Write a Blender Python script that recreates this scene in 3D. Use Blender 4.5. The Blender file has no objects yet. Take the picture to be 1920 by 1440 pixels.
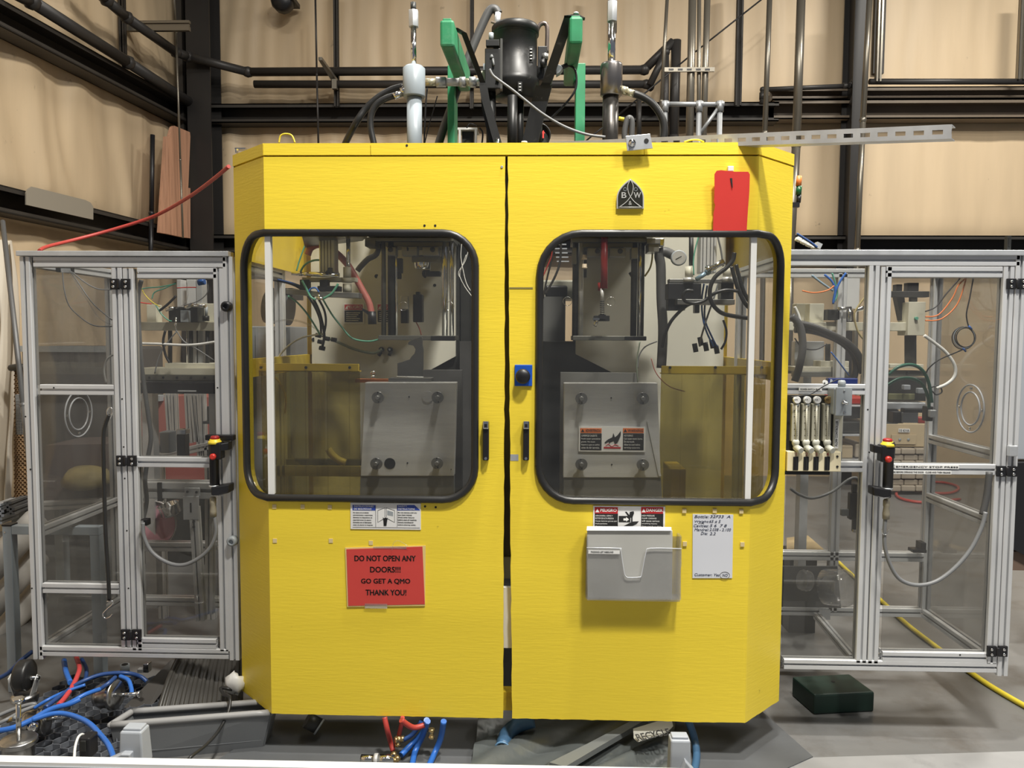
import bpy, bmesh, math, random
from mathutils import Vector, Matrix, noise
random.seed(7)
C = bpy.context.scene.collection
SC = bpy.context.scene
# ---------------------------------------------------------------- camera
F = 1442.0
CAM = Vector((0, -2.72, 1.55))
YAW, PITCH, ROLL = math.radians(1.67), math.radians(-3.57), math.radians(0.3)
fwd = Vector((-math.sin(YAW)*math.cos(PITCH), math.cos(YAW)*math.cos(PITCH), math.sin(PITCH)))
rt = fwd.cross(Vector((0, 0, 1))).normalized(); up = rt.cross(fwd).normalized()
rt, up = (rt*math.cos(ROLL)+up*math.sin(ROLL)), (up*math.cos(ROLL)-rt*math.sin(ROLL))
cd = bpy.data.cameras.new('camera'); cam = bpy.data.objects.new('camera', cd); C.objects.link(cam)
cd.sensor_width = 36; cd.lens = 36*F/1920; cd.clip_start = .05; cd.clip_end = 100
m = Matrix((rt, up, -fwd)).transposed().to_4x4(); m.translation = CAM
cam.matrix_world = m
SC.camera = cam
# ---------------------------------------------------------------- light
SC.view_settings.view_transform = 'Standard'; SC.view_settings.look = 'None'
SC.view_settings.gamma = 1; SC.view_settings.use_curve_mapping = False
SC.view_settings.exposure = 0.0
SC.cycles.max_bounces = 8; SC.cycles.transparent_max_bounces = 16
SC.cycles.caustics_reflective = False; SC.cycles.caustics_refractive = False
w = bpy.data.worlds.new('world'); SC.world = w; w.use_nodes = True
w.node_tree.nodes['Background'].inputs[0].default_value = (.80, .86, 1, 1)
w.node_tree.nodes['Background'].inputs[1].default_value = .17
def lamp(x, y, z, sx, sy, power, col=(1, .96, .88), rx=0, ry=0):
    l = bpy.data.lights.new('high_bay_light', 'AREA'); l.shape = 'RECTANGLE'; l.size = sx; l.size_y = sy
    l.energy = power; l.color = col
    o = bpy.data.objects.new('high_bay_light', l); o.location = (x, y, z); o.rotation_euler = (rx, ry, 0); C.objects.link(o)
lamp(.9, -2.3, 6.3, .5, .3, 400)
lamp(.7, -.35, 6.3, .3, .2, 230)
lamp(3.4, -2.6, 6.3, 1.2, .35, 200)
lamp(-3.4, -2.6, 6.3, 1.2, .35, 25)
lamp(-2.2, 2.4, 6.3, 1.2, .35, 40)
lamp(1.0, 1.2, 6.3, 1.2, .35, 80)
lamp(4.6, 2.6, 6.3, 1.2, .4, 260)
# ---------------------------------------------------------------- pixel helpers (a pixel of the photo -> a point at a real depth)
def ray(px, py):
    return (fwd*F + rt*(px-960) - up*(py-720)).normalized()
def P(px, py, Y):
    r = ray(px, py); t = (Y-CAM.y)/r.y
    return CAM + r*t
def Pz(px, py, z=0):
    r = ray(px, py); return CAM + r*((z-CAM.z)/r.z)
def Pp(px, py, pt, n):
    r = ray(px, py); return CAM + r*((Vector(pt)-CAM).dot(n)/r.dot(n))
# ---------------------------------------------------------------- materials
MATS = {}
def mat(name, col, rough=.5, metal=0, bump=0, bscale=40, var=0, vscale=6, bstretch=(1, 1, 1), spec=.5, dirt=None, dscale=5, dlo=.55, dhi=.75, damt=.8, coat=0):
    if name in MATS: return MATS[name]
    mt = bpy.data.materials.new(name); mt.use_nodes = True; N = mt.node_tree.nodes; L = mt.node_tree.links
    b = N['Principled BSDF']; c = (*col, 1)
    b.inputs['Base Color'].default_value = c; b.inputs['Roughness'].default_value = rough
    b.inputs['Metallic'].default_value = metal; b.inputs['Specular IOR Level'].default_value = spec
    b.inputs['Coat Weight'].default_value = coat
    tc = None
    if bump or var or dirt:
        tc = N.new('ShaderNodeTexCoord'); mp = N.new('ShaderNodeMapping'); L.new(tc.outputs['Object'], mp.inputs[0])
        mp.inputs['Scale'].default_value = bstretch
    src = None
    if var:
        n = N.new('ShaderNodeTexNoise'); n.inputs['Scale'].default_value = vscale; n.inputs['Detail'].default_value = 5
        L.new(mp.outputs[0], n.inputs[0])
        mx = N.new('ShaderNodeMix'); mx.data_type = 'RGBA'
        mx.inputs[6].default_value = tuple(max(0, x*(1-var)) for x in col)+(1,)
        mx.inputs[7].default_value = tuple(min(1, x*(1+var)) for x in col)+(1,)
        r = N.new('ShaderNodeMapRange'); r.inputs[1].default_value = .3; r.inputs[2].default_value = .7
        L.new(n.outputs[0], r.inputs[0]); L.new(r.outputs[0], mx.inputs[0]); src = mx.outputs[2]
        L.new(src, b.inputs['Base Color'])
    if dirt:
        n = N.new('ShaderNodeTexNoise'); n.inputs['Scale'].default_value = dscale; n.inputs['Detail'].default_value = 9; n.inputs['Roughness'].default_value = .65
        L.new(tc.outputs['Object'], n.inputs[0])
        r = N.new('ShaderNodeMapRange'); r.inputs[1].default_value = dlo; r.inputs[2].default_value = dhi; r.inputs[4].default_value = damt
        L.new(n.outputs[0], r.inputs[0])
        mx = N.new('ShaderNodeMix'); mx.data_type = 'RGBA'; mx.inputs[7].default_value = (*dirt, 1)
        if src: L.new(src, mx.inputs[6])
        else: mx.inputs[6].default_value = c
        L.new(r.outputs[0], mx.inputs[0]); L.new(mx.outputs[2], b.inputs['Base Color'])
    if bump:
        n = N.new('ShaderNodeTexNoise'); n.inputs['Scale'].default_value = bscale; n.inputs['Detail'].default_value = 6
        L.new(mp.outputs[0], n.inputs[0]); bp = N.new('ShaderNodeBump'); bp.inputs['Strength'].default_value = bump
        bp.inputs['Distance'].default_value = .01
        L.new(n.outputs[0], bp.inputs['Height']); L.new(bp.outputs[0], b.inputs['Normal'])
    MATS[name] = mt; return mt
def pane_mat(name, tint, haze, hazecol=(.6, .6, .58), refl=.06, scale=3, streak=(1, 1, 1), rough=.03):
    mt = bpy.data.materials.new(name); mt.use_nodes = True; N = mt.node_tree.nodes; L = mt.node_tree.links
    N.remove(N['Principled BSDF']); out = N['Material Output']
    tr = N.new('ShaderNodeBsdfTransparent'); tr.inputs[0].default_value = (*tint, 1)
    df = N.new('ShaderNodeBsdfDiffuse'); df.inputs[0].default_value = (*hazecol, 1)
    gl = N.new('ShaderNodeBsdfGlossy'); gl.inputs['Roughness'].default_value = rough
    m1 = N.new('ShaderNodeMixShader'); m2 = N.new('ShaderNodeMixShader')
    tc = N.new('ShaderNodeTexCoord'); mp = N.new('ShaderNodeMapping'); mp.inputs['Scale'].default_value = streak
    n = N.new('ShaderNodeTexNoise'); n.inputs['Scale'].default_value = scale; n.inputs['Detail'].default_value = 6
    L.new(tc.outputs['Object'], mp.inputs[0]); L.new(mp.outputs[0], n.inputs[0])
    r = N.new('ShaderNodeMapRange'); r.inputs[1].default_value = .3; r.inputs[2].default_value = .75
    r.inputs[3].default_value = haze*.5; r.inputs[4].default_value = haze*1.7
    L.new(n.outputs[0], r.inputs[0]); L.new(r.outputs[0], m1.inputs[0])
    L.new(tr.outputs[0], m1.inputs[1]); L.new(df.outputs[0], m1.inputs[2])
    fr = N.new('ShaderNodeLayerWeight'); fr.inputs[0].default_value = .5
    r2 = N.new('ShaderNodeMapRange'); r2.inputs[3].default_value = refl; r2.inputs[4].default_value = .7
    pw = N.new('ShaderNodeMath'); pw.operation = 'POWER'; pw.inputs[1].default_value = 4
    L.new(fr.outputs['Facing'], pw.inputs[0]); L.new(pw.outputs[0], r2.inputs[0]); L.new(r2.outputs[0], m2.inputs[0])
    L.new(m1.outputs[0], m2.inputs[1]); L.new(gl.outputs[0], m2.inputs[2]); L.new(m2.outputs[0], out.inputs[0])
    MATS[name] = mt; return mt
YEL = mat('yellow_paint', (.92, .70, .05), .42, bump=.06, bscale=14, bstretch=(1.2, 1.2, 12), var=.05, vscale=.35, dirt=(.30, .21, .02), dscale=19, dlo=.70, dhi=.76)
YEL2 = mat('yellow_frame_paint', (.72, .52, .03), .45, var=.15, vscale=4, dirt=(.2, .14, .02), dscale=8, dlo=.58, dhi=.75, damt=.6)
ALU = mat('anodised_aluminium', (.70, .71, .72), .36, .35, var=.05, vscale=5)
ALUD = mat('aluminium_groove', (.10, .10, .10), .6, .3)
STEEL = mat('brushed_steel', (.64, .64, .63), .38, .3, var=.12, vscale=3, bump=.05, bscale=30, bstretch=(1, 1, 8))
PLATE = mat('zinc_plated_steel', (.42, .42, .42), .28, 1, var=.2, vscale=12)
CHROME = mat('chrome', (.75, .75, .74), .12, 1)
GALV = mat('galvanised_steel', (.62, .64, .66), .4, .6, var=.12, vscale=14)
BLK = mat('black_plastic', (.012, .012, .014), .4)
RUB = mat('black_rubber', (.02, .02, .02), .38, var=.2, vscale=5)
BLKM = mat('black_machine_paint', (.014, .014, .014), .42, var=.3, vscale=8, dirt=(.12, .11, .1), dscale=18, dlo=.62, dhi=.72)
CREAM = mat('cream_machine_paint', (.60, .58, .47), .5, var=.06, vscale=3, dirt=(.16, .13, .09), dscale=5, dlo=.55, dhi=.8, damt=.6)
WHITE = mat('white_plastic', (.78, .78, .76), .45)
GREEN = mat('green_frame_paint', (.03, .25, .11), .5, var=.25, vscale=6, dirt=(.2, .38, .26), dscale=9, dlo=.55, dhi=.8, damt=.6)
DKG = mat('dark_green_paint', (.010, .028, .020), .5, var=.2, vscale=6)
GIRT = mat('brown_primer_steel', (.036, .031, .026), .6, .0, var=.2, vscale=3)
PIPEB = mat('black_iron_pipe', (.045, .042, .040), .45, .3)
TANP = mat('tan_steel_pipe', (.22, .20, .165), .35, .7)
GREY = mat('grey_paint', (.33, .36, .38), .45, var=.08, vscale=5)
LGREY = mat('light_grey_plastic', (.36, .385, .42), .4)
TOTE = mat('grey_tote_plastic', (.21, .22, .23), .5, var=.1, vscale=3)
RED = mat('red_vinyl', (.72, .05, .04), .45, var=.05, vscale=4)
REDH = mat('red_hose_rubber', (.42, .05, .04), .45)
PINKH = mat('faded_red_hose', (.50, .16, .13), .5)
BLUEH = mat('blue_hose_rubber', (.03, .14, .50), .38)
DBLUE = mat('dark_blue_hose', (.02, .06, .20), .4)
GRNT = mat('green_air_tube', (.12, .38, .27), .3)
GREYH = mat('grey_cable_jacket', (.19, .195, .20), .45)
YELH = mat('yellow_hose', (.75, .60, .05), .45)
ORH = mat('orange_cable', (.80, .22, .05), .45)
BRASS = mat('brass', (.55, .40, .18), .3, .9)
INK = mat('black_ink', (.01, .01, .01), .6)
WINK = mat('white_ink', (.80, .80, .78), .6)
PAPER = mat('white_paper', (.80, .80, .79), .6, var=.03, vscale=4)
SIGNR = mat('sign_red_ink', (.48, .015, .02), .5)
SIGNB = mat('sign_blue_ink', (.03, .07, .38), .5)
SIGNO = mat('sign_orange_ink', (.75, .18, .03), .5)
LGLASS = pane_mat('window_pane', (.86, .86, .85), .015, refl=.05, scale=2, streak=(.6, .6, 7))
PLEX = pane_mat('scuffed_polycarbonate', (.86, .86, .85), .11, (.24, .235, .225), refl=.05, scale=3)
PLEXL = pane_mat('clear_polycarbonate', (.84, .84, .83), .055, (.34, .33, .32), refl=.04, scale=3)
AMBER = pane_mat('amber_strip_vinyl', (.74, .68, .38), .10, (.40, .33, .12), refl=.05, scale=4, streak=(3, 3, .6))
CLEAR = pane_mat('clear_plastic', (.93, .93, .93), .10, (.7, .7, .7), refl=.08, scale=6)
# ---------------------------------------------------------------- mesh builder
class B:
    def __init__(s): s.v = []; s.f = []; s.sm = []
    def add(s, vs, fs, smooth=False):
        o = len(s.v); s.v += [Vector(v) for v in vs]; s.f += [tuple(i+o for i in f) for f in fs]; s.sm += [smooth]*len(fs); return s
    def box(s, c, d, R=None):
        c = Vector(c); h = Vector(d)/2; vs = []
        for x in (-1, 1):
            for y in (-1, 1):
                for z in (-1, 1):
                    p = Vector((x*h.x, y*h.y, z*h.z)); vs.append(c+(R @ p if R else p))
        return s.add(vs, [(0, 1, 3, 2), (4, 6, 7, 5), (0, 4, 5, 1), (2, 3, 7, 6), (0, 2, 6, 4), (1, 5, 7, 3)])
    def bx(s, x0, x1, y0, y1, z0, z1):
        return s.box(((x0+x1)/2, (y0+y1)/2, (z0+z1)/2), (abs(x1-x0), abs(y1-y0), abs(z1-z0)))
    def pb(s, x0, y0, x1, y1, Y, dep):              # box whose front face at depth Y covers a pixel rectangle
        xm, ym = (x0+x1)/2, (y0+y1)/2
        return s.bx(P(x0, ym, Y).x, P(x1, ym, Y).x, Y, Y+dep, P(xm, y1, Y).z, P(xm, y0, Y).z)
    def prism(s, pts, off):                         # 3d outline extruded by a vector
        pts = [Vector(p) for p in pts]; off = Vector(off); n = len(pts)
        return s.add(pts+[p+off for p in pts], [tuple(range(n))[::-1], tuple(range(n, 2*n))]+[(i, (i+1) % n, (i+1) % n+n, i+n) for i in range(n)])
    def pp(s, pix, Y, dep): return s.prism([P(x, y, Y) for x, y in pix], (0, dep, 0))
    def cyl(s, a, b, r, n=16, r2=None, cap=True):
        return s.tubep([Vector(a), Vector(b)], [r, r if r2 is None else r2], n, cap)
    def tubep(s, pts, rs, n=8, cap=True):
        vs = []; fs = []; k = len(pts); t0 = (pts[1]-pts[0]).normalized()
        u = t0.cross(Vector((0, 0, 1)) if abs(t0.z) < .9 else Vector((1, 0, 0))).normalized()
        for i, p in enumerate(pts):
            t = (pts[min(i+1, k-1)]-pts[max(i-1, 0)]).normalized(); u = (u-t*u.dot(t)).normalized(); w_ = t.cross(u)
            for j in range(n):
                a = 2*math.pi*j/n; vs.append(p+(u*math.cos(a)+w_*math.sin(a))*rs[i])
        for i in range(k-1):
            for j in range(n): fs.append((i*n+j, i*n+(j+1) % n, (i+1)*n+(j+1) % n, (i+1)*n+j))
        s.add(vs, fs, True)
        if cap:
            o = len(s.v)-k*n; s.f += [tuple(range(o, o+n))[::-1], tuple(range(o+(k-1)*n, o+k*n))]; s.sm += [False, False]
        return s
    def tube(s, pts, r, n=8, sub=6, closed=False):   # smooth tube through points
        pts = [Vector(p) for p in pts]
        if len(pts) < 3 and not closed: return s.tubep(pts, [r]*len(pts), n)
        q = []; k = len(pts); rng = range(k) if closed else range(k-1)
        g = lambda i: pts[i % k] if closed else pts[max(0, min(k-1, i))]
        for i in rng:
            a, b, c, d = g(i-1), g(i), g(i+1), g(i+2)
            for j in range(sub):
                t = j/sub; q.append(.5*((2*b)+(c-a)*t+(2*a-5*b+4*c-d)*t*t+(3*b-a-3*c+d)*t**3))
        q.append(pts[0] if closed else pts[-1])
        q2 = [q[0]]
        for p in q[1:]:
            if (p-q2[-1]).length > 1e-5: q2.append(p)
        return s.tubep(q2, [r]*len(q2), n, not closed)
    def lathe(s, prof, o, ax=(0, 0, 1), n=20):
        o = Vector(o); ax = Vector(ax).normalized(); u = ax.cross(Vector((0, 1, 0)) if abs(ax.y) < .9 else Vector((1, 0, 0))).normalized(); w_ = ax.cross(u)
        vs = []; k = len(prof)
        for r, h in prof:
            for j in range(n):
                a = 2*math.pi*j/n; vs.append(o+ax*h+(u*math.cos(a)+w_*math.sin(a))*max(r, 1e-5))
        fs = [(i*n+j, i*n+(j+1) % n, (i+1)*n+(j+1) % n, (i+1)*n+j) for i in range(k-1) for j in range(n)]
        fs += [tuple(range(n))[::-1], tuple(range((k-1)*n, k*n))]
        s.add(vs, fs); s.sm[-len(fs):-2] = [True]*(len(fs)-2); return s
def loc_of(p):
    v = Vector((0, 0, 0))
    while p is not None: v += p.location; p = p.parent
    return v
def obj(name, b, mt, parent=None, label=None, cat=None, group=None, kind=None, bev=0, loc=None, smooth_ang=True):
    me = bpy.data.meshes.new(name)
    o = bpy.data.objects.new(name, me); C.objects.link(o)
    if parent is not None:
        o.parent = parent; base = loc_of(parent)
    else:
        if loc is None:
            n = len(b.v); xs = [p.x for p in b.v]; ys = [p.y for p in b.v]; zs = [p.z for p in b.v]
            loc = Vector(((min(xs)+max(xs))/2, (min(ys)+max(ys))/2, min(zs)))
        base = Vector(loc); o.location = base
    me.from_pydata([p-base for p in b.v], [], b.f); me.update()
    bm = bmesh.new(); bm.from_mesh(me); bmesh.ops.recalc_face_normals(bm, faces=bm.faces)
    bm.faces.ensure_lookup_table(); bm.to_mesh(me); bm.free()
    for i, p in enumerate(me.polygons): p.use_smooth = b.sm[i]
    me.materials.append(mt)
    if bev:
        md = o.modifiers.new('bevel', 'BEVEL'); md.width = bev; md.segments = 2; md.limit_method = 'ANGLE'; md.angle_limit = .7
    if label: o['label'] = label
    if cat: o['category'] = cat
    if group: o['group'] = group
    if kind: o['kind'] = kind
    return o
def thing(name, label, cat, loc, group=None):
    o = bpy.data.objects.new(name, None); C.objects.link(o); o.location = Vector(loc); o.empty_display_size = .05
    o['label'] = label; o['category'] = cat
    if group: o['group'] = group
    return o
def solo(name, b, mt, label, cat, group=None, bev=0): return obj(name, b, mt, None, label, cat, group, None, bev)
TEXTS = []
def text(body, c, width, height, mt, parent, name='lettering', rot=0, ry=0, bold=0):
    cu = bpy.data.curves.new(name, 'FONT'); cu.body = body; cu.size = 1; cu.align_x = 'CENTER'; cu.align_y = 'CENTER'
    cu.extrude = 0.004; cu.offset = bold; cu.resolution_u = 3
    o = bpy.data.objects.new(name, cu); C.objects.link(o); cu.materials.append(mt)
    o.parent = parent; o.location = Vector(c)-loc_of(parent); o.rotation_euler = (math.pi/2, ry, rot)
    TEXTS.append((o, width, height)); return o
def fit_texts():
    bpy.context.view_layer.update()
    for o, w_, h_ in TEXTS:
        bb = [Vector(c) for c in o.bound_box]; dx = max(c.x for c in bb)-min(c.x for c in bb); dy = max(c.y for c in bb)-min(c.y for c in bb)
        sx = w_/dx if w_ else (h_/dy); sy = h_/dy if h_ else sx
        o.scale = (sx, sy, .12)
        mid = (max(c.y for c in bb)+min(c.y for c in bb))/2
# ================================================================ the building
YW = 5.8
def st(name, b, mt, parent=None, bev=0):
    return obj(name, b, mt, parent, kind='structure', bev=bev, loc=(0, 0, 0) if parent is None else None)
def grid(fn, nu, nv):
    b = B(); vs = [fn(i/nu, j/nv) for j in range(nv+1) for i in range(nu+1)]
    b.add(vs, [(j*(nu+1)+i, j*(nu+1)+i+1, (j+1)*(nu+1)+i+1, (j+1)*(nu+1)+i) for j in range(nv) for i in range(nu)], True); return b
FLOOR = mat('grey_concrete', (.17, .17, .168), .34, bump=.15, bscale=5, var=.16, vscale=1.6, dirt=(.10, .09, .08), dscale=3.2, dlo=.5, dhi=.68, damt=.75)
st('floor', grid(lambda u, v: Vector((-7+17*u, -5+12*v, 0)), 2, 2), FLOOR)
VINYL = mat('beige_vinyl_insulation', (.66, .51, .33), .5, bump=.12, bscale=3, bstretch=(5, 5, .6), var=.07, vscale=1.0, dirt=(.25, .18, .12), dscale=6, dlo=.66, dhi=.74, damt=.7)
zg1 = P(800, 465, YW).z; zg2 = P(800, 213, YW).z
ZG = [0, zg1, zg2, zg2+1.55, 6.6]
def puff(z):
    for a, b_ in zip(ZG, ZG[1:]):
        if a <= z <= b_:
            t = (z-a)/(b_-a); return min(1, math.sin(math.pi*t)*2.2)
    return 0
def backw(u, v):
    x = -4.2+14*u; z = 6.5*v
    n = noise.noise(Vector((x*2.6, z*.35, 3)))*.6+noise.noise(Vector((x*7+noise.noise(Vector((x, z, 0)))*.6, z*.5, 9)))*.35
    amp = .085 if x < 2.6 else .02
    return Vector((x, YW+.10-puff(z)*(.07+amp*n), z))
st('wall_back', grid(backw, 420, 70), VINYL)
LW0 = P(350, 457, YW); LD = Vector((.086, 1, 0)).normalized(); LN = Vector((LD.y, -LD.x, 0))
def leftw(u, v):
    s = -10+10.2*u; z = 6.5*v
    n = noise.noise(Vector((s*2.2+.5*z, z*.3, 5)))*.6+noise.noise(Vector((s*5+z*.9+noise.noise(Vector((s*2, z*2, 0)))*.5, z*.35, 1)))*.5
    p = LW0+LD*s; p.z = z
    off = -.10+puff(z)*(.08+.12*n)+(.10*noise.noise(Vector((s*3, z*2.2, 4)))+.05 if z < zg1-.1 else 0)
    return Vector((p.x, p.y, z))+LN*off
st('wall_left', grid(leftw, 380, 70), VINYL)
st('ceiling', B().bx(-7, 10, -5, 6.2, 7.0, 7.05), mat('white_vinyl_ceiling', (.45, .44, .42), .7))
def L(px, py, off=0): return Pp(px, py, LW0+LN*off, LN)
# girts and columns
def zee(p0, p1, h, d, out):       # Z girt: web against wall with two flanges coming out along 'out'
    b = B(); p0 = Vector(p0); p1 = Vector(p1); out = Vector(out); Z = Vector((0, 0, 1))
    for lo, hi, o0, o1 in ((0, .012, 0, d), (0, h, 0, .012), (h-.012, h, 0, d), (h-.04, h, d-.01, d), (0, .035, d-.01, d)):
        b.prism([p0+Z*lo+out*o0, p0+Z*lo+out*o1, p0+Z*hi+out*o1, p0+Z*hi+out*o0], p1-p0)
    return b
TAN = mat('tan_painted_girt', (.16, .125, .09), .5, var=.15, vscale=2)
a = P(392, 232, YW-.15); st('trim_1', zee((-3.75, YW, a.z), (2.55, YW, a.z), .2, .19, (0, -1, 0)), GIRT)
a = P(1800, 224, YW-.15); st('trim_2', zee((2.5, YW, a.z), (9.5, YW, a.z), .2, .19, (0, -1, 0)), TAN)
st('trim_3', zee((2.5, YW, a.z+.22), (9.5, YW, a.z+.22), .13, .12, (0, -1, 0)), TAN)
a = P(800, 476, YW-.15); st('trim_4', zee((-3.75, YW, a.z), (9.5, YW, a.z), .2, .19, (0, -1, 0)), GIRT)
st('trim_5', zee((-3.75, YW, zg2+1.55), (9.5, YW, zg2+1.55), .2, .19, (0, -1, 0)), GIRT)
for i, (py0, h) in enumerate(((230, .20), (470, .2), (-60, .2))):
    q = L(345, py0, .15); z = q.z
    p0 = LW0+LD*-.15; p1 = LW0-LD*9.8
    st('trim_%d' % (6+i), zee((p0.x, p0.y, z), (p1.x, p1.y, z), h, .19, LN), GIRT)
def hcol(name, px0, px1, Y, pyy, mt, w_=None):
    x0 = P(px0, pyy, Y).x; x1 = P(px1, pyy, Y).x
    b = B().bx(x0, x1, Y, Y+.015, 0, 6.9).bx((x0+x1)/2-.008, (x0+x1)/2+.008, Y+.01, Y+.28, 0, 6.9).bx(x0, x1, Y+.27, Y+.285, 0, 6.9)
    st(name, b, mt)
hcol('trim_9', 352, 396, 5.42, 250, mat('black_column_paint', (.018, .016, .015), .5, var=.2, vscale=2))
hcol('trim_10', 1596, 1618, 5.42, 250, MATS['black_column_paint'])
st('trim_11', B().bx(P(345, 300, 5.6).x-.02, P(345, 300, 5.6).x+.05, 5.5, 5.72, 0, 6.8), GIRT)
# flat sheathing panel joints seen right of the column as thin battens
st('trim_12', B().bx(P(1630, 300, YW).x, P(1650, 300, YW).x, YW-.02, YW+.06, zg2+.4, 6.4), GIRT)
# ---------------------------------------------------------------- pipes on walls
def pipe(name, pts, r, mt, label, cat='pipe', n=12, elbows=(), group=None, sub=6, straight=True):
    b = B()
    if straight:
        for p, q in zip(pts, pts[1:]): b.cyl(p, q, r, n)
        for p in pts[1:-1]: b.lathe([(0.001, -r*1.3), (r*1.0, -r*.9), (r*1.3, 0), (r*1.0, r*.9), (0.001, r*1.3)], p, n=n)
        for p, ax in elbows: b.lathe([(r*1.25, -r*1.4), (r*1.25, r*1.4)], p, ax, n)
    else: b.tube(pts, r, n, sub)
    return solo(name, b, mt, label, cat, group)
YP = YW-.30
pipe('iron_pipe', [L(150, -40, .3), L(200, 0, .3), L(238, 33, .3), L(330, 98, .3), P(352, 106, YP-.2), P(465, 135, YP), P(1208, 131, YP), P(1262, 78, YP)], .045, PIPEB,
     'upper black pipe coming down the left wall and running along the back wall')
pipe('iron_pipe', [L(20, -18, .25), L(60, 3, .25), L(240, 117, .25), L(356, 192, .25)], .05, PIPEB, 'black pipe sloping above the upper beam of the left wall')
pipe('iron_pipe', [P(477, 158, YP), P(1212, 158, YP), P(1222, 165, YP+.05)], .04, PIPEB, 'lower black pipe with an open end along the back wall')
pipe('iron_pipe', [P(1268, 76, YP), P(1263, 262, YP), P(1258, 900, YP)], .052, PIPEB, 'thick black vertical pipe with elbow at its top, right of the steel tie rod')
pipe('iron_pipe', [P(1218, 160, YP-.05), P(1248, 98, YP-.05), P(1247, 262, YP-.02), P(1243, 900, YP)], .036, PIPEB, 'black diagonal pipe bending down beside the thick elbow pipe')
pipe('conduit', [P(1252, -20, 4.6), P(1240, 190, 4.6), P(1238, 900, 4.6)], .016, TANP, 'thin pale vertical conduit left of the black elbow pipe', 'conduit')
for k, (xa, xb, r, lab) in enumerate(((1299, 1292, .035, 'leftmost tall bright steel pipe of the cluster above the guard'), (1311, 1310, .018, 'thin steel pipe standing between two tall bright pipes'),
                                      (1327, 1318, .028, 'tall bright steel pipe at right of the cluster above the guard'))):
    pipe('steel_pipe', [P(xa, -30, 4.3), P(xb, 300, 4.3), P(xb-6, 700, 4.3)], r, TANP, lab)
pipe('steel_pipe', [P(1444, -30, 5.0), P(1434, 250, 5.0), P(1428, 700, 5.0)], .026, TANP, 'slender steel pipe in the middle, left of the thicker one')
pipe('steel_pipe', [P(1503, -30, 5.0), P(1493, 270, 5.0), P(1480, 500, 5.0), P(1478, 700, 5.0)], .042, TANP, 'thick dull steel pipe rising behind the right end of the guard')
pipe('steel_pipe', [P(1632, -30, 5.25), P(1618, 225, 5.25), P(1607, 470, 5.25), P(1600, 800, 5.25)], .028, TANP, 'steel pipe running down in front of the dark wall column')
pipe('iron_pipe', [P(1630, 153, YP), P(1960, 153, YP)], .03, PIPEB, 'black horizontal pipe at right along the back wall girt')
pipe('iron_pipe', [P(1428, 195, YP), P(1430, 168, YP), P(1592, 161, YP), P(1600, 153, YP), P(1602, 178, YP), P(1596, 195, YP)], .024, PIPEB,
     'black pipe loop with elbows and a valve on the back wall left of the column', elbows=[(P(1429, 180, YP), (0, 0, 1)), (P(1602, 165, YP), (0, 0, 1)), (P(1586, 161, YP), (1, 0, 0))])
pipe('steel_rod', [P(1198, 182, YP), P(1198, 262, YP), P(1196, 880, YP)], .028, PIPEB, 'short dark pipe behind the hose at the steel tie rod', 'pipe')
pipe('hanger_rod', [L(325, -20, .55), P(330, 60, 4.9), P(338, 300, 4.9), P(343, 446, 4.9)], .010, TANP, 'thin steel hanger rod in front of the red boards', 'rod')
pipe('hanger_rod', [P(591, -20, YW-.6), P(594, 140, YW-.6), P(597, 270, YW-.6), P(598, 330, YW-.6)], .010, PIPEB, 'thin hanger rod above the left half of the guard', 'rod')
pipe('black_rod', [L(286, 253, .22), L(284, 400, .22), L(282, 520, .22)], .022, BLK, 'black rod standing on the left wall beam left of the red boards', 'rod')
pipe('steel_cable', [P(1452, -20, YP-.3), P(1290, 108, YP-.3), P(1160, 215, YP-.3), P(1085, 275, YP-.3)], .008, BLK, 'thin black cable slanting across behind the tall pipes', 'cable')
# strut uprights
def strut_v(px0, px1, py0, py1, Y, lab, mt=GIRT, nslot=0):
    t = thing('strut_channel', lab, 'channel', P((px0+px1)/2, py1, Y))
    x0 = P(px0, (py0+py1)/2, Y).x; x1 = P(px1, (py0+py1)/2, Y).x; z0 = P(px0, py1, Y).z; z1 = P(px0, py0, Y).z
    b = B().bx(x0, x0+.006, Y, Y+.05, z0, z1).bx(x1-.006, x1, Y, Y+.05, z0, z1).bx(x0, x1, Y+.045, Y+.05, z0, z1).bx(x0, x0+.018, Y, Y+.004, z0, z1).bx(x1-.018, x1, Y, Y+.004, z0, z1)
    obj('channel_body', b, mt, t); return t
strut_v(625, 634, -30, 199, YW-.25, 'brown strut channel above the left half of the guard')
strut_v(881, 888, -30, 203, YW-.25, 'brown strut channel behind the leaning green beam')
strut_v(1381, 1393, -30, 197, YW-.25, 'brown strut channel on the back wall right of the pipe cluster')
strut_v(1143, 1157, -30, 60, YW-.25, 'brown strut channel behind the steel tie rod')
strut_v(1646, 1656, -30, 152, YW-.35, 'perforated strut channel right of the dark column', TANP)
strut_v(1913, 1926, -30, 148, YW-.35, 'perforated strut channel at the right edge of the photo', TANP)
strut_v(222, 232, -30, 110, 4.6, 'brown strut channel hanging at the left wall under the cross piece')
t = thing('strut_bracket', 'short level strut channel hanging from rods in the upper left corner', 'bracket', P(292, 48, 4.7))
b = B().pb(231, 38, 354, 43, 4.7, .04).pb(231, 43, 354, 49, 4.715, .025).pb(231, 49, 354, 57, 4.7, .04)
obj('channel_body', b, TANP, t); obj('hanger_wire', B().cyl(P(230, 40, 4.7), P(230, 100, 4.7), .006), TANP, t)
t = thing('strut_bracket', 'slanted strut bracket holding the black pipes on the back wall', 'bracket', P(614, 130, 5.3))
b = B().prism([P(597, 107, 5.25), P(604, 107, 5.25), P(633, 148, 5.5), P(624, 150, 5.5)], (0, 0, -.03))
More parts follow.
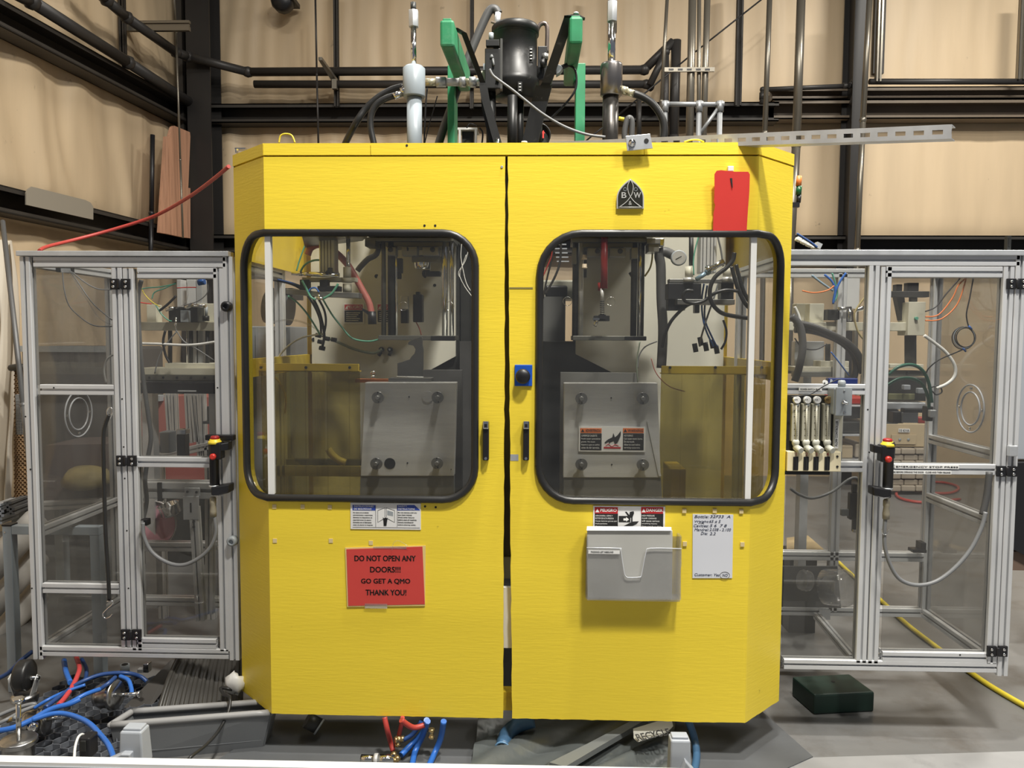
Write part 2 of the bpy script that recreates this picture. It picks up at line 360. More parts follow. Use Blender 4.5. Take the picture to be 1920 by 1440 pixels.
obj('channel_body', b, TANP, t); obj('clamp', B().pb(622, 148, 631, 166, 5.44, .05), TANP, t)
t = thing('perforated_strap', 'short level slotted strap tying the pipe cluster together', 'strap', P(1290, 130, 4.25))
obj('strap_body', B().pb(1246, 126, 1340, 134, 4.244, .02), TANP, t)
for k in range(5): obj('slot', B().pb(1254+k*17, 128.5, 1263+k*17, 131.5, 4.24, .006), BLK, t)
# scaffold handrail on the machine top
t = thing('handrail', 'galvanised pipe handrail with tee fittings behind the right side of the guard', 'handrail', P(1300, 270, 2.6))
YH = 2.6; RAILG = mat('weathered_galvanised', (.30, .31, .32), .45, .5, var=.15, vscale=8)
obj('rail', B().cyl(P(1245, 195, YH), P(1357, 196, YH), .016), RAILG, t)
for xa, xb in ((1247, 1246), (1311, 1310), (1350, 1348)):
    obj('post', B().cyl(P(xa, 196, YH), (P(xb, 300, YH).x, YH, 0), .018), RAILG, t)
    obj('tee_fitting', B().cyl(P(xa, 190, YH), P(xa, 210, YH), .024).cyl(P(xa-7, 196, YH), P(xa+7, 196, YH), .023), RAILG, t)
obj('brace', B().cyl(P(1313, 250, YH), P(1345, 205, YH), .012), RAILG, t)
# black round spotlight
t = thing('wall_speaker', 'black round housing at the top edge of the photo on the back wall', 'speaker', P(534, 20, YW-.3))
obj('housing', B().lathe([(.06, 0), (.115, .02), (.12, .10), (.10, .14), (.03, .16)], P(534, 8, YW-.15), (0, -1, 0), 12), BLK, t)
obj('bracket', B().pb(519, -10, 549, -2, YW-.3, .25), BLK, t)
# boards leaning in the corner
BOARD = mat('weathered_red_board', (.50, .27, .17), .7, bump=.2, bscale=6, bstretch=(8, 8, .6), var=.22, vscale=3)
def lp(pix, off, th): return B().prism([L(x, y, off) for x, y in pix], LN*th)
solo('plywood_board', lp([(318, 238), (322, 236), (351, 248), (352, 256), (348, 352), (343, 446), (296, 436), (303, 420), (312, 258)], .27, .03), BOARD,
     'tall faded red plywood board leaning in the corner on the wall beam', 'board')
solo('plywood_board', lp([(306, 256), (312, 256), (303, 438), (294, 436)], .30, .03), BOARD, 'narrow edge of a dark red board behind the faded plywood', 'board')
solo('plywood_board', lp([(343, 351), (352, 353), (352, 447), (341, 445)], .23, .03), BOARD, 'short red offcut board at the right foot of the tall faded board', 'board')
# sheet of plastic on the lower girt
pts = []
for cx_, cy_, a0 in ((62, 365, 180), (162, 392, 270)):
    for k in range(5):
        a = math.radians(a0+k*22.5); pts.append((cx_+14*math.cos(a), cy_+14*math.sin(a)))
pts = [(47, 384), (47, 362), (50, 355), (57, 350), (66, 352), (158, 375), (168, 380), (173, 388), (173, 412)]
solo('plastic_sheet', lp(pts, .22, .01), mat('smoked_plastic_sheet', (.30, .27, .22), .4), 'smoky rounded plastic sheet leaning on the left wall beam', 'sheet')
pipe('angle_iron', [P(5, 415, 1.6), P(44, 760, .9), P(75, 1050, .6)], .013, mat('dull_grey_steel', (.13, .13, .13), .5, .4), 'dark perforated steel bar leaning at the far left of the left enclosure', 'bar')
# red hose running from the guard to the wall
pipe('air_hose', [P(74, 470, .55), P(90, 462, .7), P(150, 447, .9), P(220, 428, 1.0), P(290, 405, 1.0), P(350, 372, .8), P(395, 340, .6), P(429, 312, .45)], .008, REDH,
     'red air hose sagging from the guard top over the left enclosure', 'hose', straight=False)
# ================================================================ yellow guard
XL = P(500, 700, 0).x; XR = P(1413, 700, 0).x
ZT = P(950, 268, 0).z; ZS = P(950, 290.3, 0).z; ZB = P(960, 1347, 0).z
CH = .25                                # chamfer length measured along the sheet
S2 = math.sqrt(.5)
def umap(u, z, off=0):                  # unfolded sheet coordinate -> world; off pushes outwards
    if u < XL: return Vector((XL-(XL-u)*S2-off*S2, (XL-u)*S2-off*S2, z))
    if u > XR: return Vector((XR+(u-XR)*S2+off*S2, (u-XR)*S2-off*S2, z))
    return Vector((u, -off, z))
def upx(px, py):                        # pixel -> (u,z) on the sheet
    p = P(px, py, 0)
    if p.x < XL:
        q = Pp(px, py, (XL, 0, 0), Vector((S2, S2, 0))); return XL-(Vector((q.x, q.y))-Vector((XL, 0))).length, q.z
    if p.x > XR:
        q = Pp(px, py, (XR, 0, 0), Vector((-S2, S2, 0))); return XR+(Vector((q.x, q.y))-Vector((XR, 0))).length, q.z
    return p.x, p.z
XLo = XL-CH*S2; XRo = XR+CH*S2; YC = CH*S2
GUARD = thing('machine_guard', 'big yellow painted steel guard with two windowed doors and chamfered sides', 'machine guard', ((XL+XR)/2, .5, ZB))
def sheet(name, outer, holes, th, mt, parent, off=0, fold=None, label=None):
    bm = bmesh.new(); es = []
    for lp_ in [outer]+holes:
        vs = [bm.verts.new((u, z, 0)) for u, z in lp_]
        es += [bm.edges.new((vs[i], vs[(i+1) % len(vs)])) for i in range(len(vs))]
    bmesh.ops.triangle_fill(bm, use_beauty=True, use_dissolve=False, edges=es)
    for x in (XL, XR):
        bmesh.ops.bisect_plane(bm, geom=bm.verts[:]+bm.edges[:]+bm.faces[:], plane_co=(x, 0, 0), plane_no=(1, 0, 0), dist=1e-5)
    bm.verts.ensure_lookup_table(); bm.faces.ensure_lookup_table()
    idx = {v: i for i, v in enumerate(bm.verts)}; n = len(bm.verts)
    b = B(); b.v = [umap(v.co.x, v.co.y, off) for v in bm.verts]+[umap(v.co.x, v.co.y, off-th) for v in bm.verts]
    for f in bm.faces:
        ids = [idx[v] for v in f.verts]; b.f.append(tuple(ids)); b.f.append(tuple(i+n for i in ids[::-1]))
    for e in bm.edges:
        if len(e.link_faces) == 1: i, j = idx[e.verts[0]], idx[e.verts[1]]; b.f.append((i, j, j+n, i+n))
    b.sm = [False]*len(b.f); bm.free()
    return obj(name, b, mt, parent, label)
def rrect(u0, u1, z0, z1, rs, n=7):     # rounded rectangle, radii for bl, br, tr, tl
    out = []
    for (cu, cz, a0, r) in ((u0+rs[0], z0+rs[0], 180, rs[0]), (u1-rs[1], z0+rs[1], 270, rs[1]), (u1-rs[2], z1-rs[2], 0, rs[2]), (u0+rs[3], z1-rs[3], 90, rs[3])):
        for k in range(n+1):
            a = math.radians(a0+90*k/n); out.append((cu+r*math.cos(a), cz+r*math.sin(a)))
    return out
zg0 = P(950, 293.3, 0).z
def door(outline, win, label, barpx, frontinner):
    D = sheet('door', outline, [win], .025, YEL, GUARD, 0, label=label)
    g = B(); pts = []
    n = len(win)
    for i in range(n):                   # densify so the gasket follows the fold
        (u, z), (u2, z2) = win[i], win[(i+1) % n]; pts.append((u, z))
        for x in (XL, XR):
            if (u-x)*(u2-x) < 0: t = (x-u)/(u2-u); pts.append((x, z+(z2-z)*t))
    wp = [umap(u, z, .004) for u, z in pts]
    q = [wp[0]]
    for p in wp[1:]+[wp[0]]:
        if (p-q[-1]).length > 1e-4: q.append(p)
    g.tubep(q, [.0135]*len(q), 10, False)
    obj('window_gasket', g, RUB, D)
    c = sum(u for u, z in win)/n, sum(z for u, z in win)/n
    sheet('window_pane', win, [], .005, LGLASS, D, -.010)
    b = B(); z0 = min(z for u, z in win)+.012; z1 = max(z for u, z in win)-.010
    x = XL if barpx < 960 else XR; s = -1 if barpx < 960 else 1
    b.bx(x-s*.010-.010, x-s*.010+.010, -.002, .022, z0, z1)
    obj('pane_joint_strip', b, WHITE, D, 'white plastic corner strip')
    return D
wu0 = upx(462, 690)[0]; wu1 = upx(891, 690)[0]
wz1 = (P(700, 437, 0).z); wz0 = P(700, 935, 0).z
WIN_L = rrect(wu0, wu1, wz0, wz1, (.10, .115, .115, .115))
wu2 = upx(1011, 690)[0]; wu3 = upx(1457, 690)[0]
wz3 = P(1230, 438, 0).z; wz2 = P(1230, 940, 0).z
WIN_R = rrect(wu2, wu3, wz2, wz3, (.125, .10, .10, .145))
def jag(u0, z0, u1, z1, n, a, vert=True):
    return [((u0+(u1-u0)*k/n)+(a*(random.random()-.5) if vert and 0 < k < n else 0), (z0+(z1-z0)*k/n)+(0 if vert or not 0 < k < n else a*(random.random()-.5))) for k in range(n+1)]
gl = jag(P(947.5, 292, 0).x, zg0, P(943, 1350, 0).x, ZB, 50, .0035)
gr = jag(P(952, 292, 0).x, zg0, P(960, 1352, 0).x, ZB, 50, .0035)
D1 = door([(XL-CH, ZB), (XL-CH, zg0)]+gl+jag(P(943, 1350, 0).x, ZB, XL-CH, ZB, 60, .0015, False)[1:-1], WIN_L, 'left yellow door with rubber edged window', 500, 1)
D2 = door([(XR+CH, zg0), (XR+CH, ZB)]+jag(XR+CH, ZB, P(960, 1352, 0).x, ZB, 60, .0025, False)[1:-1]+gr[::-1], WIN_R, 'right yellow door with rubber edged window', 1415, 1)
# top band in pieces
def band(u0, u1): sheet('top_band', [(u0, ZS), (u1, ZS), (u1, ZT), (u0, ZT)], [], .03, YEL, GUARD, .002)
s1 = P(695, 280, 0).x; s2 = P(1208, 280, 0).x
band(XL-CH-.001, XL-.0005); band(XL, s1-.001); band(s1+.001, s2-.001); band(s2+.001, XR); band(XR+.0005, XR+CH)
b = B().bx(XLo+.03, XRo-.03, YC, YC+.04, zg0-.035, ZT-.004)
# return flange behind the band (dark slot line) and frame
obj('header_rail', B().bx(XL+.01, XR-.01, .030, .07, zg0-.05, ZT-.01), GIRT, GUARD)
YB = 1.08
for s, X in ((1, XLo), (-1, XRo)):
    obj('side_panel', B().bx(X, X+s*.004, YC+.003, YB+.05, P(503, 512, .9).z if s > 0 else P(1410, 505, .9).z, ZT), YEL2, GUARD)
    obj('side_top_rail', B().bx(X, X+s*.05, YC+.003, YB+.05, ZT-.06, ZT), YEL2, GUARD)
    obj('side_rail', B().bx(X+s*.006, X+s*.03, YC+.02, YB+.02, P(500, 705, .35).z, P(500, 672, .35).z), YEL2, GUARD)
    p = B().bx(X+s*.01, X+s*.09, YB, YB+.006, .06, ZT-.06).bx(X+s*.004, X+s*.01, YB-.002, YB+.08, .06, ZT)
    po = obj('corner_post', p, YEL2, GUARD)
    for k in range(8):
        z = .25+k*.27
        obj('bolt_hole', B().cyl((X+s*.05, YB-.002, z), (X+s*.05, YB+.002, z), .011, 12), INK, po)
    # lower front frame rail and cross bar holding strip curtain
    x2 = P(672, 690, .33).x if s > 0 else P(1241, 692, .33).x
    zc1 = P(580, 682, .33).z; zc0 = P(580, 697, .33).z
    cb = obj('cross_bar', B().bx(X+s*.03, x2, .33, .345, zc0, zc1).bx(X+s*.03, x2, .33, .38, zc0-.0, zc0+.004), YEL2, GUARD)
    for px_ in ((490, 574, 656) if s > 0 else (1256, 1341, 1428)):
        p = P(px_, 689, .33); obj('bolt', B().cyl((p.x, .329, p.z), (p.x, .324, p.z), .0055, 10), INK, cb)
    W0 = min(X+s*.03, x2); W1 = max(X+s*.03, x2); n = 9 if s > 0 else 5
    for k in range(n):
        xa = W0+(W1-W0)*k/n
        obj('curtain_strip', B().bx(xa+.0008, xa+(W1-W0)/n+.001, .352+.003*(k % 2), .354+.003*(k % 2), .35, zc1-.01), AMBER, GUARD)
    # base sill under the curtain
    obj('sill_rail', B().bx(X+s*.01, x2, .40, .44, .82, .87), YEL2, GUARD)
# rusty/bare door gap backing: dark centre mullion and white bar seen in the gap
obj('centre_mullion', B().bx(P(936, 700, .1).x, P(968, 700, .1).x, .1, .13, P(950, 1060, .1).z, ZS), mat('mullion_dark', (.05, .05, .035), .5, var=.5, vscale=3), GUARD)
obj('latch_bar', B().pb(938, 1102, 966, 1215, .032, .02), PAPER, GUARD)
obj('latch_bar', B().pb(940, 1045, 966, 1085, .09, .02), GREY, GUARD)
obj('bottom_bracket', B().pb(938, 1298, 966, 1332, .06, .05), YEL2, GUARD)
# small holes in doors
for x, y, d in ((796, 423, D1), (816, 423, D1), (797, 949.5, D1), (817, 951, D1), (763, 273, None)):
    p = P(x, y, 0); obj('drilled_hole', B().cyl((p.x, -.001 if d else -.003, p.z), (p.x, .002, p.z), .0042, 10), INK, d or GUARD)
# handles
def handle(x, y0, y1, par):
    z0 = P(x, y1, 0).z; z1 = P(x, y0, 0).z; X = P(x, (y0+y1)/2, 0).x
    h = obj('door_handle', B().bx(X-.011, X+.011, -.022, 0, z0, z1), BLK, par, bev=.004)
    return h, X, z0, z1
for x, par in ((911.5, D1), (986.5, D2)):
    h, X, z0, z1 = handle(x, 789, 862, par)
    # sub-parts of a door's handle go one level down the door, beside it
    obj('handle_latch', B().bx(X-.010, X+.010, -.030, -.020, z1-.026, z1+.002), CHROME, par, bev=.003)
    obj('handle_screw', B().cyl((X, -.0225, z0+.008), (X, -.025, z0+.008), .005, 10), CHROME, par)
    obj('key_slot', B().bx(X-.005, X+.005, -.032, -.0295, z1-.02, z1-.008), BLK, par)
# blue rotary switch
sw = thing('rotary_switch', 'blue square switch plate with black knob on the left edge of the right door', 'switch', P(980, 724, 0))
obj('switch_plate', B().pb(965, 684, 998, 724, -.008, .008), mat('blue_plastic', (.01, .09, .50), .4), sw, bev=.002)
p = P(980.5, 705, 0); obj('knob', B().lathe([(.026, 0), (.026, .02), (.021, .028), (.001, .029)], (p.x, -.008, p.z), (0, -1, 0), 24), BLK, sw)
# screw on the left door top, clip and slot mark
p = P(941, 313, 0); obj('screw', B().lathe([(.005, 0), (.004, .003)], (p.x, 0, p.z), (0, -1, 0), 10), GALV, D1)
obj('slot_plate', B().pb(955, 538.5, 999, 541.5, -.0015, .002), mat('tarnished_steel', (.3, .25, .08), .5, .3), D2)
obj('worn_patch', B().pb(957, 852, 972, 864, -.0008, .001), GALV, D2)
for x, y in ((567, 950), (618, 951), (514, 950), (515, 1014), (1283, 958), (1340, 958), (1390, 959), (1284, 1020), (1392, 1021), (695, 1018), (620, 1014)):
    obj('adhesive_pad', B().pb(x-3.5, y-4, x+4, y+4, -.002 if x < 1270 else -.005, .005), mat('old_foam_tape', (.72, .58, .30), .7), D1 if x < 940 else D2)
# clamp at the top band with bolt
t = thing('clamp_plate', 'galvanised strut plate bolted over the top edge of the guard', 'plate', P(1198, 282, -.05))
b = B().prism([P(1173, 255, -.032), P(1219, 250.5, -.032), P(1224, 278, -.032), P(1176, 283, -.032)], (0, .006, 0)); obj('plate_body', b, GALV, t, bev=.001)
obj('bolt_washer', B().lathe([(.013, 0), (.013, .003), (.008, .003), (.008, .012), (.001, .013)], P(1185, 268, -.033), (0, -1, 0), 8), CHROME, t)
obj('slot', B().lathe([(.008, 0), (.008, .001)], P(1212, 264, -.0327), (0, -1, 0), 12), INK, t)
# long slotted strut across the top
A0 = P(1035, 266, .52); A1 = P(1785, 233, -.42)
t = thing('slotted_strut', 'long galvanised slotted strut lying across the top right of the guard', 'strut', A0)
d = (A1-A0); n_ = Vector((-d.y, d.x, 0)).normalized(); H = .041; L_ = d.length; dn = d.normalized(); upv = Vector((0, 0, 1))
b = B(); face = A0
def strip(o, z0, z1, y0, y1): o.prism([A0+upv*(-z1)+n_*y0, A0+upv*(-z1)+n_*y1, A0+upv*(-z0)+n_*y1, A0+upv*(-z0)+n_*y0], d)
strip(b, 0, .0145, 0, .003); strip(b, .0275, .041, 0, .003); strip(b, 0, .003, .003, .041); strip(b, .038, .041, .003, .041)
ns = int(L_/.0508)
for k in range(ns+1):
    s0 = k*.0508-.011; s1_ = s0+.022
    b.prism([A0+dn*max(0, s0)-upv*.0275, A0+dn*max(0, s0)-upv*.0145, A0+dn*min(L_, s1_)-upv*.0145, A0+dn*min(L_, s1_)-upv*.0275], n_*.003)
obj('channel_body', b, GALV, t)
# ---------------------------------------------------------------- emblem
BSIL = mat('badge_silver', (.55, .55, .52), .35, .2)
t = thing('maker_badge', 'black and silver arched badge with letters B and W on the right door', 'badge', P(1182, 391, 0))
def arch(cx_, y0, y1, w_, n=10):
    pts = [(cx_-w_, y1)]
    for k in range(n+1):
        a = k/n; yy = y1-(y1-y0)*(.35+.65*a); pts.append((cx_-w_*(1-a**2.1), yy))
    r = [(2*cx_-x, y) for x, y in pts[::-1]]
    return pts+r[1:]
obj('badge_rim', B().pp(arch(1182, 335, 391, 25.5), -.010, .010), BSIL, t)
obj('badge_face', B().pp(arch(1182, 338, 389, 23.2), -.0115, .002), mat('badge_black', (.02, .02, .012), .4), t)
bp_ = lambda pts, r=.0016: B().tube([P(x, y, -.0125) for x, y in pts], r, 6)
obj('badge_line', bp_([(1182, 337), (1177, 348), (1178, 360), (1182, 369), (1190, 379), (1202, 388)]), BSIL, t)
obj('badge_line', bp_([(1182, 337), (1187, 348), (1186, 360), (1182, 369), (1174, 379), (1162, 388)]), BSIL, t)
obj('badge_line', bp_([(1160, 388.5), (1204, 388.5)], .0018), BSIL, t)
text('B', P(1169.5, 366.5, -.0125), .017, .020, BSIL, t, bold=.012); text('W', P(1195, 366.5, -.0125), .025, .020, BSIL, t, bold=.012); text('&', P(1181.5, 381, -.0125), .011, .014, BSIL, t)
for x in (1172, 1192): obj('badge_rivet', B().tube([P(x+3*math.cos(a), 355+3*math.sin(a), -.0122) for a in [k*math.pi/4 for k in range(8)]], .0008, 5, 3, True), GREY, t)
# ---------------------------------------------------------------- things on the doors
t = thing('magnet_board', 'blank red board hanging on the right door above its window', 'board', P(1370, 434, -.02))
pts = [(1340, 326), (1344, 320), (1352, 319), (1378, 322), (1403, 322), (1406, 327), (1405, 360), (1402, 400), (1400, 434), (1337, 433), (1338, 400), (1341, 385), (1339, 378), (1340, 350)]
b = B().prism([P(x, y, -.014-.016*(434-y)/114) for x, y in pts], (0, .004, 0)); obj('board_face', b, RED, t)
obj('adhesive_hook', B().pb(1365, 311, 1376, 321, -.012, .012), WHITE, t, bev=.002)
obj('hook_slot', B().prism([P(x, y, -.0295) for x, y in ((1369, 334), (1373, 334), (1374, 352), (1373, 352))], (0, .002, 0)), INK, t)
t = thing('warning_paper', 'red paper sign DO NOT OPEN ANY DOORS taped on the left door', 'sign', P(722, 1137, 0))
b = B().pp([(647, 1027), (798, 1023), (797, 1136), (651, 1138)], -.004, .003); obj('laminate_edge', b, mat('clear_laminate', (.80, .62, .25), .25), t)
obj('red_sheet', B().pp([(649.5, 1030), (792, 1025), (796.5, 1133), (653, 1136)], -.0052, .002), mat('red_paper', (.62, .06, .05), .55, bump=.1, bscale=5), t)
for s_, x, y, w_ in (('DO NOT OPEN ANY', 721.5, 1047.5, 117), ('DOORS!!!', 722.5, 1068.5, 58), ('GO GET A QMO', 723, 1090, 94), ('THANK YOU!', 724, 1111.5, 78)):
    for dx in (-.0007, .0007): text(s_, P(x, y, -.0056)+Vector((dx, 0, 0)), w_*.00189, .0205, INK, t, ry=-.012)
obj('tape_strip', bp_([(735, 1032), (738, 1018), (748, 1014), (765, 1024)], .0012), CLEAR, t)
obj('tape_strip', B().pb(700, 1024, 762, 1029, -.007, .001), CLEAR, t); obj('tape_strip', B().pb(684, 1132, 726, 1141, -.007, .001), CLEAR, t)
def lines(t_, txts, x0, x1, y0, dy, mt, Y, left=True, h=.0038):
    for k, s_ in enumerate(txts):
        w_ = (x1-x0)*min(1, len(s_)/max(len(q) for q in txts))*.00189
        text(s_, P(x0, y0+k*dy, Y)+Vector((w_/2, 0, 0)), w_, h, mt, t_)
t = thing('safety_plate', 'white safety instructions plate with blue headings under the left window', 'sign', P(724, 993, 0))
obj('plate_body', B().pb(657, 943, 789, 993, -.003, .003), PAPER, t, bev=.001)
obj('heading_block', B().pb(661, 947, 704, 957, -.0036, .001), SIGNB, t)
obj('heading_block', B().pp([(745, 947), (777, 947), (788, 957), (745, 957)], -.0036, .001), SIGNB, t)
text('INSTRUCCIONES', P(682, 949.5, -.0042), .070, .006, WINK, t); text('DE SEGURIDAD', P(680, 954.6, -.0042), .063, .006, WINK, t)
text('SAFETY', P(755, 949.5, -.0042), .032, .006, WINK, t); text('INSTRUCTIONS', P(762, 954.6, -.0042), .060, .006, WINK, t)
lines(t, ['No opere sin el debido', 'entrenamiento y supervision.', 'Conozca los dispositivos de', 'seguridad antes de operar.', 'Consulte con el fabricante', 'antes de alterar la maquina.'], 662, 700, 961, 4.6, INK, -.0036, h=.0045)
lines(t, ['Do not operate until you', 'have been trained.', 'Check safety features', 'before start of machine.', 'Consult manufacturer', 'before altering safety.'], 746, 782, 961, 4.6, INK, -.0036, h=.0045)
for x in (704.3, 744.6): obj('divider_line', B().pb(x-.25, 947, x+.25, 988, -.0036, .001), INK, t)
obj('divider_line', B().pb(661, 989, 787, 989.6, -.0036, .001), INK, t)
for pts, Yk in (([(708, 957), (722, 952), (722, 972), (708, 980)], 0), ([(724, 952), (740, 957), (740, 980), (724, 972)], 0)):
    obj('booklet_drawing', B().pp(pts, -.0034, .0006), INK, t)
    q = [(x+(.7 if x < 723 else -.7)*(1 if x in (708, 740) else -1)*1, y+(1 if y < 965 else -1)) for x, y in pts]; obj('booklet_drawing', B().pp(q, -.0037, .0006), WINK, t)
obj('booklet_drawing', B().pp([(726, 957), (737, 960), (737, 968), (726, 966)], -.0040, .0006), GREY, t)
obj('hand_drawing', B().pp([(718, 970), (721, 973), (723, 970), (725, 973), (727, 970), (726, 976), (724.5, 986), (719.5, 986), (719, 977)], -.0043, .0006), INK, t)
# danger plate
def triangle(t_, x, y, s, Y, mt): obj('alert_triangle', B().pp([(x, y-s), (x+s*1.0, y+s*.8), (x-s*1.0, y+s*.8)], Y, .0006), mt, t_)
t = thing('danger_plate', 'white danger plate PELIGRO DANGER with crushed hand under the right window', 'sign', P(1180, 998, 0))
obj('plate_body', B().pb(1112, 949, 1247, 1000, -.003, .003), PAPER, t, bev=.001)
for x0, x1, w_ in ((1115, 1158.5, 'PELIGRO'), (1202, 1243.5, 'DANGER')):
    obj('heading_block', B().pb(x0, 951, x1, 963, -.0036, .001), SIGNR, t)
    obj('text_block', B().pb(x0, 963, x1, 998, -.0036, .001), INK, t)
    text(w_, P((x0+x1)/2+4, 957, -.0042), .058, .0115, WINK, t, bold=.02)
    triangle(t, x0+5, 957.5, 3.8, -.0042, WINK)
lines(t, ['ABRAZADERA, CIERRE Y', 'ROTOR DE ALTA PRESION', 'Causa lesiones graves por', 'machucamiento.', 'Mantenga las protecciones'], 1116.5, 1157, 967, 4.9, WINK, -.0042, h=.0055)
lines(t, ['HIGH PRESSURE', 'CLAMP, CARRIAGE', 'will cause serious', 'crushing injury.', 'Keep guards in place'], 1203.5, 1240, 967, 4.9, WINK, -.0042, h=.0055)
obj('clamp_drawing', B().pb(1160, 967.5, 1182, 979.5, -.0036, .001), INK, t)
obj('arrow', B().pp([(1169, 972), (1174, 972), (1174, 969.5), (1179.5, 974), (1174, 978), (1174, 976), (1169, 976)], -.0042, .0006), WINK, t)
obj('hand_drawing', B().pp([(1172, 960), (1175, 959.5), (1180, 966), (1181, 960), (1188, 958.5), (1189, 962), (1186, 970), (1186, 978), (1198, 977.5), (1193, 983), (1186, 986), (1170, 986), (1183, 979.5), (1183.5, 971), (1179, 970)], -.0039, .0006), INK, t)
# document holder
t = thing('document_holder', 'clear wall pocket holding grey and white papers on the right door', 'holder', P(1190, 1126, 0))
Yh = -.052
obj('holder_back', B().pb(1100, 1005, 1275, 1123, -.004, .004), CLEAR, t)
obj('holder_base', B().pb(1101, 1122, 1275, 1127, Yh, .052), CLEAR, t); obj('holder_side', B().pb(1273, 1006, 1277, 1123, Yh, .05), CLEAR, t)
obj('holder_side', B().pb(1099, 1006, 1102, 1123, Yh, .05), CLEAR, t)
fr = [(1100, 1027), (1160, 1028), (1164, 1033), (1170, 1072), (1174, 1081), (1180, 1083), (1199, 1082), (1203, 1077), (1211, 1037), (1220, 1028), (1278, 1029), (1278, 1060), (1276, 1068), (1277, 1125), (1101, 1125)]
obj('holder_front', B().pp(fr, Yh-.003, .002), CLEAR, t)
lip = [(1100, 1027), (1160, 1028), (1164, 1033), (1170, 1072), (1174, 1081), (1180, 1083), (1199, 1082), (1203, 1077), (1211, 1037), (1220, 1028), (1278, 1029)]
obj('holder_lip', B().tube([P(x, y, Yh-.0035) for x, y in lip], .0016, 6, 3), mat('clear_edge', (.62, .64, .68), .2), t)
obj('holder_label', B().pb(1103, 1032, 1162, 1038.5, Yh-.0045, .0012), PAPER, t); text('PACKING LIST INBOUND', P(1129, 1035.2, Yh-.005), .078, .0055, INK, t)
papg = mat('grey_binder_cover', (.50, .50, .47), .55, bump=.15, bscale=4, var=.05, vscale=6)
t = thing('paper_stack', 'thick stack of pale papers standing in the clear wall pocket', 'papers', P(1180, 1123, -.02))
for k in range(5):
    obj('sheet', B().pp([(1101+k*.2, 994), (1259+k*.4, 994.5), (1261, 1001), (1260, 1123), (1102, 1123)], Yh+.004+k*.009, .006), papg if k == 0 else PAPER, t)
obj('top_fold', B().prism([P(1100, 994.5, Yh-.003), P(1258, 995, Yh-.003), P(1259, 989.5, -.03), P(1101, 988, -.03)], (0, .012, -.0005)), PAPER, t)
# whiteboard sheet
t = thing('whiteboard_sheet', 'white magnetic sheet with handwritten job data on the right door', 'whiteboard', P(1337, 1085, 0))
obj('sheet', B().pp([(1299, 964), (1375, 965), (1373, 1084), (1298.5, 1084)], -.003, .0025), mat('whiteboard_face', (.72, .74, .80), .3), t)
for s_, x, y, w_ in (('Bottle:', 1315, 969, 27), ('32F33  A', 1350, 969, 38), ('Weight:', 1315, 978, 27), ('65 ± 5', 1340, 978, 21), ('Cavities:', 1314, 986, 28), ('5 6  7 8', 1346, 986, 32),
                   ('Mandrel:', 1315, 993.5, 27), ('2.038 - 2.100', 1350, 993.5, 40), ('Die:', 1320, 1000.5, 13), ('2.2', 1336, 1001, 11), ('Customer: Yes', 1325, 1078, 47), ('NO', 1359, 1079, 10)):
    text(s_, P(x, y, -.0034), w_*.00189, .010, mat('marker_ink', (.04, .05, .09), .5), t).data.shear = .25
obj('drawn_circle', B().tube([P(1359+9*math.cos(a), 1079+6.5*math.sin(a), -.0034) for a in [k*math.pi/5 for k in range(10)]], .0007, 4, 3, True), INK, t)
obj('underline', B().pb(1309, 981.5, 1320, 982.2, -.0034, .0005), INK, t)
# ================================================================ press machine inside the guard
MB_ = thing('press_body', 'cream painted press body with two back panels and black core inside the guard', 'press', (0, 1.3, 0))
BODYC = mat('cream_press_panel', (.66, .645, .56), .5, bump=.05, bscale=6, var=.05, vscale=2, dirt=(.10, .08, .06), dscale=30, dlo=.70, dhi=.74, damt=.8)
DKM = mat('dark_cast_metal', (.035, .036, .034), .45, .3, var=.4, vscale=5)
MIDM = mat('grey_machined_metal', (.26, .26, .25), .38, .7, var=.2, vscale=6)
OILM = mat('oily_plate_metal', (.17, .17, .15), .35, .6, var=.3, vscale=5)
Yb = 1.0
zt = ZT-.05
def vp(px, Y, y=600): return P(px, y, Y).x
lp_ = [(vp(584, Yb), zt), (vp(854, Yb), zt), (vp(854, Yb), P(854, 668, Yb).z), (vp(793, Yb), P(793, 701, Yb).z), (vp(790, Yb), .75), (vp(584, Yb), .75)]
obj('back_panel', B().prism([(x, Yb, z) for x, z in lp_], (0, .03, 0)), BODYC, MB_)
rp_ = [(vp(1080, Yb), zt), (vp(1358, Yb), zt), (vp(1358, Yb), .75), (vp(1150, Yb), .75), (vp(1150, Yb), P(1140, 699, Yb).z), (vp(1080, Yb), P(1080, 664, Yb).z)]
obj('back_panel', B().prism([(x, Yb, z) for x, z in rp_], (0, .03, 0)), BODYC, MB_)
obj('core_block', B().bx(vp(700, Yb), vp(1240, Yb), Yb+.032, Yb+.5, .10, P(950, 640, Yb).z).bx(vp(600, Yb), vp(860, Yb), Yb+.032, Yb+.4, .6, zt).bx(vp(1082, Yb), vp(1340, Yb), Yb+.032, Yb+.4, .6, zt), DKM, MB_)
obj('machine_base', B().bx(vp(560, Yb), vp(1380, Yb), .55, 1.6, 0, .42), DKM, MB_)
obj('core_column', B().bx(vp(862, Yb), vp(905, Yb), 1.05, 1.3, .42, zt).bx(vp(940, Yb), vp(1010, Yb), 1.1, 1.3, .42, zt), DKM, MB_)
for x, y, r in ((706, 518, 4), (738, 520, 3), (815, 535, 3), (800, 513, 9), (1183, 515, 5), (588, 637, 4), (1239, 518, 3)):
    obj('panel_hole', B().cyl(P(x, y, Yb-.001), P(x, y, Yb+.004), r*.00258, 12), INK, MB_)
obj('beam', B().pb(509, 874, 677, 893, .78, .05), CREAM, MB_); obj('beam', B().pb(500, 862, 680, 873, .80, .04), DKM, MB_)
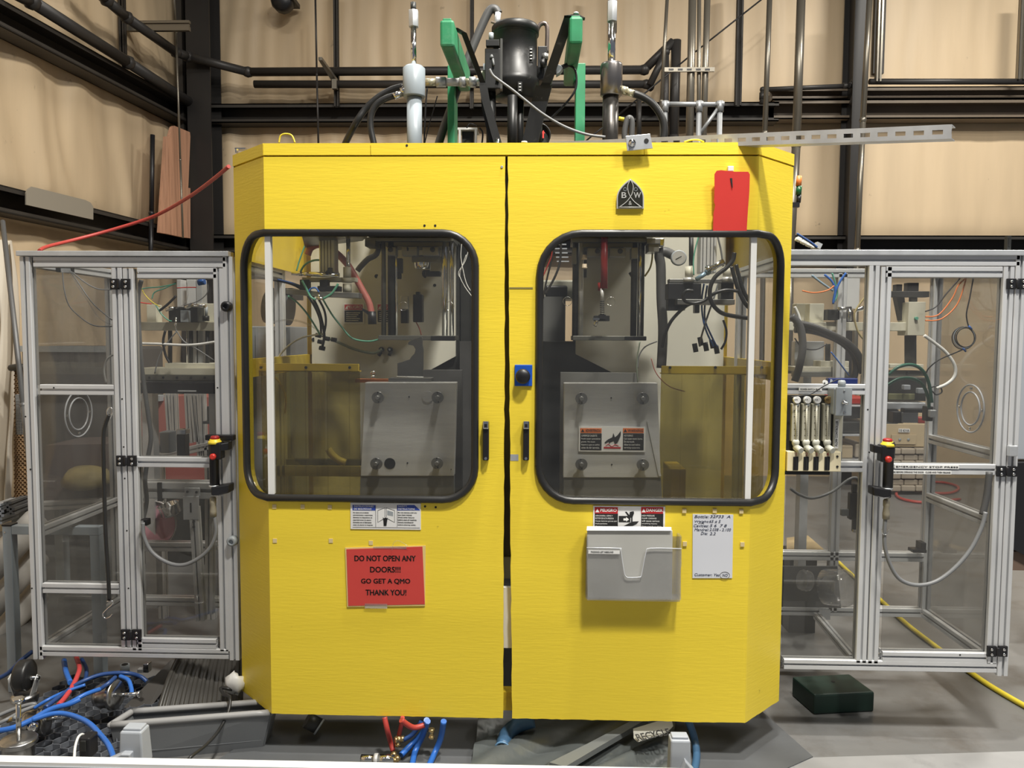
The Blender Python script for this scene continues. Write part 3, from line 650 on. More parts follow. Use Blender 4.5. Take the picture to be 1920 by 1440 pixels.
obj('cover_box', B().pb(1257, 879, 1286, 960, .60, .2), mat('yellowed_box', (.55, .45, .15), .5), MB_, bev=.006)
# danger plates on the back panel
for x0, x1 in ((644, 683), (706, 740)):
    t = thing('danger_plate', 'danger plate '+('left of' if x0 < 700 else 'right of')+' the red hose end on the cream panel', 'sign', P((x0+x1)/2, 606, Yb))
    obj('plate_body', B().pb(x0, 569, x1, 607, Yb-.004, .003), PAPER, t)
    obj('heading_block', B().pb(x0+2, 571, x1-3, 581, Yb-.0048, .001), SIGNR, t); obj('text_block', B().pb(x0+2, 582, x1-3, 604, Yb-.0048, .001), INK, t)
    text('PELIGRO', P((x0+x1)/2+1, 576, Yb-.0054), (x1-x0-12)*.00258, .014, WINK, t); triangle(t, x0+6, 577, 3, Yb-.0054, WINK)
    for k in range(5): obj('print_line', B().pb(x0+5, 586+k*3.6, x1-8-(k % 3)*3, 587.2+k*3.6, Yb-.0054, .0005), WINK, t)
# ---------------------------------------------------------------- clamp stations
def station(x0, lab, rods, mirror):
    t = thing('clamp_station', lab, 'press station', P(x0, 638, .6))
    return t
tL = station(780, 'left clamp station of chrome guide rods and steel blocks behind the left window', None, 0)
tR = station(1142, 'right clamp station of chrome guide rods with red cylinder behind the right window', None, 0)
Ys = .62
for px_, r, m_, t in ((716, .011, OILM, tL), (731, .016, DKM, tL), (740, .006, CHROME, tL), (832, .013, CHROME, tL), (845, .010, CHROME, tL),
                      (1079, .013, DKM, tR), (1089, .012, STEEL, tR), (1190, .014, DKM, tR), (1201, .010, CHROME, tR), (1207, .006, DKM, tR)):
    X = vp(px_, Ys); obj('guide_rod', B().cyl((X, Ys+.04, P(px_, 632, Ys).z), (X, Ys+.04, zt), r, 16), m_, t)
obj('bottom_plate', B().pb(709, 629, 852, 638, Ys-.02, .18), OILM, tL, bev=.002); obj('bottom_plate', B().pb(1074, 630, 1212, 638.5, Ys-.02, .18), OILM, tR, bev=.002)
obj('rubber_foot', B().pb(808, 630, 852, 639, Ys-.03, .03), BLK, tL); obj('rubber_foot', B().pb(1172, 631, 1212, 638, Ys-.03, .03), BLK, tR)
obj('crosshead', B().pb(684, 445, 850, 452, Ys, .2).pb(722, 452, 842, 462, Ys+.03, .15), OILM, tL, bev=.002)
obj('crosshead', B().pb(1073, 445, 1213, 454, Ys, .2).pb(1090, 454, 1196, 464, Ys+.03, .15), OILM, tR, bev=.002)
obj('head_housing', B().bx(vp(690, Ys), vp(848, Ys), .52, .99, P(760, 443, Ys).z, zt), OILM, tL); obj('head_housing', B().bx(vp(1076, Ys), vp(1225, Ys), .52, .99, P(1140, 443, Ys).z, zt), OILM, tR)
obj('side_block', B().pb(684, 450, 704, 462, Ys-.01, .1), OILM, tL, bev=.002); obj('side_block', B().pb(1213, 447, 1238, 457, Ys-.03, .1).pb(1216, 457, 1236, 472, Ys-.02, .1), MIDM, tR, bev=.002)
for x0, x1, y0, y1, t in ((727, 742, 463, 479, tL), (753, 782, 470, 479, tL), (753, 763, 462, 471, tL), (766, 782, 462, 471, tL), (792, 822, 463, 479, tL),
                          (1102, 1128, 465, 481, tR), (1143, 1173, 465, 481, tR), (1184, 1196, 464, 485, tR), (1073, 1081, 464, 495, tR)):
    obj('guide_block', B().pb(x0, y0, x1, y1, Ys-.01, .06), MIDM, t, bev=.002)
for x, y, t in ((732, 468, tL), (811, 468, tL), (1120, 471, tR), (1163, 471, tR)):
    obj('cap_screw', B().lathe([(.011, 0), (.011, .003), (.006, .003), (.005, -.002)], P(x, y, Ys-.011), (0, -1, 0), 14), DKM, t)
obj('piston', B().cyl(P(792, 480, .70), P(792, 505, .70), .036, 20), CHROME, tL); obj('piston_flange', B().pb(772, 481, 828, 491, .66, .03), OILM, tL)
obj('sensor', B().pb(740, 484, 754, 512, .66, .03).pb(742, 512, 752, 523, .66, .02), BLK, tL, bev=.003)
obj('sensor', B().pb(797, 508, 826, 518, .9, .04), BLK, tL, bev=.006)
obj('valve', B().pb(774, 552, 792, 604, .88, .05).pb(779, 547, 787, 553, .88, .03), BLK, tL, bev=.004)
obj('limit_switch', B().pb(751, 555, 765, 580, .88, .03), WHITE, tL, bev=.003); obj('limit_switch', B().pb(751, 580, 764, 606, .87, .05), BLK, tL, bev=.004)
obj('red_wire', B().tube([P(x, y, .9) for x, y in ((778, 600), (786, 615), (790, 628))], .003, 6), PINKH, tL)
for x, t in ((756, tL), (843, tL), (1064, tR), (1145, tR)):
    obj('ring', B().tube([P(x+8.2*math.cos(a), (574 if x < 900 else 565)+8.2*math.sin(a), .40) for a in [k*math.pi/8 for k in range(16)]], .0011, 6, 2, True), CHROME, t)
obj('clamp_cylinder', B().cyl(P(1133, 440, .56), P(1133, 541, .56), .0145, 18).cyl(P(1126, 530, .58), P(1126, 545, .58), .012, 12), mat('dark_red_cylinder', (.30, .015, .015), .35), tR)
obj('cylinder_rod', B().cyl(P(1129, 541, .56), P(1129, 563, .56), .0075, 10), STEEL, tR)
sp = B()
for k in range(7): sp.lathe([(.009, -.0025), (.010, 0), (.009, .0025)], P(1129, 565+k*4, .56), n=12)
obj('spring', sp, DKM, tR)
obj('knob_bracket', B().pb(1114, 592, 1143, 602, .56, .04), BLK, tR); obj('knob_bracket', B().pb(1124, 590, 1136, 598, .55, .05), BLK, tR)
obj('steel_knob', B().lathe([(.009, 0), (.009, .02), (.006, .03)], P(1115, 611, .53), (.35, .2, .8), 12).pb(1112, 596, 1124, 600, .52, .03), CHROME, tR)
for y in (480, 497): obj('hose_fitting', B().lathe([(.010, 0), (.010, .012), (.013, .014), (.011, .02)], P(1096, y-2, .60), (0, 0, -1), 12), mat('cream_fitting', (.70, .58, .42), .4), tR)
obj('air_tube', B().tube([P(x, y, .7) for x, y in ((1222, 460), (1223, 482), (1219, 502), (1209, 518))], .004, 8), YELH, tR)
obj('small_bracket', B().pb(1083, 468, 1100, 520, .9, .03), DKM, tR)
# ---------------------------------------------------------------- platens
def platen(lab, cor, bolts, holes, skirt, sign=None):
    xs = [c[0] for c in cor]; ys = [c[1] for c in cor]
    t = thing('platen', lab, 'platen', P(sum(xs)/4, max(ys), .36)); Y = .34
    f = obj('face_plate', B().pp(cor, Y, .05), STEEL, t, bev=.003)
    for x, y in bolts:
        b = B().lathe([(.024, -.03), (.024, .004), (.022, .007), (.012, .007)], P(x, y, Y-.035), (0, -1, 0), 24)
        w_ = obj('washer', B().lathe([(.024, 0), (.024, .008), (.0235, .010)], P(x, y, Y-.03), (0, -1, 0), 24), MIDM, t)
        obj('bolt_head', B().lathe([(.0095, 0), (.0095, .020), (.008, .022)], P(x, y, Y-.038), (0, -1, 0), 6), MIDM, t)
        obj('spacer_tube', B().cyl(P(x, y, Y-.03), P(x, y, Y), .013, 14), MIDM, t)
        for dx in (-5, 5): obj('pin_hole', B().cyl(P(x+dx*.2, y+dx*1.7, Y-.041), P(x+dx*.2, y+dx*1.7, Y-.038), .0028, 8), INK, t)
    for x, y, r, m_ in holes: obj('bolt_hole', B().lathe([(r, -.003), (r, .0015)], P(x, y, Y), (0, -1, 0), 20), m_, t)
    obj('skirt', B().pp(skirt, Y+.006, .04), mat('dull_skirt_metal', (.22, .22, .21), .45, .5, var=.1, vscale=5), t)
    return t
pl = platen('left brushed steel platen with four bolts behind the left window', [(684, 717), (856, 717), (851, 893), (676, 893)],
       [(709, 745), (821, 745), (706, 869), (820, 868)], [(767, 744, .003, INK), (764, 868, .003, INK), (802, 744, .0225, STEEL), (731, 869, .0225, DKM), (846, 880, .002, INK)],
       [(676, 893), (851, 893), (851, 960), (674, 960)])
pr = platen('right brushed steel platen with a warning plate behind the right window', [(1057, 718), (1233, 718), (1239, 896), (1056, 896)],
       [(1090, 747), (1205, 747), (1090, 870), (1205, 871)], [(1146, 746, .003, INK), (1147, 871, .003, INK)], [(1057, 896), (1239, 896), (1243, 960), (1056, 960)])
obj('side_fin', B().prism([P(1213, 790, .335), P(1235, 893, .335), P(1240, 893, .335), P(1216, 790, .335)], (0, .01, 0)), STEEL, pr)
obj('rear_plate', B().pb(794, 694, 866, 960, .62, .05), mat('dark_grey_plate', (.10, .10, .10), .5, .4, var=.2, vscale=5), pl)
obj('rear_plate', B().pb(1050, 699, 1195, 960, .60, .05), mat('mid_grey_plate', (.20, .20, .19), .5, .4, var=.15, vscale=5), pr)
obj('rear_plate', B().pb(862, 640, 888, 960, .95, .05), MATS['dark_grey_plate'], pl)
# hot surface plate
t = thing('hot_surface_plate', 'warning plate with a hand symbol on the right platen', 'sign', P(1148, 847, .33))
Yq = .333
obj('plate_body', B().pb(1085, 800, 1210, 847, Yq, .004), PAPER, t)
for x0, x1, s_ in ((1088, 1128, 'ADVERTENCIA'), (1168, 1207, 'WARNING')):
    obj('heading_block', B().pb(x0, 803, x1, 812, Yq-.001, .001), SIGNO, t); obj('text_block', B().pb(x0, 813, x1, 844, Yq-.001, .001), INK, t)
    text(s_, P((x0+x1)/2+4, 807.5, Yq-.0016), .060, .010, INK, t); triangle(t, x0+4.5, 807.5, 3.2, Yq-.0016, INK)
    sl = ['SUPERFICIE CALIENTE', 'Puede causar quemaduras', 'graves. No tocar.', 'Espere a que se enfrie', 'antes de dar servicio.'] if x0 < 1100 else ['HOT SURFACE', 'Can cause severe burns.', 'Do not touch.', 'Allow to cool before', 'servicing equipment.']
    for k, q in enumerate(sl):
        w_ = (x1-x0-4)*.0021*len(q)/max(len(a_) for a_ in sl); text(q, P(x0+2, 817+k*5.6, Yq-.0016)+Vector((w_/2, 0, 0)), w_, .007, WINK, t)
obj('hand_drawing', B().pp([(1134, 829), (1140, 824), (1148, 820), (1150, 812), (1153, 820), (1158, 816), (1164, 808), (1164, 816), (1158, 830), (1153, 833), (1151, 827), (1145, 829), (1141, 833), (1142, 828), (1134, 832)], Yq-.0014, .0008), INK, t)
obj('heat_drawing', B().pb(1132, 838, 1164, 841, Yq-.0014, .0008), SIGNR, t); obj('heat_drawing', B().tube([P(x, y, Yq-.001) for x, y in ((1136, 836), (1141, 833), (1147, 837), (1153, 834), (1160, 836))], .001, 5), SIGNR, t)
# hooked bracket on the left platen
t = thing('hook_bracket', 'grey hook shaped bracket plate standing on the left platen', 'bracket', P(770, 717, .38))
obj('hook_plate', B().pp([(745, 707), (745, 681), (768, 674), (771, 669), (777, 663), (779, 655), (775, 648), (765, 646), (765, 641), (778, 635), (790, 631), (792, 634), (792, 646), (794, 655), (793, 707)], .40, .012), MATS['grey_machined_metal'], t, bev=.001)
obj('foot_plate', B().pb(728, 709, 808, 717.5, .37, .09), MIDM, t, bev=.002); obj('weld_bead', B().cyl(P(744, 707, .395), P(794, 708, .395), .004, 8), WHITE, t)
t = thing('rusty_bar', 'orange rusty bar on top of the left platen beside the hook bracket', 'bar', P(700, 718, .42))
obj('bar_body', B().pb(666, 711, 728, 717.5, .41, .05), mat('rust_orange_steel', (.40, .13, .04), .7, bump=.2, bscale=20, var=.4, vscale=25), t)
obj('bar_bolt', B().cyl(P(699, 704, .43), P(699, 712, .43), .008, 8).cyl(P(695, 700, .43), P(703, 697, .43), .006, 8), CHROME, t)
# ---------------------------------------------------------------- blow heads (left and right)
hL = thing('blow_head', 'left blow head with aluminium cylinder and white collars behind the left window', 'blow head', P(615, 555, .45)); Yh2 = .47
obj('air_cylinder', B().pb(598, 440, 627, 511, Yh2, .066), ALU, hL, bev=.004)
for x in (602, 608, 614, 620): obj('cylinder_groove', B().pb(x-.7, 440, x+.7, 510, Yh2-.001, .004), ALUD, hL)
obj('piston_rod', B().cyl(P(653, 440, .5), P(653, 500, .5), .0085, 14), CHROME, hL)
for y0, y1, r in ((501, 520, .0165), (521, 530, .021), (532, 548, .0185)):
    obj('collar', B().cyl(P(651, y0, .5), P(651, y1, .5), r, 18), CREAM, hL)
obj('mounting_rail', B().pb(566, 520, 666, 528, .5, .05), CREAM, hL, bev=.002)
obj('lower_plate', B().prism([P(536, 541, Yh2), P(600, 547, Yh2-.03), P(672, 549, Yh2-.03), P(672, 559, Yh2-.03), P(600, 556, Yh2-.03), P(536, 551, Yh2)], (0, .07, 0)), MIDM, hL, bev=.002)
obj('gripper_block', B().pb(595, 536, 636, 546, Yh2-.02, .05).pb(599, 524, 614, 538, Yh2-.02, .04).pb(562, 524, 578, 545, Yh2+.01, .04), BLK, hL, bev=.002)
obj('manifold', B().cyl(P(547, 513, Yh2-.02), P(600, 515, Yh2-.02), .007, 10).cyl(P(560, 513, Yh2-.02), P(566, 513, Yh2-.02), .010, 10).cyl(P(580, 514, Yh2-.02), P(636, 516, Yh2-.02), .010, 10), CHROME, hL)
obj('elbow_fitting', B().cyl(P(612, 513, Yh2-.03), P(620, 503, Yh2-.03), .008, 8).pb(614, 502, 622, 510, Yh2-.04, .015), BLK, hL)
obj('tee_fitting', B().cyl(P(594, 558, .43), P(606, 560, .43), .007, 8).cyl(P(598, 551, .43), P(598, 562, .43), .005, 8), CHROME, hL)
obj('canopy_plate', B().prism([P(566, 440, .30), P(690, 440, .38), P(680, 449, .60), P(572, 462, .60)], (0, 0, -.006)), OILM, MB_)
hR = thing('blow_head', 'right blow head of black blocks and aluminium cylinder behind the right window', 'blow head', P(1315, 571, .45))
obj('air_cylinder', B().pb(1313, 440, 1344, 512, Yh2+.03, .066), ALU, hR, bev=.004)
for x in (1318, 1325, 1332, 1338): obj('cylinder_groove', B().pb(x-.7, 440, x+.7, 511, Yh2+.028, .004), ALUD, hR)
obj('piston_rod', B().cyl(P(1296, 440, .5), P(1296, 498, .5), .0095, 14), DKM, hR)
obj('collar', B().cyl(P(1292, 500, .5), P(1292, 522, .5), .017, 16), CREAM, hR); obj('collar', B().cyl(P(1363, 500, .5), P(1363, 521, .5), .017, 16), CREAM, hR)
obj('collar', B().cyl(P(1291, 521, .5), P(1291, 528, .5), .022, 16).cyl(P(1363, 520, .5), P(1363, 528, .5), .022, 16), STEEL, hR)
obj('mounting_rail', B().pb(1255, 523, 1376, 530, .5, .05), MIDM, hR, bev=.002)
obj('gripper_block', B().pb(1253, 531, 1315, 561, .5, .08).pb(1253, 556, 1285, 582, .52, .06).pb(1352, 530, 1376, 562, .52, .06).pb(1303, 568, 1312, 587, .48, .04), BLK, hR, bev=.002)
obj('lower_plate', B().pb(1270, 561, 1378, 571, .46, .08), MIDM, hR, bev=.002)
obj('grip_cylinder', B().cyl(P(1305, 524, .43), P(1326, 511, .43), .009, 12).cyl(P(1324, 512, .43), P(1330, 508, .43), .013, 8), mat('pale_blue_metal', (.25, .38, .48), .3, .4), hR)
obj('grip_arm', B().cyl(P(1330, 506, .43), P(1357, 490, .43), .012, 10).cyl(P(1326, 500, .43), P(1331, 508, .42), .011, 10), CHROME, hR)
obj('air_tube', B().tube([P(x, y, .46) for x, y in ((1311, 440), (1304, 465), (1300, 490), (1301, 516))], .003, 6), GRNT, hR)
# gauge
t = thing('pressure_gauge', 'round pressure gauge on a thick elbow pipe behind the right window', 'gauge', P(1272, 484, .62))
p = P(1272, 484, .60); obj('gauge_case', B().lathe([(.030, .02), (.033, 0), (.033, -.012), (.029, -.014)], p, (0, 1, 0), 28), GREY, t)
obj('gauge_face', B().cyl((p.x, p.y-.0145, p.z), (p.x, p.y-.0125, p.z), .028, 28), mat('gauge_dial', (.42, .41, .38), .4), t); obj('needle', B().cyl(P(1267, 486, .584), P(1278, 480, .584), .0012, 6), INK, t)
obj('gauge_pipe', B().tube([P(x, y, .66) for x, y in ((1264, 480), (1246, 472), (1236, 478), (1239, 500), (1240, 560), (1243, 620), (1240, 690))], .021, 14), mat('dusty_dark_hose', (.075, .075, .075), .5), t)
obj('gauge_fitting', B().pb(1236, 446, 1246, 462, .62, .03), CHROME, t, bev=.005)
# ---------------------------------------------------------------- hoses behind the windows
def hose(name, pix, Y, r, m_, lab, cat='hose', n=8):
    pts = [P(q[0], q[1], q[2] if len(q) > 2 else Y) for q in pix]
    return solo(name, B().tube(pts, r, n), m_, lab, cat)
t = thing('red_hose', 'faded red hose looping down to a black end behind the left window', 'hose', P(697, 606, .58))
obj('hose_body', B().tube([P(x, y, .60) for x, y in ((577, 478), (584, 464), (604, 459), (630, 474), (650, 494), (664, 516), (680, 545), (692, 568), (697, 592))], .0145, 12), PINKH, t)
obj('hose_end', B().cyl(P(697, 584, .60), P(698, 608, .60), .0185, 14), BLK, t)
obj('zip_tie', B().prism([P(x, y, .59) for x, y in ((678, 577), (690, 583), (690, 590), (680, 583))], (0, .003, 0)), BLK, t)
hose('steel_fitting_hose', [(712, 452), (706, 476), (690, 486), (676, 500), (670, 508)], .74, .013, MATS['dusty_dark_hose'], 'dark elbow hose with nut behind the left window')
for k, (pix, r, m_, lab) in enumerate((
    ([(574, 455), (568, 470), (561, 490), (556, 508)], .0035, GRNT, 'green air tube running down past the yellow post behind the left window'),
    ([(562, 512), (572, 496), (590, 488), (612, 490), (630, 500), (634, 520)], .0045, GRNT, 'green air tube arching behind the left aluminium cylinder'),
    ([(566, 526), (574, 540), (582, 556), (592, 562)], .005, GRNT, 'green air tube curving down left of the tee fitting'),
    ([(606, 560), (620, 552), (628, 542), (634, 532)], .005, GRNT, 'green air tube curving up right of the tee fitting'),
    ([(540, 555), (556, 566), (574, 586), (590, 610), (600, 628)], .004, GRNT, 'green air tube slanting down across the yellow post'),
    ([(606, 562), (614, 576), (624, 592), (640, 612), (660, 634), (690, 640), (712, 636)], .004, GRNT, 'green air tube running right to the left clamp plate'),
    ([(500, 523), (530, 528), (550, 534), (565, 542), (590, 556)], .005, BLK, 'black cable reaching in from the left side of the guard'),
    ([(520, 524), (545, 530), (560, 535), (575, 541)], .004, DBLUE, 'dark blue tube beside the black cable at upper left'),
    ([(585, 556), (596, 578), (603, 600), (608, 630), (603, 655)], .006, BLK, 'black cable bundle hanging below the left blow head'),
    ([(597, 560), (608, 582), (611, 605), (606, 632)], .005, RUB, 'second black cable hanging below the left blow head'),
    ([(576, 553), (590, 575), (600, 600), (602, 625)], .005, RUB, 'third black cable hanging below the left blow head'),
    ([(578, 548), (583, 541), (592, 540), (598, 548)], .0035, BLUEH, 'short blue tube curl at the left blow head'),
    ([(500, 608), (520, 602), (545, 600), (570, 605), (590, 615), (606, 628)], .004, CLEAR, 'clear tube arching across the left yellow post'),
    ([(514, 682), (525, 665), (545, 645), (570, 632), (605, 626)], .004, WHITE, 'white tube rising from the yellow cross bar'),
    ([(600, 628), (630, 640), (665, 655), (700, 662), (716, 655)], .0065, mat('sage_tube', (.20, .24, .18), .4), 'sage green tube curling to the ports behind the left window'),
    ([(505, 700), (520, 712), (530, 728), (536, 750), (534, 775)], .005, YELH, 'yellow tube hanging behind the left amber strips'))):
    Yk = (.62, .60, .44, .44, .55, .62, .50, .49, .60, .61, .62, .44, .58, .62, .9, .55)[k]
    hose('air_tube', pix, Yk, r, m_, lab, 'tube')
for k, (x0, y0, x1, y1) in enumerate(((716, 655, 722, 650), (732, 655, 736, 664))):
    t = thing('hose_port', 'black round port on the cream panel under the left clamp plate, '+('left' if k == 0 else 'right')+' of the pair', 'port', P(x0, y0, .97))
    obj('port_ring', B().lathe([(.012, 0), (.012, .02), (.007, .022), (.006, .01)], P(716+k*16, 655, 1.0), (0, -1, 0), 14), BLK, t); obj('port_core', B().lathe([(.005, 0), (.005, .024)], P(716+k*16, 655, 1.0), (0, -1, 0), 10), CHROME, t)
    obj('port_tail', B().cyl(P(714+k*18, 660, .98), P(710+k*20, 667, .98), .009, 10), BLK, t)
for k, (pix, Yk, r, m_, lab) in enumerate((
    ([(1377, 474), (1374, 488), (1362, 502), (1342, 518), (1332, 538), (1332, 560), (1342, 578), (1362, 590), (1414, 598)], .38, .0085, RUB, 'big black hose loop hanging behind the right window'),
    ([(1300, 546), (1288, 545), (1281, 553), (1284, 564), (1300, 569), (1320, 564), (1340, 550), (1362, 544), (1384, 546)], .42, .007, RUB, 'black hose curl in front of the right blow head'),
    ([(1242, 652), (1248, 625), (1260, 600), (1285, 575), (1305, 566)], .50, .007, BLK, 'black cable sweeping down left of the right blow head'),
    ([(1372, 500), (1377, 520), (1385, 545), (1398, 570), (1414, 584)], .45, .0085, RUB, 'left one of two black hoses slanting behind the right corner strip'),
    ([(1380, 496), (1386, 520), (1396, 550), (1412, 575)], .48, .0085, RUB, 'right one of two black hoses slanting behind the right corner strip'),
    ([(1320, 532), (1316, 560), (1317, 590), (1324, 620), (1338, 650)], .60, .004, BLUEH, 'blue air tube hanging under the right blow head'),
    ([(1326, 535), (1322, 565), (1322, 600), (1334, 630), (1345, 652)], .61, .004, DBLUE, 'dark blue air tube hanging under the right blow head'),
    ([(1347, 530), (1338, 560), (1326, 595), (1314, 635), (1312, 650)], .60, .004, GREYH, 'grey tube slanting under the right blow head'),
    ([(1356, 600), (1362, 620), (1360, 640), (1352, 655)], .62, .005, BLK, 'short black cable beside the right yellow post'),
    ([(1221, 672), (1228, 695), (1240, 712), (1258, 726), (1284, 734)], .56, .002, PINKH, 'thin red wire crossing the right amber strips'),
    ([(1200, 640), (1194, 680), (1196, 718)], .56, .003, MATS['sage_tube'], 'thin green wire dropping to the right platen'),
    ([(1232, 640), (1210, 650), (1198, 668), (1196, 690)], .60, .003, GREYH, 'thin grey wire curling to the right platen'),
    ([(1042, 445), (1036, 480), (1025, 525), (1018, 560)], .62, .004, PIPEB, 'dark cable in the upper left corner of the right window'),
    ([(1052, 448), (1050, 490), (1040, 520), (1022, 552)], .60, .005, PIPEB, 'second dark cable in the upper left corner of the right window'),
    ([(1035, 462), (1034, 480), (1026, 500), (1018, 518)], .58, .003, REDH, 'thin red cable at the upper left of the right window'),
    ([(866, 452), (864, 480), (868, 505), (874, 530), (882, 545)], .55, .0016, WINK, 'thin white wire hanging at the right of the left window'),
    ([(878, 470), (872, 490), (860, 510), (862, 520)], .56, .0016, WINK, 'second thin white wire tangled at the right of the left window'),
    ([(874, 478), (868, 495), (862, 515), (870, 535), (884, 555)], .57, .0016, WINK, 'third thin white wire tangled at the right of the left window'),
    ([(1345, 440), (1352, 470), (1356, 500)], .47, .004, GREYH, 'grey cable beside the right aluminium cylinder'))):
    hose('cable' if k > 7 else 'air_hose', pix, Yk, r, m_, lab, 'cable' if k > 7 else 'hose')
t = thing('connector_cluster', 'black plug cluster where tubes end under the right blow head', 'connector', P(1330, 655, .62))
for x, y in ((1312, 640), (1322, 650), (1334, 645), (1342, 655), (1302, 652)):
    obj('plug', B().cyl(P(x, y-8, .62), P(x+3, y+8, .62), .011, 10), BLK, t)
t = thing('connector_cluster', 'black plug cluster on the cream panel where the left cables end', 'connector', P(606, 655, .62))
for x, y in ((600, 640), (612, 634), (625, 636), (603, 652), (596, 628)):
    obj('plug', B().cyl(P(x-4, y, .66), P(x+6, y+2, .66), .010, 10), BLK, t)
# far equipment glimpsed at the outer edges of the windows
t = thing('control_cabinet', 'grey cabinet with a drawer seen at the left edge of the left window', 'cabinet', P(522, 680, 1.5))
obj('cabinet_body', B().bx(P(470, 700, 1.35).x, P(545, 700, 1.35).x, 1.35, 1.75, 0, P(507, 612, 1.35).z), GREY, t, bev=.004); obj('drawer', B().pb(480, 626, 534, 720, 1.345, .01), LGREY, t); obj('handle_bar', B().pb(500, 614, 536, 620, 1.33, .02), CHROME, t)
t = thing('dark_motor', 'dark round motor above the grey cabinet at the left edge of the left window', 'motor', P(522, 600, 1.5))
obj('motor_body', B().cyl(P(500, 575, 1.5), P(545, 580, 1.5), .09, 20), DKM, t); obj('motor_box', B().pb(505, 540, 548, 560, 1.45, .2), DKM, t)
t = thing('rear_unit', 'grey unit with dark window at the left edge of the right window', 'equipment', P(1040, 645, 1.6))
obj('unit_body', B().pb(1000, 556, 1060, 645, 1.45, .4), MATS['mid_grey_plate'], t); obj('unit_head', B().pb(1005, 525, 1078, 560, 1.55, .3), CREAM, t, bev=.01); obj('unit_window', B().pb(1022, 535, 1064, 556, 1.54, .02), BLK, t, bev=.01)
obj('unit_box', B().pb(995, 650, 1062, 672, 1.40, .2), PLEX, t)
for k in range(5): obj('indicator_bar', B().pb(1038+k*1.5, 457+k*8, 1062+k*1.2, 459+k*8, 2.4, .02), LGREY, t)
hose('crumpled_sheet', [(615, 842), (622, 852), (634, 862), (648, 868)], .55, .016, mat('pale_yellow_film', (.75, .66, .30), .4), 'pale crumpled film behind the left amber strips', 'film')
# ================================================================ machinery above the guard
t = thing('tie_rod', 'left tie rod with grey painted collar and hose fitting above the guard', 'tie rod', P(778, 268, .7)); Yt = .7; s = 3.42/1442
X = P(776, 150, Yt).x
def vc(b, x, y0, y1, r, Y, n=20): return b.cyl(P(x, y0, Y), (P(x, y0, Y).x, Y, P(x, y1, Y).z), r, n)
obj('threaded_rod', vc(B(), 775, 5, 24, 5.2*s, Yt), DKM, t)
for k in range(6): pass
obj('coupling_nut', vc(B(), 775.5, 20, 51, 9.5*s, Yt, 6), GALV, t, bev=.001); obj('chrome_rod', vc(B(), 775.5, 50, 130, 5*s, Yt), CHROME, t)
GP = mat('grey_blue_paint', (.36, .41, .45), .35, var=.05, vscale=6)
obj('collar', B().lathe([(19.5*s, 0), (20.5*s, .006), (20.5*s, 52*s), (18*s, 54*s), (16*s, 56*s)], (P(776.5, 185, Yt).x, Yt, P(776.5, 183, Yt).z), n=28), GP, t)
obj('lower_tube', vc(B(), 777, 184, 330, 14*s, Yt, 24), GP, t)
obj('hose_fitting', B().cyl(P(752, 172, Yt-.01), P(762, 168, Yt-.01), .018, 8).cyl(P(738, 182, Yt-.02), P(754, 174, Yt-.01), .015, 12), CHROME, t)
t = thing('tie_rod', 'right tie rod with bare steel collar on a dark pipe above the guard', 'tie rod', P(1146, 268, .7))
obj('threaded_rod', vc(B(), 1148, -30, 10, 7*s, Yt), DKM, t); obj('coupling_nut', vc(B(), 1148, 3, 41, 9.5*s, Yt, 6), GALV, t, bev=.001)
obj('chrome_rod', vc(B(), 1147.5, 40, 124, 7*s, Yt), CHROME, t)
BS = mat('bare_turned_steel', (.30, .28, .27), .28, .9, var=.15, vscale=4)
obj('collar', B().lathe([(17*s, 0), (20*s, .004), (20*s, 54*s), (19*s, 58*s), (12*s, 59*s)], (P(1146, 181, Yt).x, Yt, P(1146, 181, Yt).z), n=28), BS, t)
obj('lower_tube', vc(B(), 1145, 180, 330, 14.5*s, Yt, 24), mat('dark_oily_pipe', (.07, .065, .06), .35, .7, var=.4, vscale=20), t)
obj('hose_fitting', B().cyl(P(1164, 168, Yt-.01), P(1176, 171, Yt-.01), .018, 8).cyl(P(1174, 171, Yt-.01), P(1188, 176, Yt-.02), .015, 12), mat('cream_zinc', (.62, .58, .42), .3, .6), t)
def hz(pix, Y, r, m_, lab, cat='hose', name='hydraulic_hose'): return hose(name, pix, Y, r, m_, lab, cat, 10)
hz([(756, 162), (735, 168), (710, 182), (685, 205), (665, 235), (645, 275, .9), (640, 300, .9)], .78, .015, RUB, 'outer black hydraulic hose curving left of the grey tie rod')
hz([(745, 178), (725, 184), (706, 196), (696, 215), (695, 240), (702, 275), (704, 300)], .69, .014, RUB, 'inner black hydraulic hose bending down beside the grey tie rod')
hz([(1186, 175), (1205, 182), (1225, 196), (1241, 220), (1246, 245), (1242, 275), (1240, 300)], .70, .016, RUB, 'black hydraulic hose curving right from the steel tie rod')
hz([(935, 26), (928, 17), (918, 20), (905, 45), (888, 85), (870, 130), (850, 190), (832, 240), (818, 285)], 1.25, .021, MATS['dusty_dark_hose'], 'thick dark hose arching up behind the black motor')
hz([(918, 130), (924, 141), (935, 150), (960, 168), (985, 188), (1020, 215), (1060, 238), (1100, 252), (1135, 257)], .55, .0055, GREYH, 'grey sensor cable falling from the motor to the right', 'cable', 'sensor_cable')
hz([(1064, 122), (1076, 128), (1081, 145), (1078, 170), (1060, 195), (1040, 215), (1030, 225)], .85, .005, BLK, 'thin black cable hooking down from the right black brace', 'cable', 'cable')
hz([(1006, 60), (1012, 47), (1021, 44), (1026, 54), (1025, 100)], .95, .010, mat('brown_steel_tube', (.16, .13, .115), .35, .6), 'bent brown steel tube entering the side of the motor', 'tube', 'steel_tube')
hz([(1172, 268), (1171, 248), (1176, 225), (1182, 222), (1185, 235), (1183, 275)], .50, .012, MATS['dusty_dark_hose'], 'grey hose bend just left of the galvanised clamp plate')
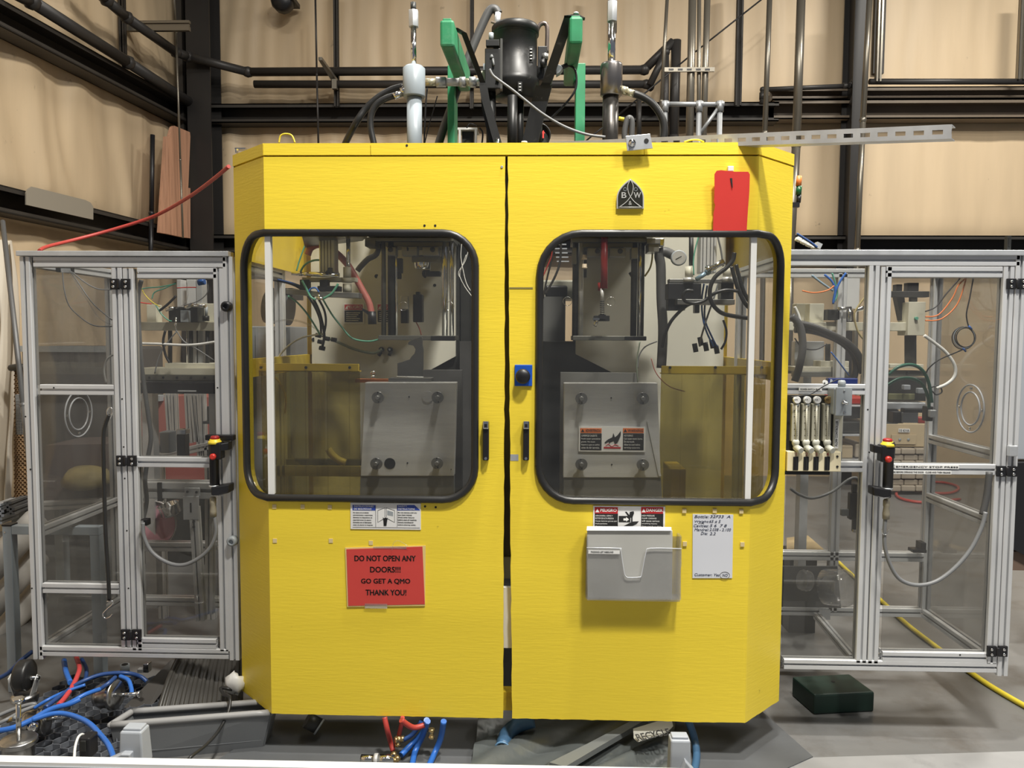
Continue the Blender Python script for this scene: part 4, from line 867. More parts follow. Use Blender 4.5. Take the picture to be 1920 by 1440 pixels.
hz([(1160, 222), (1170, 224)], .55, .008, YELH, 'yellow tip beside the steel tie rod', 'cap', 'tube_end')
hz([(523, 268), (526, 255), (535, 251), (547, 254), (553, 268)], .12, .003, YELH, 'small yellow wire loop on top of the left end of the guard', 'wire', 'wire_loop')
hz([(1283, 266), (1295, 262.5), (1308, 262), (1320, 266)], .03, .003, YELH, 'small yellow wire loop on the band under the slotted strut', 'wire', 'wire_loop')
hz([(820, 180), (813, 205), (803, 240), (795, 275)], .8, .0025, BLK, 'thin black whip antenna right of the grey tie rod', 'wire', 'antenna')
hz([(801, 165), (798, 200), (795, 275)], .82, .004, BLK, 'thin black wire hanging close behind the grey tie rod', 'wire', 'wire')
# pipe with nuts from the tie rod to the motor
t = thing('nut_coupling', 'bright steel pipe couplings joining the grey tie rod to the motor', 'fitting', P(850, 160, .8))
YN = .82
for x0, x1, r, n_s, m_ in ((797, 818, 8, 16, MATS['cream_zinc']), (818, 836, 11, 6, GALV), (836, 862, 8.5, 16, STEEL), (862, 873, 11, 6, GALV), (873, 884, 8, 16, MATS['cream_zinc']), (880, 892, 11.5, 6, GALV), (892, 905, 8, 16, GALV)):
    obj('coupling', B().cyl(P(x0, 154, YN), P(x1, 154, YN), r*.00245*.85, n_s), m_, t)
# green frame
t = thing('motor_stand', 'green steel frame of two leaning beams and two posts around the black motor', 'frame', P(960, 268, 1.25))
def beam(c0, c1, Y0, Y1, w_, h_):       # beam going back from a front end centre to a rear centre
    a, b_ = P(*c0, Y0), P(*c1, Y1); d = (b_-a).normalized(); u = d.cross(Vector((0, 0, 1))).normalized(); v = u.cross(d).normalized()
    q = [a+u*x*w_/2+v*z*h_/2 for x, z in ((-1, -1), (1, -1), (1, 1), (-1, 1))]
    return B().prism(q, b_-a)
obj('beam', beam((838, 62), (871, 152), .50, 1.25, .058, .105), GREEN, t, bev=.010); obj('beam', beam((1080, 56), (1067, 142), .50, 1.25, .054, .105), GREEN, t, bev=.010)
obj('beam_cap', B().pb(830, 34, 846, 42, .505, .03), GREEN, t, bev=.003); obj('beam_cap', B().pb(1071, 29, 1088, 38, .505, .03), GREEN, t, bev=.003)
z = lambda px, py, Y: P(px, py, Y).z
def post(px0, px1, py0, Y, dep): return B().bx(P(px0, 200, Y).x, P(px1, 200, Y).x, Y, Y+dep, 1.9, z(px0, py0, Y))
obj('post', post(839, 852, 122, 1.15, .16), GREEN, t, bev=.004); obj('post', post(1079, 1097, 118, 1.15, .10), GREEN, t, bev=.004)
# black braces and motor
t = thing('hydraulic_motor', 'black cylindrical motor with flanges on pipe columns above the guard', 'motor', P(965, 268, .95)); YM = .95; sm = 3.67/1442
cx = P(966, 120, YM).x
def lz(py): return z(966, py, YM)
rings = [(49, 20, .0), (51, 41, 0), (68, 42, 0), (69, 40, 0), (128, 40, 0), (129, 41, 0), (150, 42, 0), (151, 44, 0), (160, 44, 0), (168, 40, 0), (186, 36, 0), (188, 20, 0)]
obj('motor_housing', B().lathe([(r*sm, lz(y)) for y, r, _ in rings[::-1]], (cx, YM, 0), n=36), BLKM, t)
obj('lid_rim', B().lathe([(.001, lz(67)), (43*sm, lz(67)), (43.5*sm, lz(54)), (41*sm, lz(50.5)), (.001, lz(49.5))], (cx, YM, 0), n=36), BLKM, t)
obj('side_box', B().pb(909, 90, 938, 166, YM-.14, .10), BLKM, t, bev=.004); obj('side_box_edge', B().pb(938, 72, 942, 166, YM-.13, .09), mat('worn_black_edge', (.09, .09, .085), .3), t)
obj('side_box', B().pb(1008, 86, 1026, 150, YM-.02, .10), BLKM, t, bev=.004)
obj('column', vc(B(), 921, 160, 300, 8.5*sm, YM-.08), BLKM, t); obj('column', vc(B(), 961, 180, 300, 9*sm, YM-.10), BLKM, t); obj('column', vc(B(), 975, 184, 300, 7*sm, YM), BLKM, t); obj('column', vc(B(), 1010, 184, 300, 7*sm, YM), BLKM, t)
obj('name_plate', B().pb(992, 87, 999.5, 117, YM-.118, .01), INK, t); obj('name_plate', B().pb(971, 153, 979, 172, YM-.122, .01), INK, t)
for x, y0, n_ in ((995.8, 91, 4), (975, 156, 3)):
    for k in range(n_): obj('plate_mark', B().pb(x-2, y0+k*6, x+2, y0+1.6+k*6, YM-.125, .006), WINK, t)
obj('sensor_barrel', B().cyl(P(921, 62, YM-.13), P(921, 75, YM-.13), .011, 12).cyl(P(922, 92, YM-.13), P(922, 104, YM-.13), .007, 10), GREY, t)
obj('sensor_tail', B().cyl(P(922, 103, YM-.13), P(922, 110, YM-.14), .009, 10).cyl(P(924, 110, YM-.14), P(926, 123, YM-.15), .005, 8), GREYH, t)
obj('sensor_bracket', B().pb(911, 74, 936, 86, YM-.15, .03), BLKM, t, bev=.002)
obj('oil_port', B().cyl(P(931, 50, YM), P(934, 24, YM), .014, 12), GALV, t); obj('oil_port', B().pb(927, 46, 938, 52, YM-.02, .03), GALV, t); obj('port_handle', B().cyl(P(921, 41, YM-.03), P(947, 49, YM-.03), .006, 8), mat('brown_handle', (.2, .16, .13), .5), t)
obj('hex_nut', B().cyl(P(1022, 101, YM-.03), P(1022, 112, YM-.03), .016, 6), MIDM, t); obj('hex_nut', B().cyl(P(1013, 120, YM-.05), P(1022, 118, YM-.05), .02, 6), BLKM, t)
obj('cream_block', B().pb(900, 132, 914, 162, YM+.02, .06), CREAM, t, bev=.006); obj('grey_bushing', B().pb(906, 119, 914, 131, YM-.02, .05), LGREY, t)
obj('mount_bolt', B().cyl(P(930, 150, YM-.145), P(936, 152, YM-.145), .008, 6), DKM, t)
t = thing('black_brace', 'left black flat bar brace leaning from the green beam to the motor foot', 'brace', P(905, 268, .8))
def bar(pix, Ys_, wv, th, m_, par, name='brace_bar'):
    b = B()
    for (x0, y0), (x1, y1), a, c in zip(pix, pix[1:], Ys_, Ys_[1:]):
        p, q = P(x0, y0, a), P(x1, y1, c); wx = Vector((wv, 0, 0)); b.prism([p-wx, p+wx, p+wx+Vector((0, th, 0)), p-wx+Vector((0, th, 0))], q-p)
    return obj(name, b, m_, par)
bar([(853, 52), (870, 62), (905, 155), (908, 200), (925, 280)], [.62, .66, .80, .80, .80], .012, .02, BLKM, t)
bar([(906, 160), (910, 185), (938, 285)], [.775, .775, .775], .018, .012, BLKM, t)
t = thing('black_brace', 'right black angle brace leaning from the green beam down to the guard', 'brace', P(1000, 268, .8))
bar([(1090, 33), (1078, 27), (1065, 29)], [.58, .58, .58], .016, .03, BLKM, t); bar([(1068, 29), (1025, 155), (1014, 175)], [.60, .72, .76], .021, .02, BLKM, t); bar([(1020, 160), (1012, 190), (988, 290)], [.73, .76, .78], .036, .02, BLKM, t)
obj('brace_bolt', B().lathe([(.012, 0), (.010, .008), (.002, .010)], P(1080, 27, .6), (0, 0, 1), 12), GALV, t)
obj('limit_switch', B().pp([(1043, 119), (1052, 122), (1056, 128), (1050, 136), (1043, 140)], .72, .04), GREY, t, bev=.003); obj('switch_plug', B().cyl(P(1052, 127, .74), P(1064, 122, .74), .010, 10), BLK, t)
for x, y in ((1021, 171), (1019, 160)): pass
t = thing('fan_wheel', 'dark round fan housing with a red arrow behind the motor foot', 'fan', P(1020, 268, 1.3))
p = P(1010, 256, 1.3); obj('fan_rim', B().lathe([(.060, 0), (.062, .03), (.056, .03), (.054, .005)], p, (0, -1, 0), 28), RUB, t); obj('fan_disc', B().lathe([(.053, 0), (.053, .008)], p, (0, -1, 0), 28), DKM, t)
obj('arrow_mark', B().pp([(1017, 259), (1017, 250), (1015, 250), (1019, 244), (1022, 250), (1020, 250), (1020, 259)], 1.28, .003), RED, t)
t = thing('relay_box', 'small pale metal box frame left of the motor columns on the guard', 'box', P(877, 268, .9))
obj('box_top', B().pb(858, 239, 895, 243, .9, .1), WHITE, t); obj('box_leg', B().pb(860, 243, 864, 285, .9, .02), WHITE, t); obj('box_leg', B().pb(890, 243, 894, 285, .9, .02), WHITE, t); obj('box_core', B().pb(866, 246, 888, 285, .93, .06), DKM, t)
t = thing('bolt_cap', 'round cream cap sitting on the top edge of the guard under the motor', 'cap', P(983, 268, .1))
obj('cap_body', B().lathe([(.012, 0), (.010, .006), (.002, .008)], P(983, 268, .05)-Vector((0, 0, .001)), n=14), WHITE, t)
hz([(899, 240), (905, 250), (903, 275)], .85, .004, BLK, 'black wire loop behind the pale box frame', 'wire', 'wire'); hz([(893, 236), (882, 232), (875, 240)], .88, .003, BLK, 'thin black wire over the pale box frame', 'wire', 'wire')
t = thing('hose_nipple', 'short chrome nipple in front of the motor columns on the guard', 'fitting', P(933, 268, .75)); obj('nipple_body', vc(B(), 933, 262, 290, .011, .7), CHROME, t)
# chrome bits on the left end of the guard, stack light on the right
t = thing('chrome_bracket', 'small chrome bracket on the left end of the guard top', 'bracket', P(446, 282, .25)); obj('bracket_body', B().pb(440, 277, 460, 279, .2, .03).pb(441, 277, 443, 286, .2, .02), CHROME, t)
t = thing('stack_light', 'orange and green stack light peeking out behind the right side of the guard', 'light', P(1499, 380, .6))
p = P(1499, 352, .6); sl = 3.32/1442; obj('lamp_arm', B().bx(XRo-.03, P(1498, 380, .6).x, .59, .61, P(1498, 380, .6).z-.02, P(1498, 380, .6).z), BLK, t)
for nm, y0, y1, r, m_ in (('orange_lens', 330, 349, 5, ORH), ('green_lens', 349, 366, 5, mat('green_lens', (.01, .09, .03), .3)), ('lamp_base', 366, 380, 4, BLK)):
    obj(nm, B().cyl(P(1497, y1, .6), P(1498.5, y0, .6), r*sl, 16), m_, t)
hose('air_tube', [(1494, 438), (1508, 447), (1522, 456), (1532, 464)], .35, .005, DBLUE, 'dark blue tube leaving the guard above the right enclosure', 'tube')
t = thing('valve_manifold', 'white valve manifold resting on the right enclosure next to the guard', 'valve', P(1515, 466, .4))
d_ = P(1535, 466, .4)-P(1494, 446, .4)
for k in range(4): c = P(1497+k*10, 449+k*5, .4); obj('valve_block', B().box(c, (.020, .03, .014), Matrix.Rotation(math.radians(25), 3, 'Y')), WHITE, t, bev=.002)
obj('valve_port', B().box(P(1533, 461, .39), (.022, .03, .022), Matrix.Rotation(math.radians(25), 3, 'Y')), GALV, t)
# ================================================================ aluminium enclosures
def prof(a, b_, w_=.04, xdir=None):      # T-slot extrusion from a to b
    a, b_ = Vector(a), Vector(b_); d = (b_-a).normalized()
    u = Vector(xdir) if xdir else (Vector((1, 0, 0)) if abs(d.z) > .9 else d.cross(Vector((0, 0, 1))).normalized()); v = d.cross(u).normalized()
    h = w_/2; s_ = w_*.11; k = w_*.30; r = w_*.05; q = []
    side = [(-h+r, -h), (-s_, -h), (-s_, -h+k), (s_, -h+k), (s_, -h), (h-r, -h), (h, -h+r)]
    for i in range(4):
        c, sn = [(1, 0), (0, 1), (-1, 0), (0, -1)][i]
        q += [(x*c-y*sn, x*sn+y*c) for x, y in side]
    return B().prism([a+u*x+v*y for x, y in q], b_-a)
YE = .20; PW = .04
def EV(xm, y0, y1, Y=YE, ym=855, w_=PW):    # vertical member centred on pixel xm at row ym
    X = P(xm, ym, Y).x; return prof((X, Y+w_/2, P(xm, y1, Y).z), (X, Y+w_/2, P(xm, y0, Y).z), w_, (1, 0, 0))
def EH(x0, x1, yc, Y=YE, w_=PW):            # horizontal member
    zc = P((x0+x1)/2, yc, Y).z; return prof((P(x0, yc, Y).x, Y+w_/2, zc), (P(x1, yc, Y).x, Y+w_/2, zc), w_)
def side_rail(X, z0, Y0, Y1, w_=PW): return prof((X, Y0, z0), (X, Y1, z0), w_)
def hinge(par, x, y, Y=YE, w_=19, h_=10):
    h = obj('hinge', B().pb(x-w_, y-h_, x-2, y+h_, Y-.010, .010).pb(x+2, y-h_, x+w_, y+h_, Y-.010, .010).cyl(P(x, y-h_*.8, Y-.008), P(x, y+h_*.8, Y-.008), .008, 12), BLK, par, bev=.002)
    for dx in (-w_*.6, w_*.6):
        for dy in (-4, 5): obj('hinge_screw', B().lathe([(.0055, 0), (.0055, .004), (.002, .005)], P(x+dx, y+dy, Y-.010), (0, -1, 0), 10), CHROME, h)
def pane(x0, y0, x1, y1, m_, par, Y=YE+.018): return obj('clear_panel', B().pb(x0, y0, x1, y1, Y, .004), m_, par)
FP = 'frame_profile'
# ---- left
EL = thing('guard_enclosure', 'left aluminium framed enclosure with clear panels beside the yellow guard', 'enclosure', P(245, 1235, .45))
YK = .78
for a in (EV(58, 481, 1236), EV(227, 502, 1213), EV(433, 481, 1238), EH(62, 422, 491), EH(75, 428, 1224), EH(75, 213, 731), EH(80, 222, 1104)): obj(FP, a, ALU, EL)
obj('cap_profile', B().bx(P(33, 475, YE).x, P(430, 475, YE).x, YE-.012, YE+.045, P(230, 480.5, YE).z, P(230, 471, YE).z), GALV, EL, bev=.002)
xo = P(58, 855, YE).x; xi = P(433, 855, YE).x
for X in (xo, xi): obj(FP, prof((X, YK+.02, P(200, 1236, YE).z), (X, YK+.02, P(200, 481, YE).z), .04, (1, 0, 0)), ALU, EL)
zB = P(245, 1224, YE).z; zT_ = P(245, 491, YE).z; zM = P(80, 1000, YE).z; zM2 = P(70, 731, YE).z
for zz in (zB, zT_, zM): obj(FP, side_rail(xo, zz, YE+.04, YK), ALU, EL)
for zz in (zB, zT_): obj(FP, side_rail(xi, zz, YE+.04, YK), ALU, EL)
for zz in (zB, zT_): obj(FP, prof((xo+.02, YK+.02, zz), (xi-.02, YK+.02, zz)), ALU, EL)
pane(66, 500, 219, 723, PLEX, EL); pane(72, 740, 222, 1096, PLEX, EL); pane(80, 1113, 228, 1216, PLEX, EL)
obj('clear_panel', B().bx(xo-.002, xo+.002, YE+.045, YK, zB+.02, zT_-.02), PLEXL, EL)
EDL = obj('door', EV(248, 503, 1219), ALU, EL); 
for a in (EV(415, 503, 1221), EH(257, 405, 512), EH(257, 405, 867), EH(257, 405, 1207)): obj(FP, a, ALU, EDL)
obj('clear_panel', B().pb(256, 521, 407, 858, YE+.018, .004), PLEXL, EDL); obj('clear_panel', B().pb(256, 877, 407, 1197, YE+.018, .004), PLEXL, EDL)
hinge(EL, 224, 532.5); hinge(EL, 236, 864.5); hinge(EL, 245, 1191)
for x, y in ((427, 575), (438, 1013)): obj('rubber_bumper', B().lathe([(.020, 0), (.020, .02), (.010, .03), (.008, .02)], P(x, y, YE), (0, -1, 0), 18), BLK if y < 600 else GREY, EL)
for x, y in ((101, 727), (229, 748), (232, 838), (234, 897), (48, 781), (57, 880), (238, 995), (241, 1103), (60, 1103), (408, 727)):
    p = P(x, y, YE); obj('set_screw', B().cyl((p.x, YE-.001, p.z), (p.x, YE+.002, p.z), .0032, 8), INK, EL)
# ---- right
ER = thing('guard_enclosure', 'right aluminium framed enclosure with flow meters and clear panels beside the yellow guard', 'enclosure', P(1690, 1260, .45))
for a in (EV(1628, 498, 1243), EV(1899, 478, 1268), EV(1462, 478, 1252), EH(1470, 1912, 488), EH(1470, 1869, 1249), EH(1476, 1622, 730), EH(1470, 1618, 875)): obj(FP, a, ALU, ER)
obj('cap_profile', B().bx(P(1480, 475, YE).x, P(1935, 475, YE).x, YE-.012, YE+.045, P(1700, 479, YE).z, P(1700, 469, YE).z), GALV, ER, bev=.002)
xo = P(1899, 855, YE).x; xi = P(1462, 855, YE).x; zB = P(1690, 1249, YE).z; zT_ = P(1690, 488, YE).z; zM = P(1862, 858, YE+.04).z; zM2 = P(1855, 987, YE+.04).z
for X in (xo, xi, P(1566, 1000, YK).x): obj(FP, prof((X, YK+.02, zB), (X, YK+.02, zT_), .04, (1, 0, 0)), ALU, ER)
for zz in (zB, zT_, zM, zM2): obj(FP, side_rail(xo, zz, YE+.04, YK), ALU, ER)
for zz in (zB, zT_): obj(FP, side_rail(xi, zz, YE+.04, YK), ALU, ER)
for zz in (zB, zT_, P(1600, 1044, YK).z): obj(FP, prof((xi+.02, YK+.02, zz), (xo-.02, YK+.02, zz)), ALU, ER)
obj('brace_profile', prof(P(1530, 1153, YK)+Vector((0, -.01, 0)), P(1600, 1235, YE+.06), .03), ALU, ER); obj('brace_plate', B().pb(1536, 1143, 1557, 1162, YK-.006, .006), GALV, ER)
obj('clear_panel', B().bx(xo-.002, xo+.002, YE+.045, YK, zM+.02, zT_-.02), PLEXL, ER); obj('clear_panel', B().bx(xo-.002, xo+.002, YE+.045, YK, zM2+.02, zM-.02), PLEXL, ER); obj('clear_panel', B().bx(xo-.002, xo+.002, YE+.045, YK, zB+.02, zM2-.02), PLEXL, ER)
pane(1478, 497, 1623, 722, PLEXL, ER); pane(1578, 739, 1620, 866, PLEX, ER); pane(1470, 884, 1615, 1240, PLEXL, ER)
EDR = obj('door', EV(1650.5, 500, 1244), ALU, ER)
for a in (EV(1877, 500, 1245), EH(1662, 1880, 510), EH(1661, 1868, 880), EH(1655, 1852, 1233)): obj(FP, a, ALU, EDR)
obj('clear_panel', B().pb(1663, 519, 1879, 871, YE+.018, .004), PLEXL, EDR); obj('clear_panel', B().pb(1658, 890, 1866, 1224, YE+.018, .004), PLEXL, EDR)
hinge(ER, 1908, 532); hinge(ER, 1889, 884); hinge(ER, 1871, 1222)
for x, y in ((1627, 768), (1630, 848), (1843, 940), (1800, 1228)):
    p = P(x, y, YE); obj('set_screw', B().cyl((p.x, YE-.001, p.z), (p.x, YE+.002, p.z), .0032, 8), INK, ER)
obj('door_latch', B().pb(1893, 836, 1909, 856, YE-.02, .02), GALV, ER, bev=.003)
for x0, x1, y0, y1, s_ in ((1678, 1798, 872.5, 879, 'EMERGENCY STOP PRESS'), (1668, 1784, 882.5, 889, 'PRESS BEFORE OPENING THE DOOR   CLOSE AND THEN RELEASE'), (1498, 1541, 727, 733, 'POWER SWITCH ENCL')):
    l_ = obj('label_strip', B().pb(x0, y0, x1, y1, YE-.002, .002), WHITE, ER); text(s_, P((x0+x1)/2, (y0+y1)/2, YE-.0024), (x1-x0-6)*.00202, .006, INK, ER)
# round clear port flanges on the side panels
for X, px, py, par in ((P(1899, 855, YE).x, 1822, 766, ER), (P(58, 855, YE).x, 145, 776, EL)):
    q = Pp(px, py, (X, 0, 0), Vector((1, 0, 0))); sg = -1 if X > 0 else 1
    for r in (.098, .068):
        obj('port_flange', B().tube([Vector((X+sg*.006, q.y+r*math.cos(a), q.z+r*math.sin(a))) for a in [k*math.pi/12 for k in range(24)]], .0035, 6, 2, True), MATS['clear_edge'], par)
    for a in (0, math.pi/2, math.pi, 1.5*math.pi): obj('flange_bolt', B().lathe([(.006, 0), (.005, .006)], (X+sg*.004, q.y+.083*math.cos(a), q.z+.083*math.sin(a)), (sg, 0, 0), 8), CHROME, par)
# ---------------------------------------------------------------- flow meter panel
t = thing('flow_meter_panel', 'cream panel of four flow meters numbered 1 to 4 on the right enclosure', 'flow meter', P(1530, 885, .17)); Yf = .165
obj('dark_backing', B().pb(1476, 741, 1563, 848, .192, .008), DKM, t); obj('base_plate', B().pb(1476, 847, 1577, 884, Yf, .03), mat('cream_plate', (.78, .70, .48), .45), t, bev=.002)
obj('lower_bar', B().pb(1470, 884, 1556, 890, Yf+.01, .02), BLK, t)
obj('side_strip', B().pb(1563, 742, 1580, 847, Yf+.018, .012), CREAM, t); ls = obj('tall_label', B().pb(1565.5, 786, 1572.5, 841, Yf+.015, .003), WHITE, t)
text('FLOW CONTROLLER', P(1569, 813, Yf+.0145), .095, .009, INK, t, ry=-math.pi/2)
for k, xt in enumerate((1493, 1512.5, 1531, 1552)):
    xb = xt-1.5
    m1 = obj('meter_body', B().pb(xt-8.5, 757, xt+6.5, 828, Yf+.005, .03), mat('aged_clear_acrylic', (.42, .40, .31), .25, spec=.7), t, bev=.003)
    obj('tube', B().cyl(P(xt, 760, Yf+.003), P(xt-.5, 824, Yf+.003), .0035, 10), mat('meter_tube', (.58, .56, .46), .15), m1)
    for j in range(13): obj('tick', B().pb(xt-(4 if j % 3 == 0 else 2.6), 769+j*3.9, xt+2.4, 769.7+j*3.9, Yf+.0035, .002), INK, m1)
    obj('meter_cap', B().lathe([(.0135, 0), (.0135, .014), (.012, .016)], P(xt-.5, 749.5, Yf+.014), (0, -1, 0), 20), WHITE if k < 3 else mat('brown_cap', (.22, .15, .06), .5), t)
    text('AIR', P(xt-.5, 749.5, Yf-.0023), .013, .004, INK, t)
    obj('neck_ring', B().cyl(P(xt, 757, Yf+.012), P(xt, 761, Yf+.012), .011, 14), GREY, t)
    obj('valve_seat', B().lathe([(.010, 0), (.014, .01), (.014, .018), (.010, .024)], P(xb, 836, Yf+.010), (0, 0, 1), 14), mat('dirty_white', (.55, .55, .48), .5), t)
    obj('valve_knob', B().lathe([(.0125, 0), (.0125, .030), (.011, .033)], P(xb+.5, 838, Yf+.010), (.35, -1, -.35), 18), MATS['dirty_white'], t)
    obj('black_slot', B().pb(xt-5.5, 856.5, xt+4.3, 882, Yf-.005, .006), BLK, t, bev=.002); obj('slot_ridge', B().pb(xt-1.5, 858, xt+1, 881, Yf-.007, .004), RUB, t)
    text('1234'[k], P(xt, 852, Yf-.001), None, .012, REDH, t)
for y in (856, 875): obj('panel_screw', B().cyl(P(1570, y, Yf-.002), P(1570, y, Yf+.002), .0045, 10), INK, t)
# toggle box
t = thing('toggle_switch_box', 'grey steel box with a toggle switch and conduit stub on the right enclosure', 'switch', P(1580, 780, .15))
obj('box_body', B().pb(1563, 727, 1594, 778, .135, .065), GREY, t, bev=.006); obj('box_cover', B().pb(1567, 726, 1598, 780, .125, .008), GREY, t, bev=.003)
obj('conduit_stub', B().lathe([(.013, 0), (.014, .022), (.010, .028)], P(1578, 727, .16), (0, 0, 1), 16), GREY, t)
obj('toggle', B().lathe([(.009, 0), (.009, .004), (.004, .005), (.0045, .022)], P(1582, 754, .125), (.3, -1, -.2), 12), CHROME, t)
for y in (733, 773): obj('cover_screw', B().lathe([(.004, 0), (.003, .003)], P(1583, y, .125), (0, -1, 0), 8), CHROME, t)
hose('wire', [(1576, 712), (1568, 713), (1545, 724), (1520, 739), (1500, 742), (1484, 744)], .14, .002, BLK, 'black wire drooping from the toggle box to the first flow meter', 'wire')
t = thing('blue_case', 'dark blue case lying on the middle rail of the right enclosure', 'case', P(1580, 721, .23)); obj('case_body', B().pb(1553, 709, 1609, 721, .215, .03), mat('navy_plastic', (.01, .02, .10), .4), t, bev=.004); obj('case_button', B().cyl(P(1558, 714, .214), P(1558, 714, .219), .006, 10), GREY, t)
t = thing('plug_button', 'small white round knob on the middle rail of the right enclosure', 'knob', P(1546, 721, .2)); obj('knob_face', B().lathe([(.009, 0), (.009, .01)], P(1546, 717, .21), (0, -1, 0), 16), WHITE, t); obj('knob_hole', B().lathe([(.003, 0), (.003, .001)], P(1546, 718.5, .2), (0, -1, 0), 8), INK, t)
# ---------------------------------------------------------------- enabling grips
def grip(x, y, s, lab):                 # s=+1: brackets reach to the left post; -1: to the right
    t = thing('stop_grip', lab, 'grip switch', P(x, y+100, .13)); Yg = .15; k = .00199
    obj('body', B().lathe([(.012, 0), (.018, .004), (.018, .120), (.021, .122), (.021, .172), (.018, .180)], P(x, y+96, Yg), (0, 0, 1), 18), BLK, t)
    obj('shoulder', B().pb(x-11, y+12, x+11, y+44, Yg-.022, .044), BLK, t, bev=.006)
    obj('yellow_collar', B().lathe([(.026, 0), (.024, .010), (.019, .014), (.019, .018)], P(x, y+14, Yg), (0, 0, 1), 20), YEL, t)
    obj('stop_button', B().lathe([(.016, 0), (.017, .010), (.012, .014)], P(x, y+6, Yg), (0, 0, 1), 18), mat('dark_red_button', (.35, .02, .02), .4), t)
    obj('red_button', B().lathe([(.012, 0), (.012, .008), (.007, .013)], P(x+s*2-1, y+38, Yg-.022), (0, -1, 0), 16), mat('red_button_plastic', (.60, .04, .03), .35), t)
    obj('upper_arm', B().prism([P(x-s*26, y+11, Yg-.006), P(x-s*10, y+14, Yg-.02), P(x-s*10, y+28, Yg-.02), P(x-s*26, y+26, Yg-.006)], (0, .035, 0)), BLK, t, bev=.003)
    obj('lower_arm', B().prism([P(x-s*27, y+90, Yg-.006), P(x+s*8, y+95, Yg-.025), P(x+s*8, y+111, Yg-.025), P(x-s*5, y+112, Yg-.025), P(x-s*27, y+106, Yg-.006)], (0, .05, 0)), BLK, t, bev=.005)
    obj('clamp_ring', B().lathe([(.020, 0), (.020, .008)], P(x-1, y+95, Yg), (0, 0, 1), 18), GALV, t)
    obj('cable_gland', B().lathe([(.012, 0), (.013, .02), (.010, .045), (.012, .05), (.012, .07), (.008, .075)], P(x-3, y+150, Yg), (0, 0, 1), 14), mat('tan_gland', (.30, .27, .20), .5), t)
    return t
grip(1664, 823, 1, 'black stop grip with yellow collar on the middle post of the right enclosure')
grip(403, 818, -1, 'black stop grip with yellow collar on the left enclosure next to the guard')
obj('mount_plate', B().pb(384, 816, 437, 826, .165, .03), BLK, [o for o in C.objects if o.name.startswith('stop_grip')][-1], bev=.003)
def gc(pix, Y, lab, r=.0075, m_=GREYH): return hose('cable', pix, Y, r, m_, lab, 'cable')
gc([(1660, 972), (1658, 1000), (1660, 1030), (1672, 1065), (1690, 1088), (1720, 1097), (1755, 1090), (1790, 1065), (1820, 1030), (1840, 990), (1848, 960)], .15, 'grey cable looping under the right stop grip')
hose('cable_hook', [(1654, 992), (1655, 1000), (1662, 1002), (1666, 994)], .14, .002, CHROME, 'small wire hook holding the cable on the right enclosure door', 'hook')
gc([(401, 966), (404, 980), (405, 1000), (395, 1025), (375, 1045), (345, 1059), (315, 1055), (285, 1035), (270, 1005), (268, 980)], .15, 'grey cable looping from the left stop grip to the door post')
gc([(268, 975), (275, 940), (272, 900), (277, 860), (283, 820), (277, 770), (267, 700), (262, 640), (259, 560), (265, 525)], .30, 'grey cable rising behind the left enclosure door post', .009)
t = thing('cable_clip', 'black cable clip on the left enclosure door holding a grey cable', 'clip', P(269, 985, .16)); obj('clip_body', B().pb(263, 974, 276, 986, .16, .03), BLK, t, bev=.003); obj('clip_bolt', B().pb(264, 976, 269, 984, .155, .01), CHROME, t)
# rubber strap with hooks
t = thing('rubber_strap', 'long black rubber strap with wire hooks hanging on the left enclosure', 'strap', P(203, 1155, .17))
obj('strap_body', B().tube([P(x, y, .17) for x, y in ((205, 778), (198, 795), (194, 820), (195, 900), (198, 1000), (203, 1080), (205, 1125))], .0075, 8), RUB, t)
obj('wire_hook', B().tube([P(x, y, .17) for x, y in ((201, 1128), (210, 1127), (211, 1133), (200, 1143), (193, 1152), (197, 1159), (206, 1157), (211, 1151))], .0028, 8), CHROME, t)
obj('wire_hook', B().tube([P(x, y, .17) for x, y in ((203, 782), (201, 770), (207, 764), (211, 772), (206, 785))], .0028, 8), CHROME, t)
# ================================================================ machinery seen inside the enclosures
def rig(lab, x): return thing('transfer_rig', lab, 'machine', x)
tl = rig('cream beams and steel cylinders of the transfer rig inside the left enclosure', P(330, 1000, .95)); Yr = .95
def rb(nm, rect, Y, dep, m_, par, bev=.002): return obj(nm, B().pb(*rect, Y, dep), m_, par, bev=bev)
for nm, r_, Y, d_, m_ in (('beam', (261, 604, 412, 620), .95, .08, CREAM), ('block', (275, 571, 293, 604), .97, .06, CREAM), ('block', (370, 569, 412, 604), 1.02, .06, CREAM),
                          ('beam', (265, 690, 412, 703), .93, .12, CREAM), ('plate', (309, 681, 412, 690), .95, .10, CREAM), ('rail', (262, 703, 405, 714), .92, .05, OILM),
                          ('rail', (262, 714, 402, 718), .94, .05, GALV), ('black_rail', (262, 718, 405, 738), .90, .10, BLK), ('label_strip', (333, 732, 368, 734.5), .898, .002, GALV),
                          ('clamp_block', (316, 575, 338, 604), .90, .06, DKM), ('valve_block', (338, 582, 352, 604), .89, .06, GREY), ('clamp_block', (345, 572, 370, 604), .92, .08, DKM)):
    rb(nm, r_, Y, d_, m_, tl)
for x0, x1, y0, y1, m_ in ((332, 340, 524, 604, ALU), (351, 368, 524, 690, ALU), (369, 380, 524, 690, GALV)): rb('cylinder', (x0, y0, x1, y1), 1.03, .06, m_, tl)
for x, y0, y1, r, m_ in ((319, 620, 682, .010, DKM), (351, 620, 682, .004, CHROME), (358, 620, 682, .010, DKM), (389, 620, 684, .010, DKM), (370, 620, 684, .003, DKM), (387, 575, 592, .007, GREY)):
    obj('rod', B().cyl(P(x, y0, .98), P(x, y1, .98), r, 12), m_, tl)
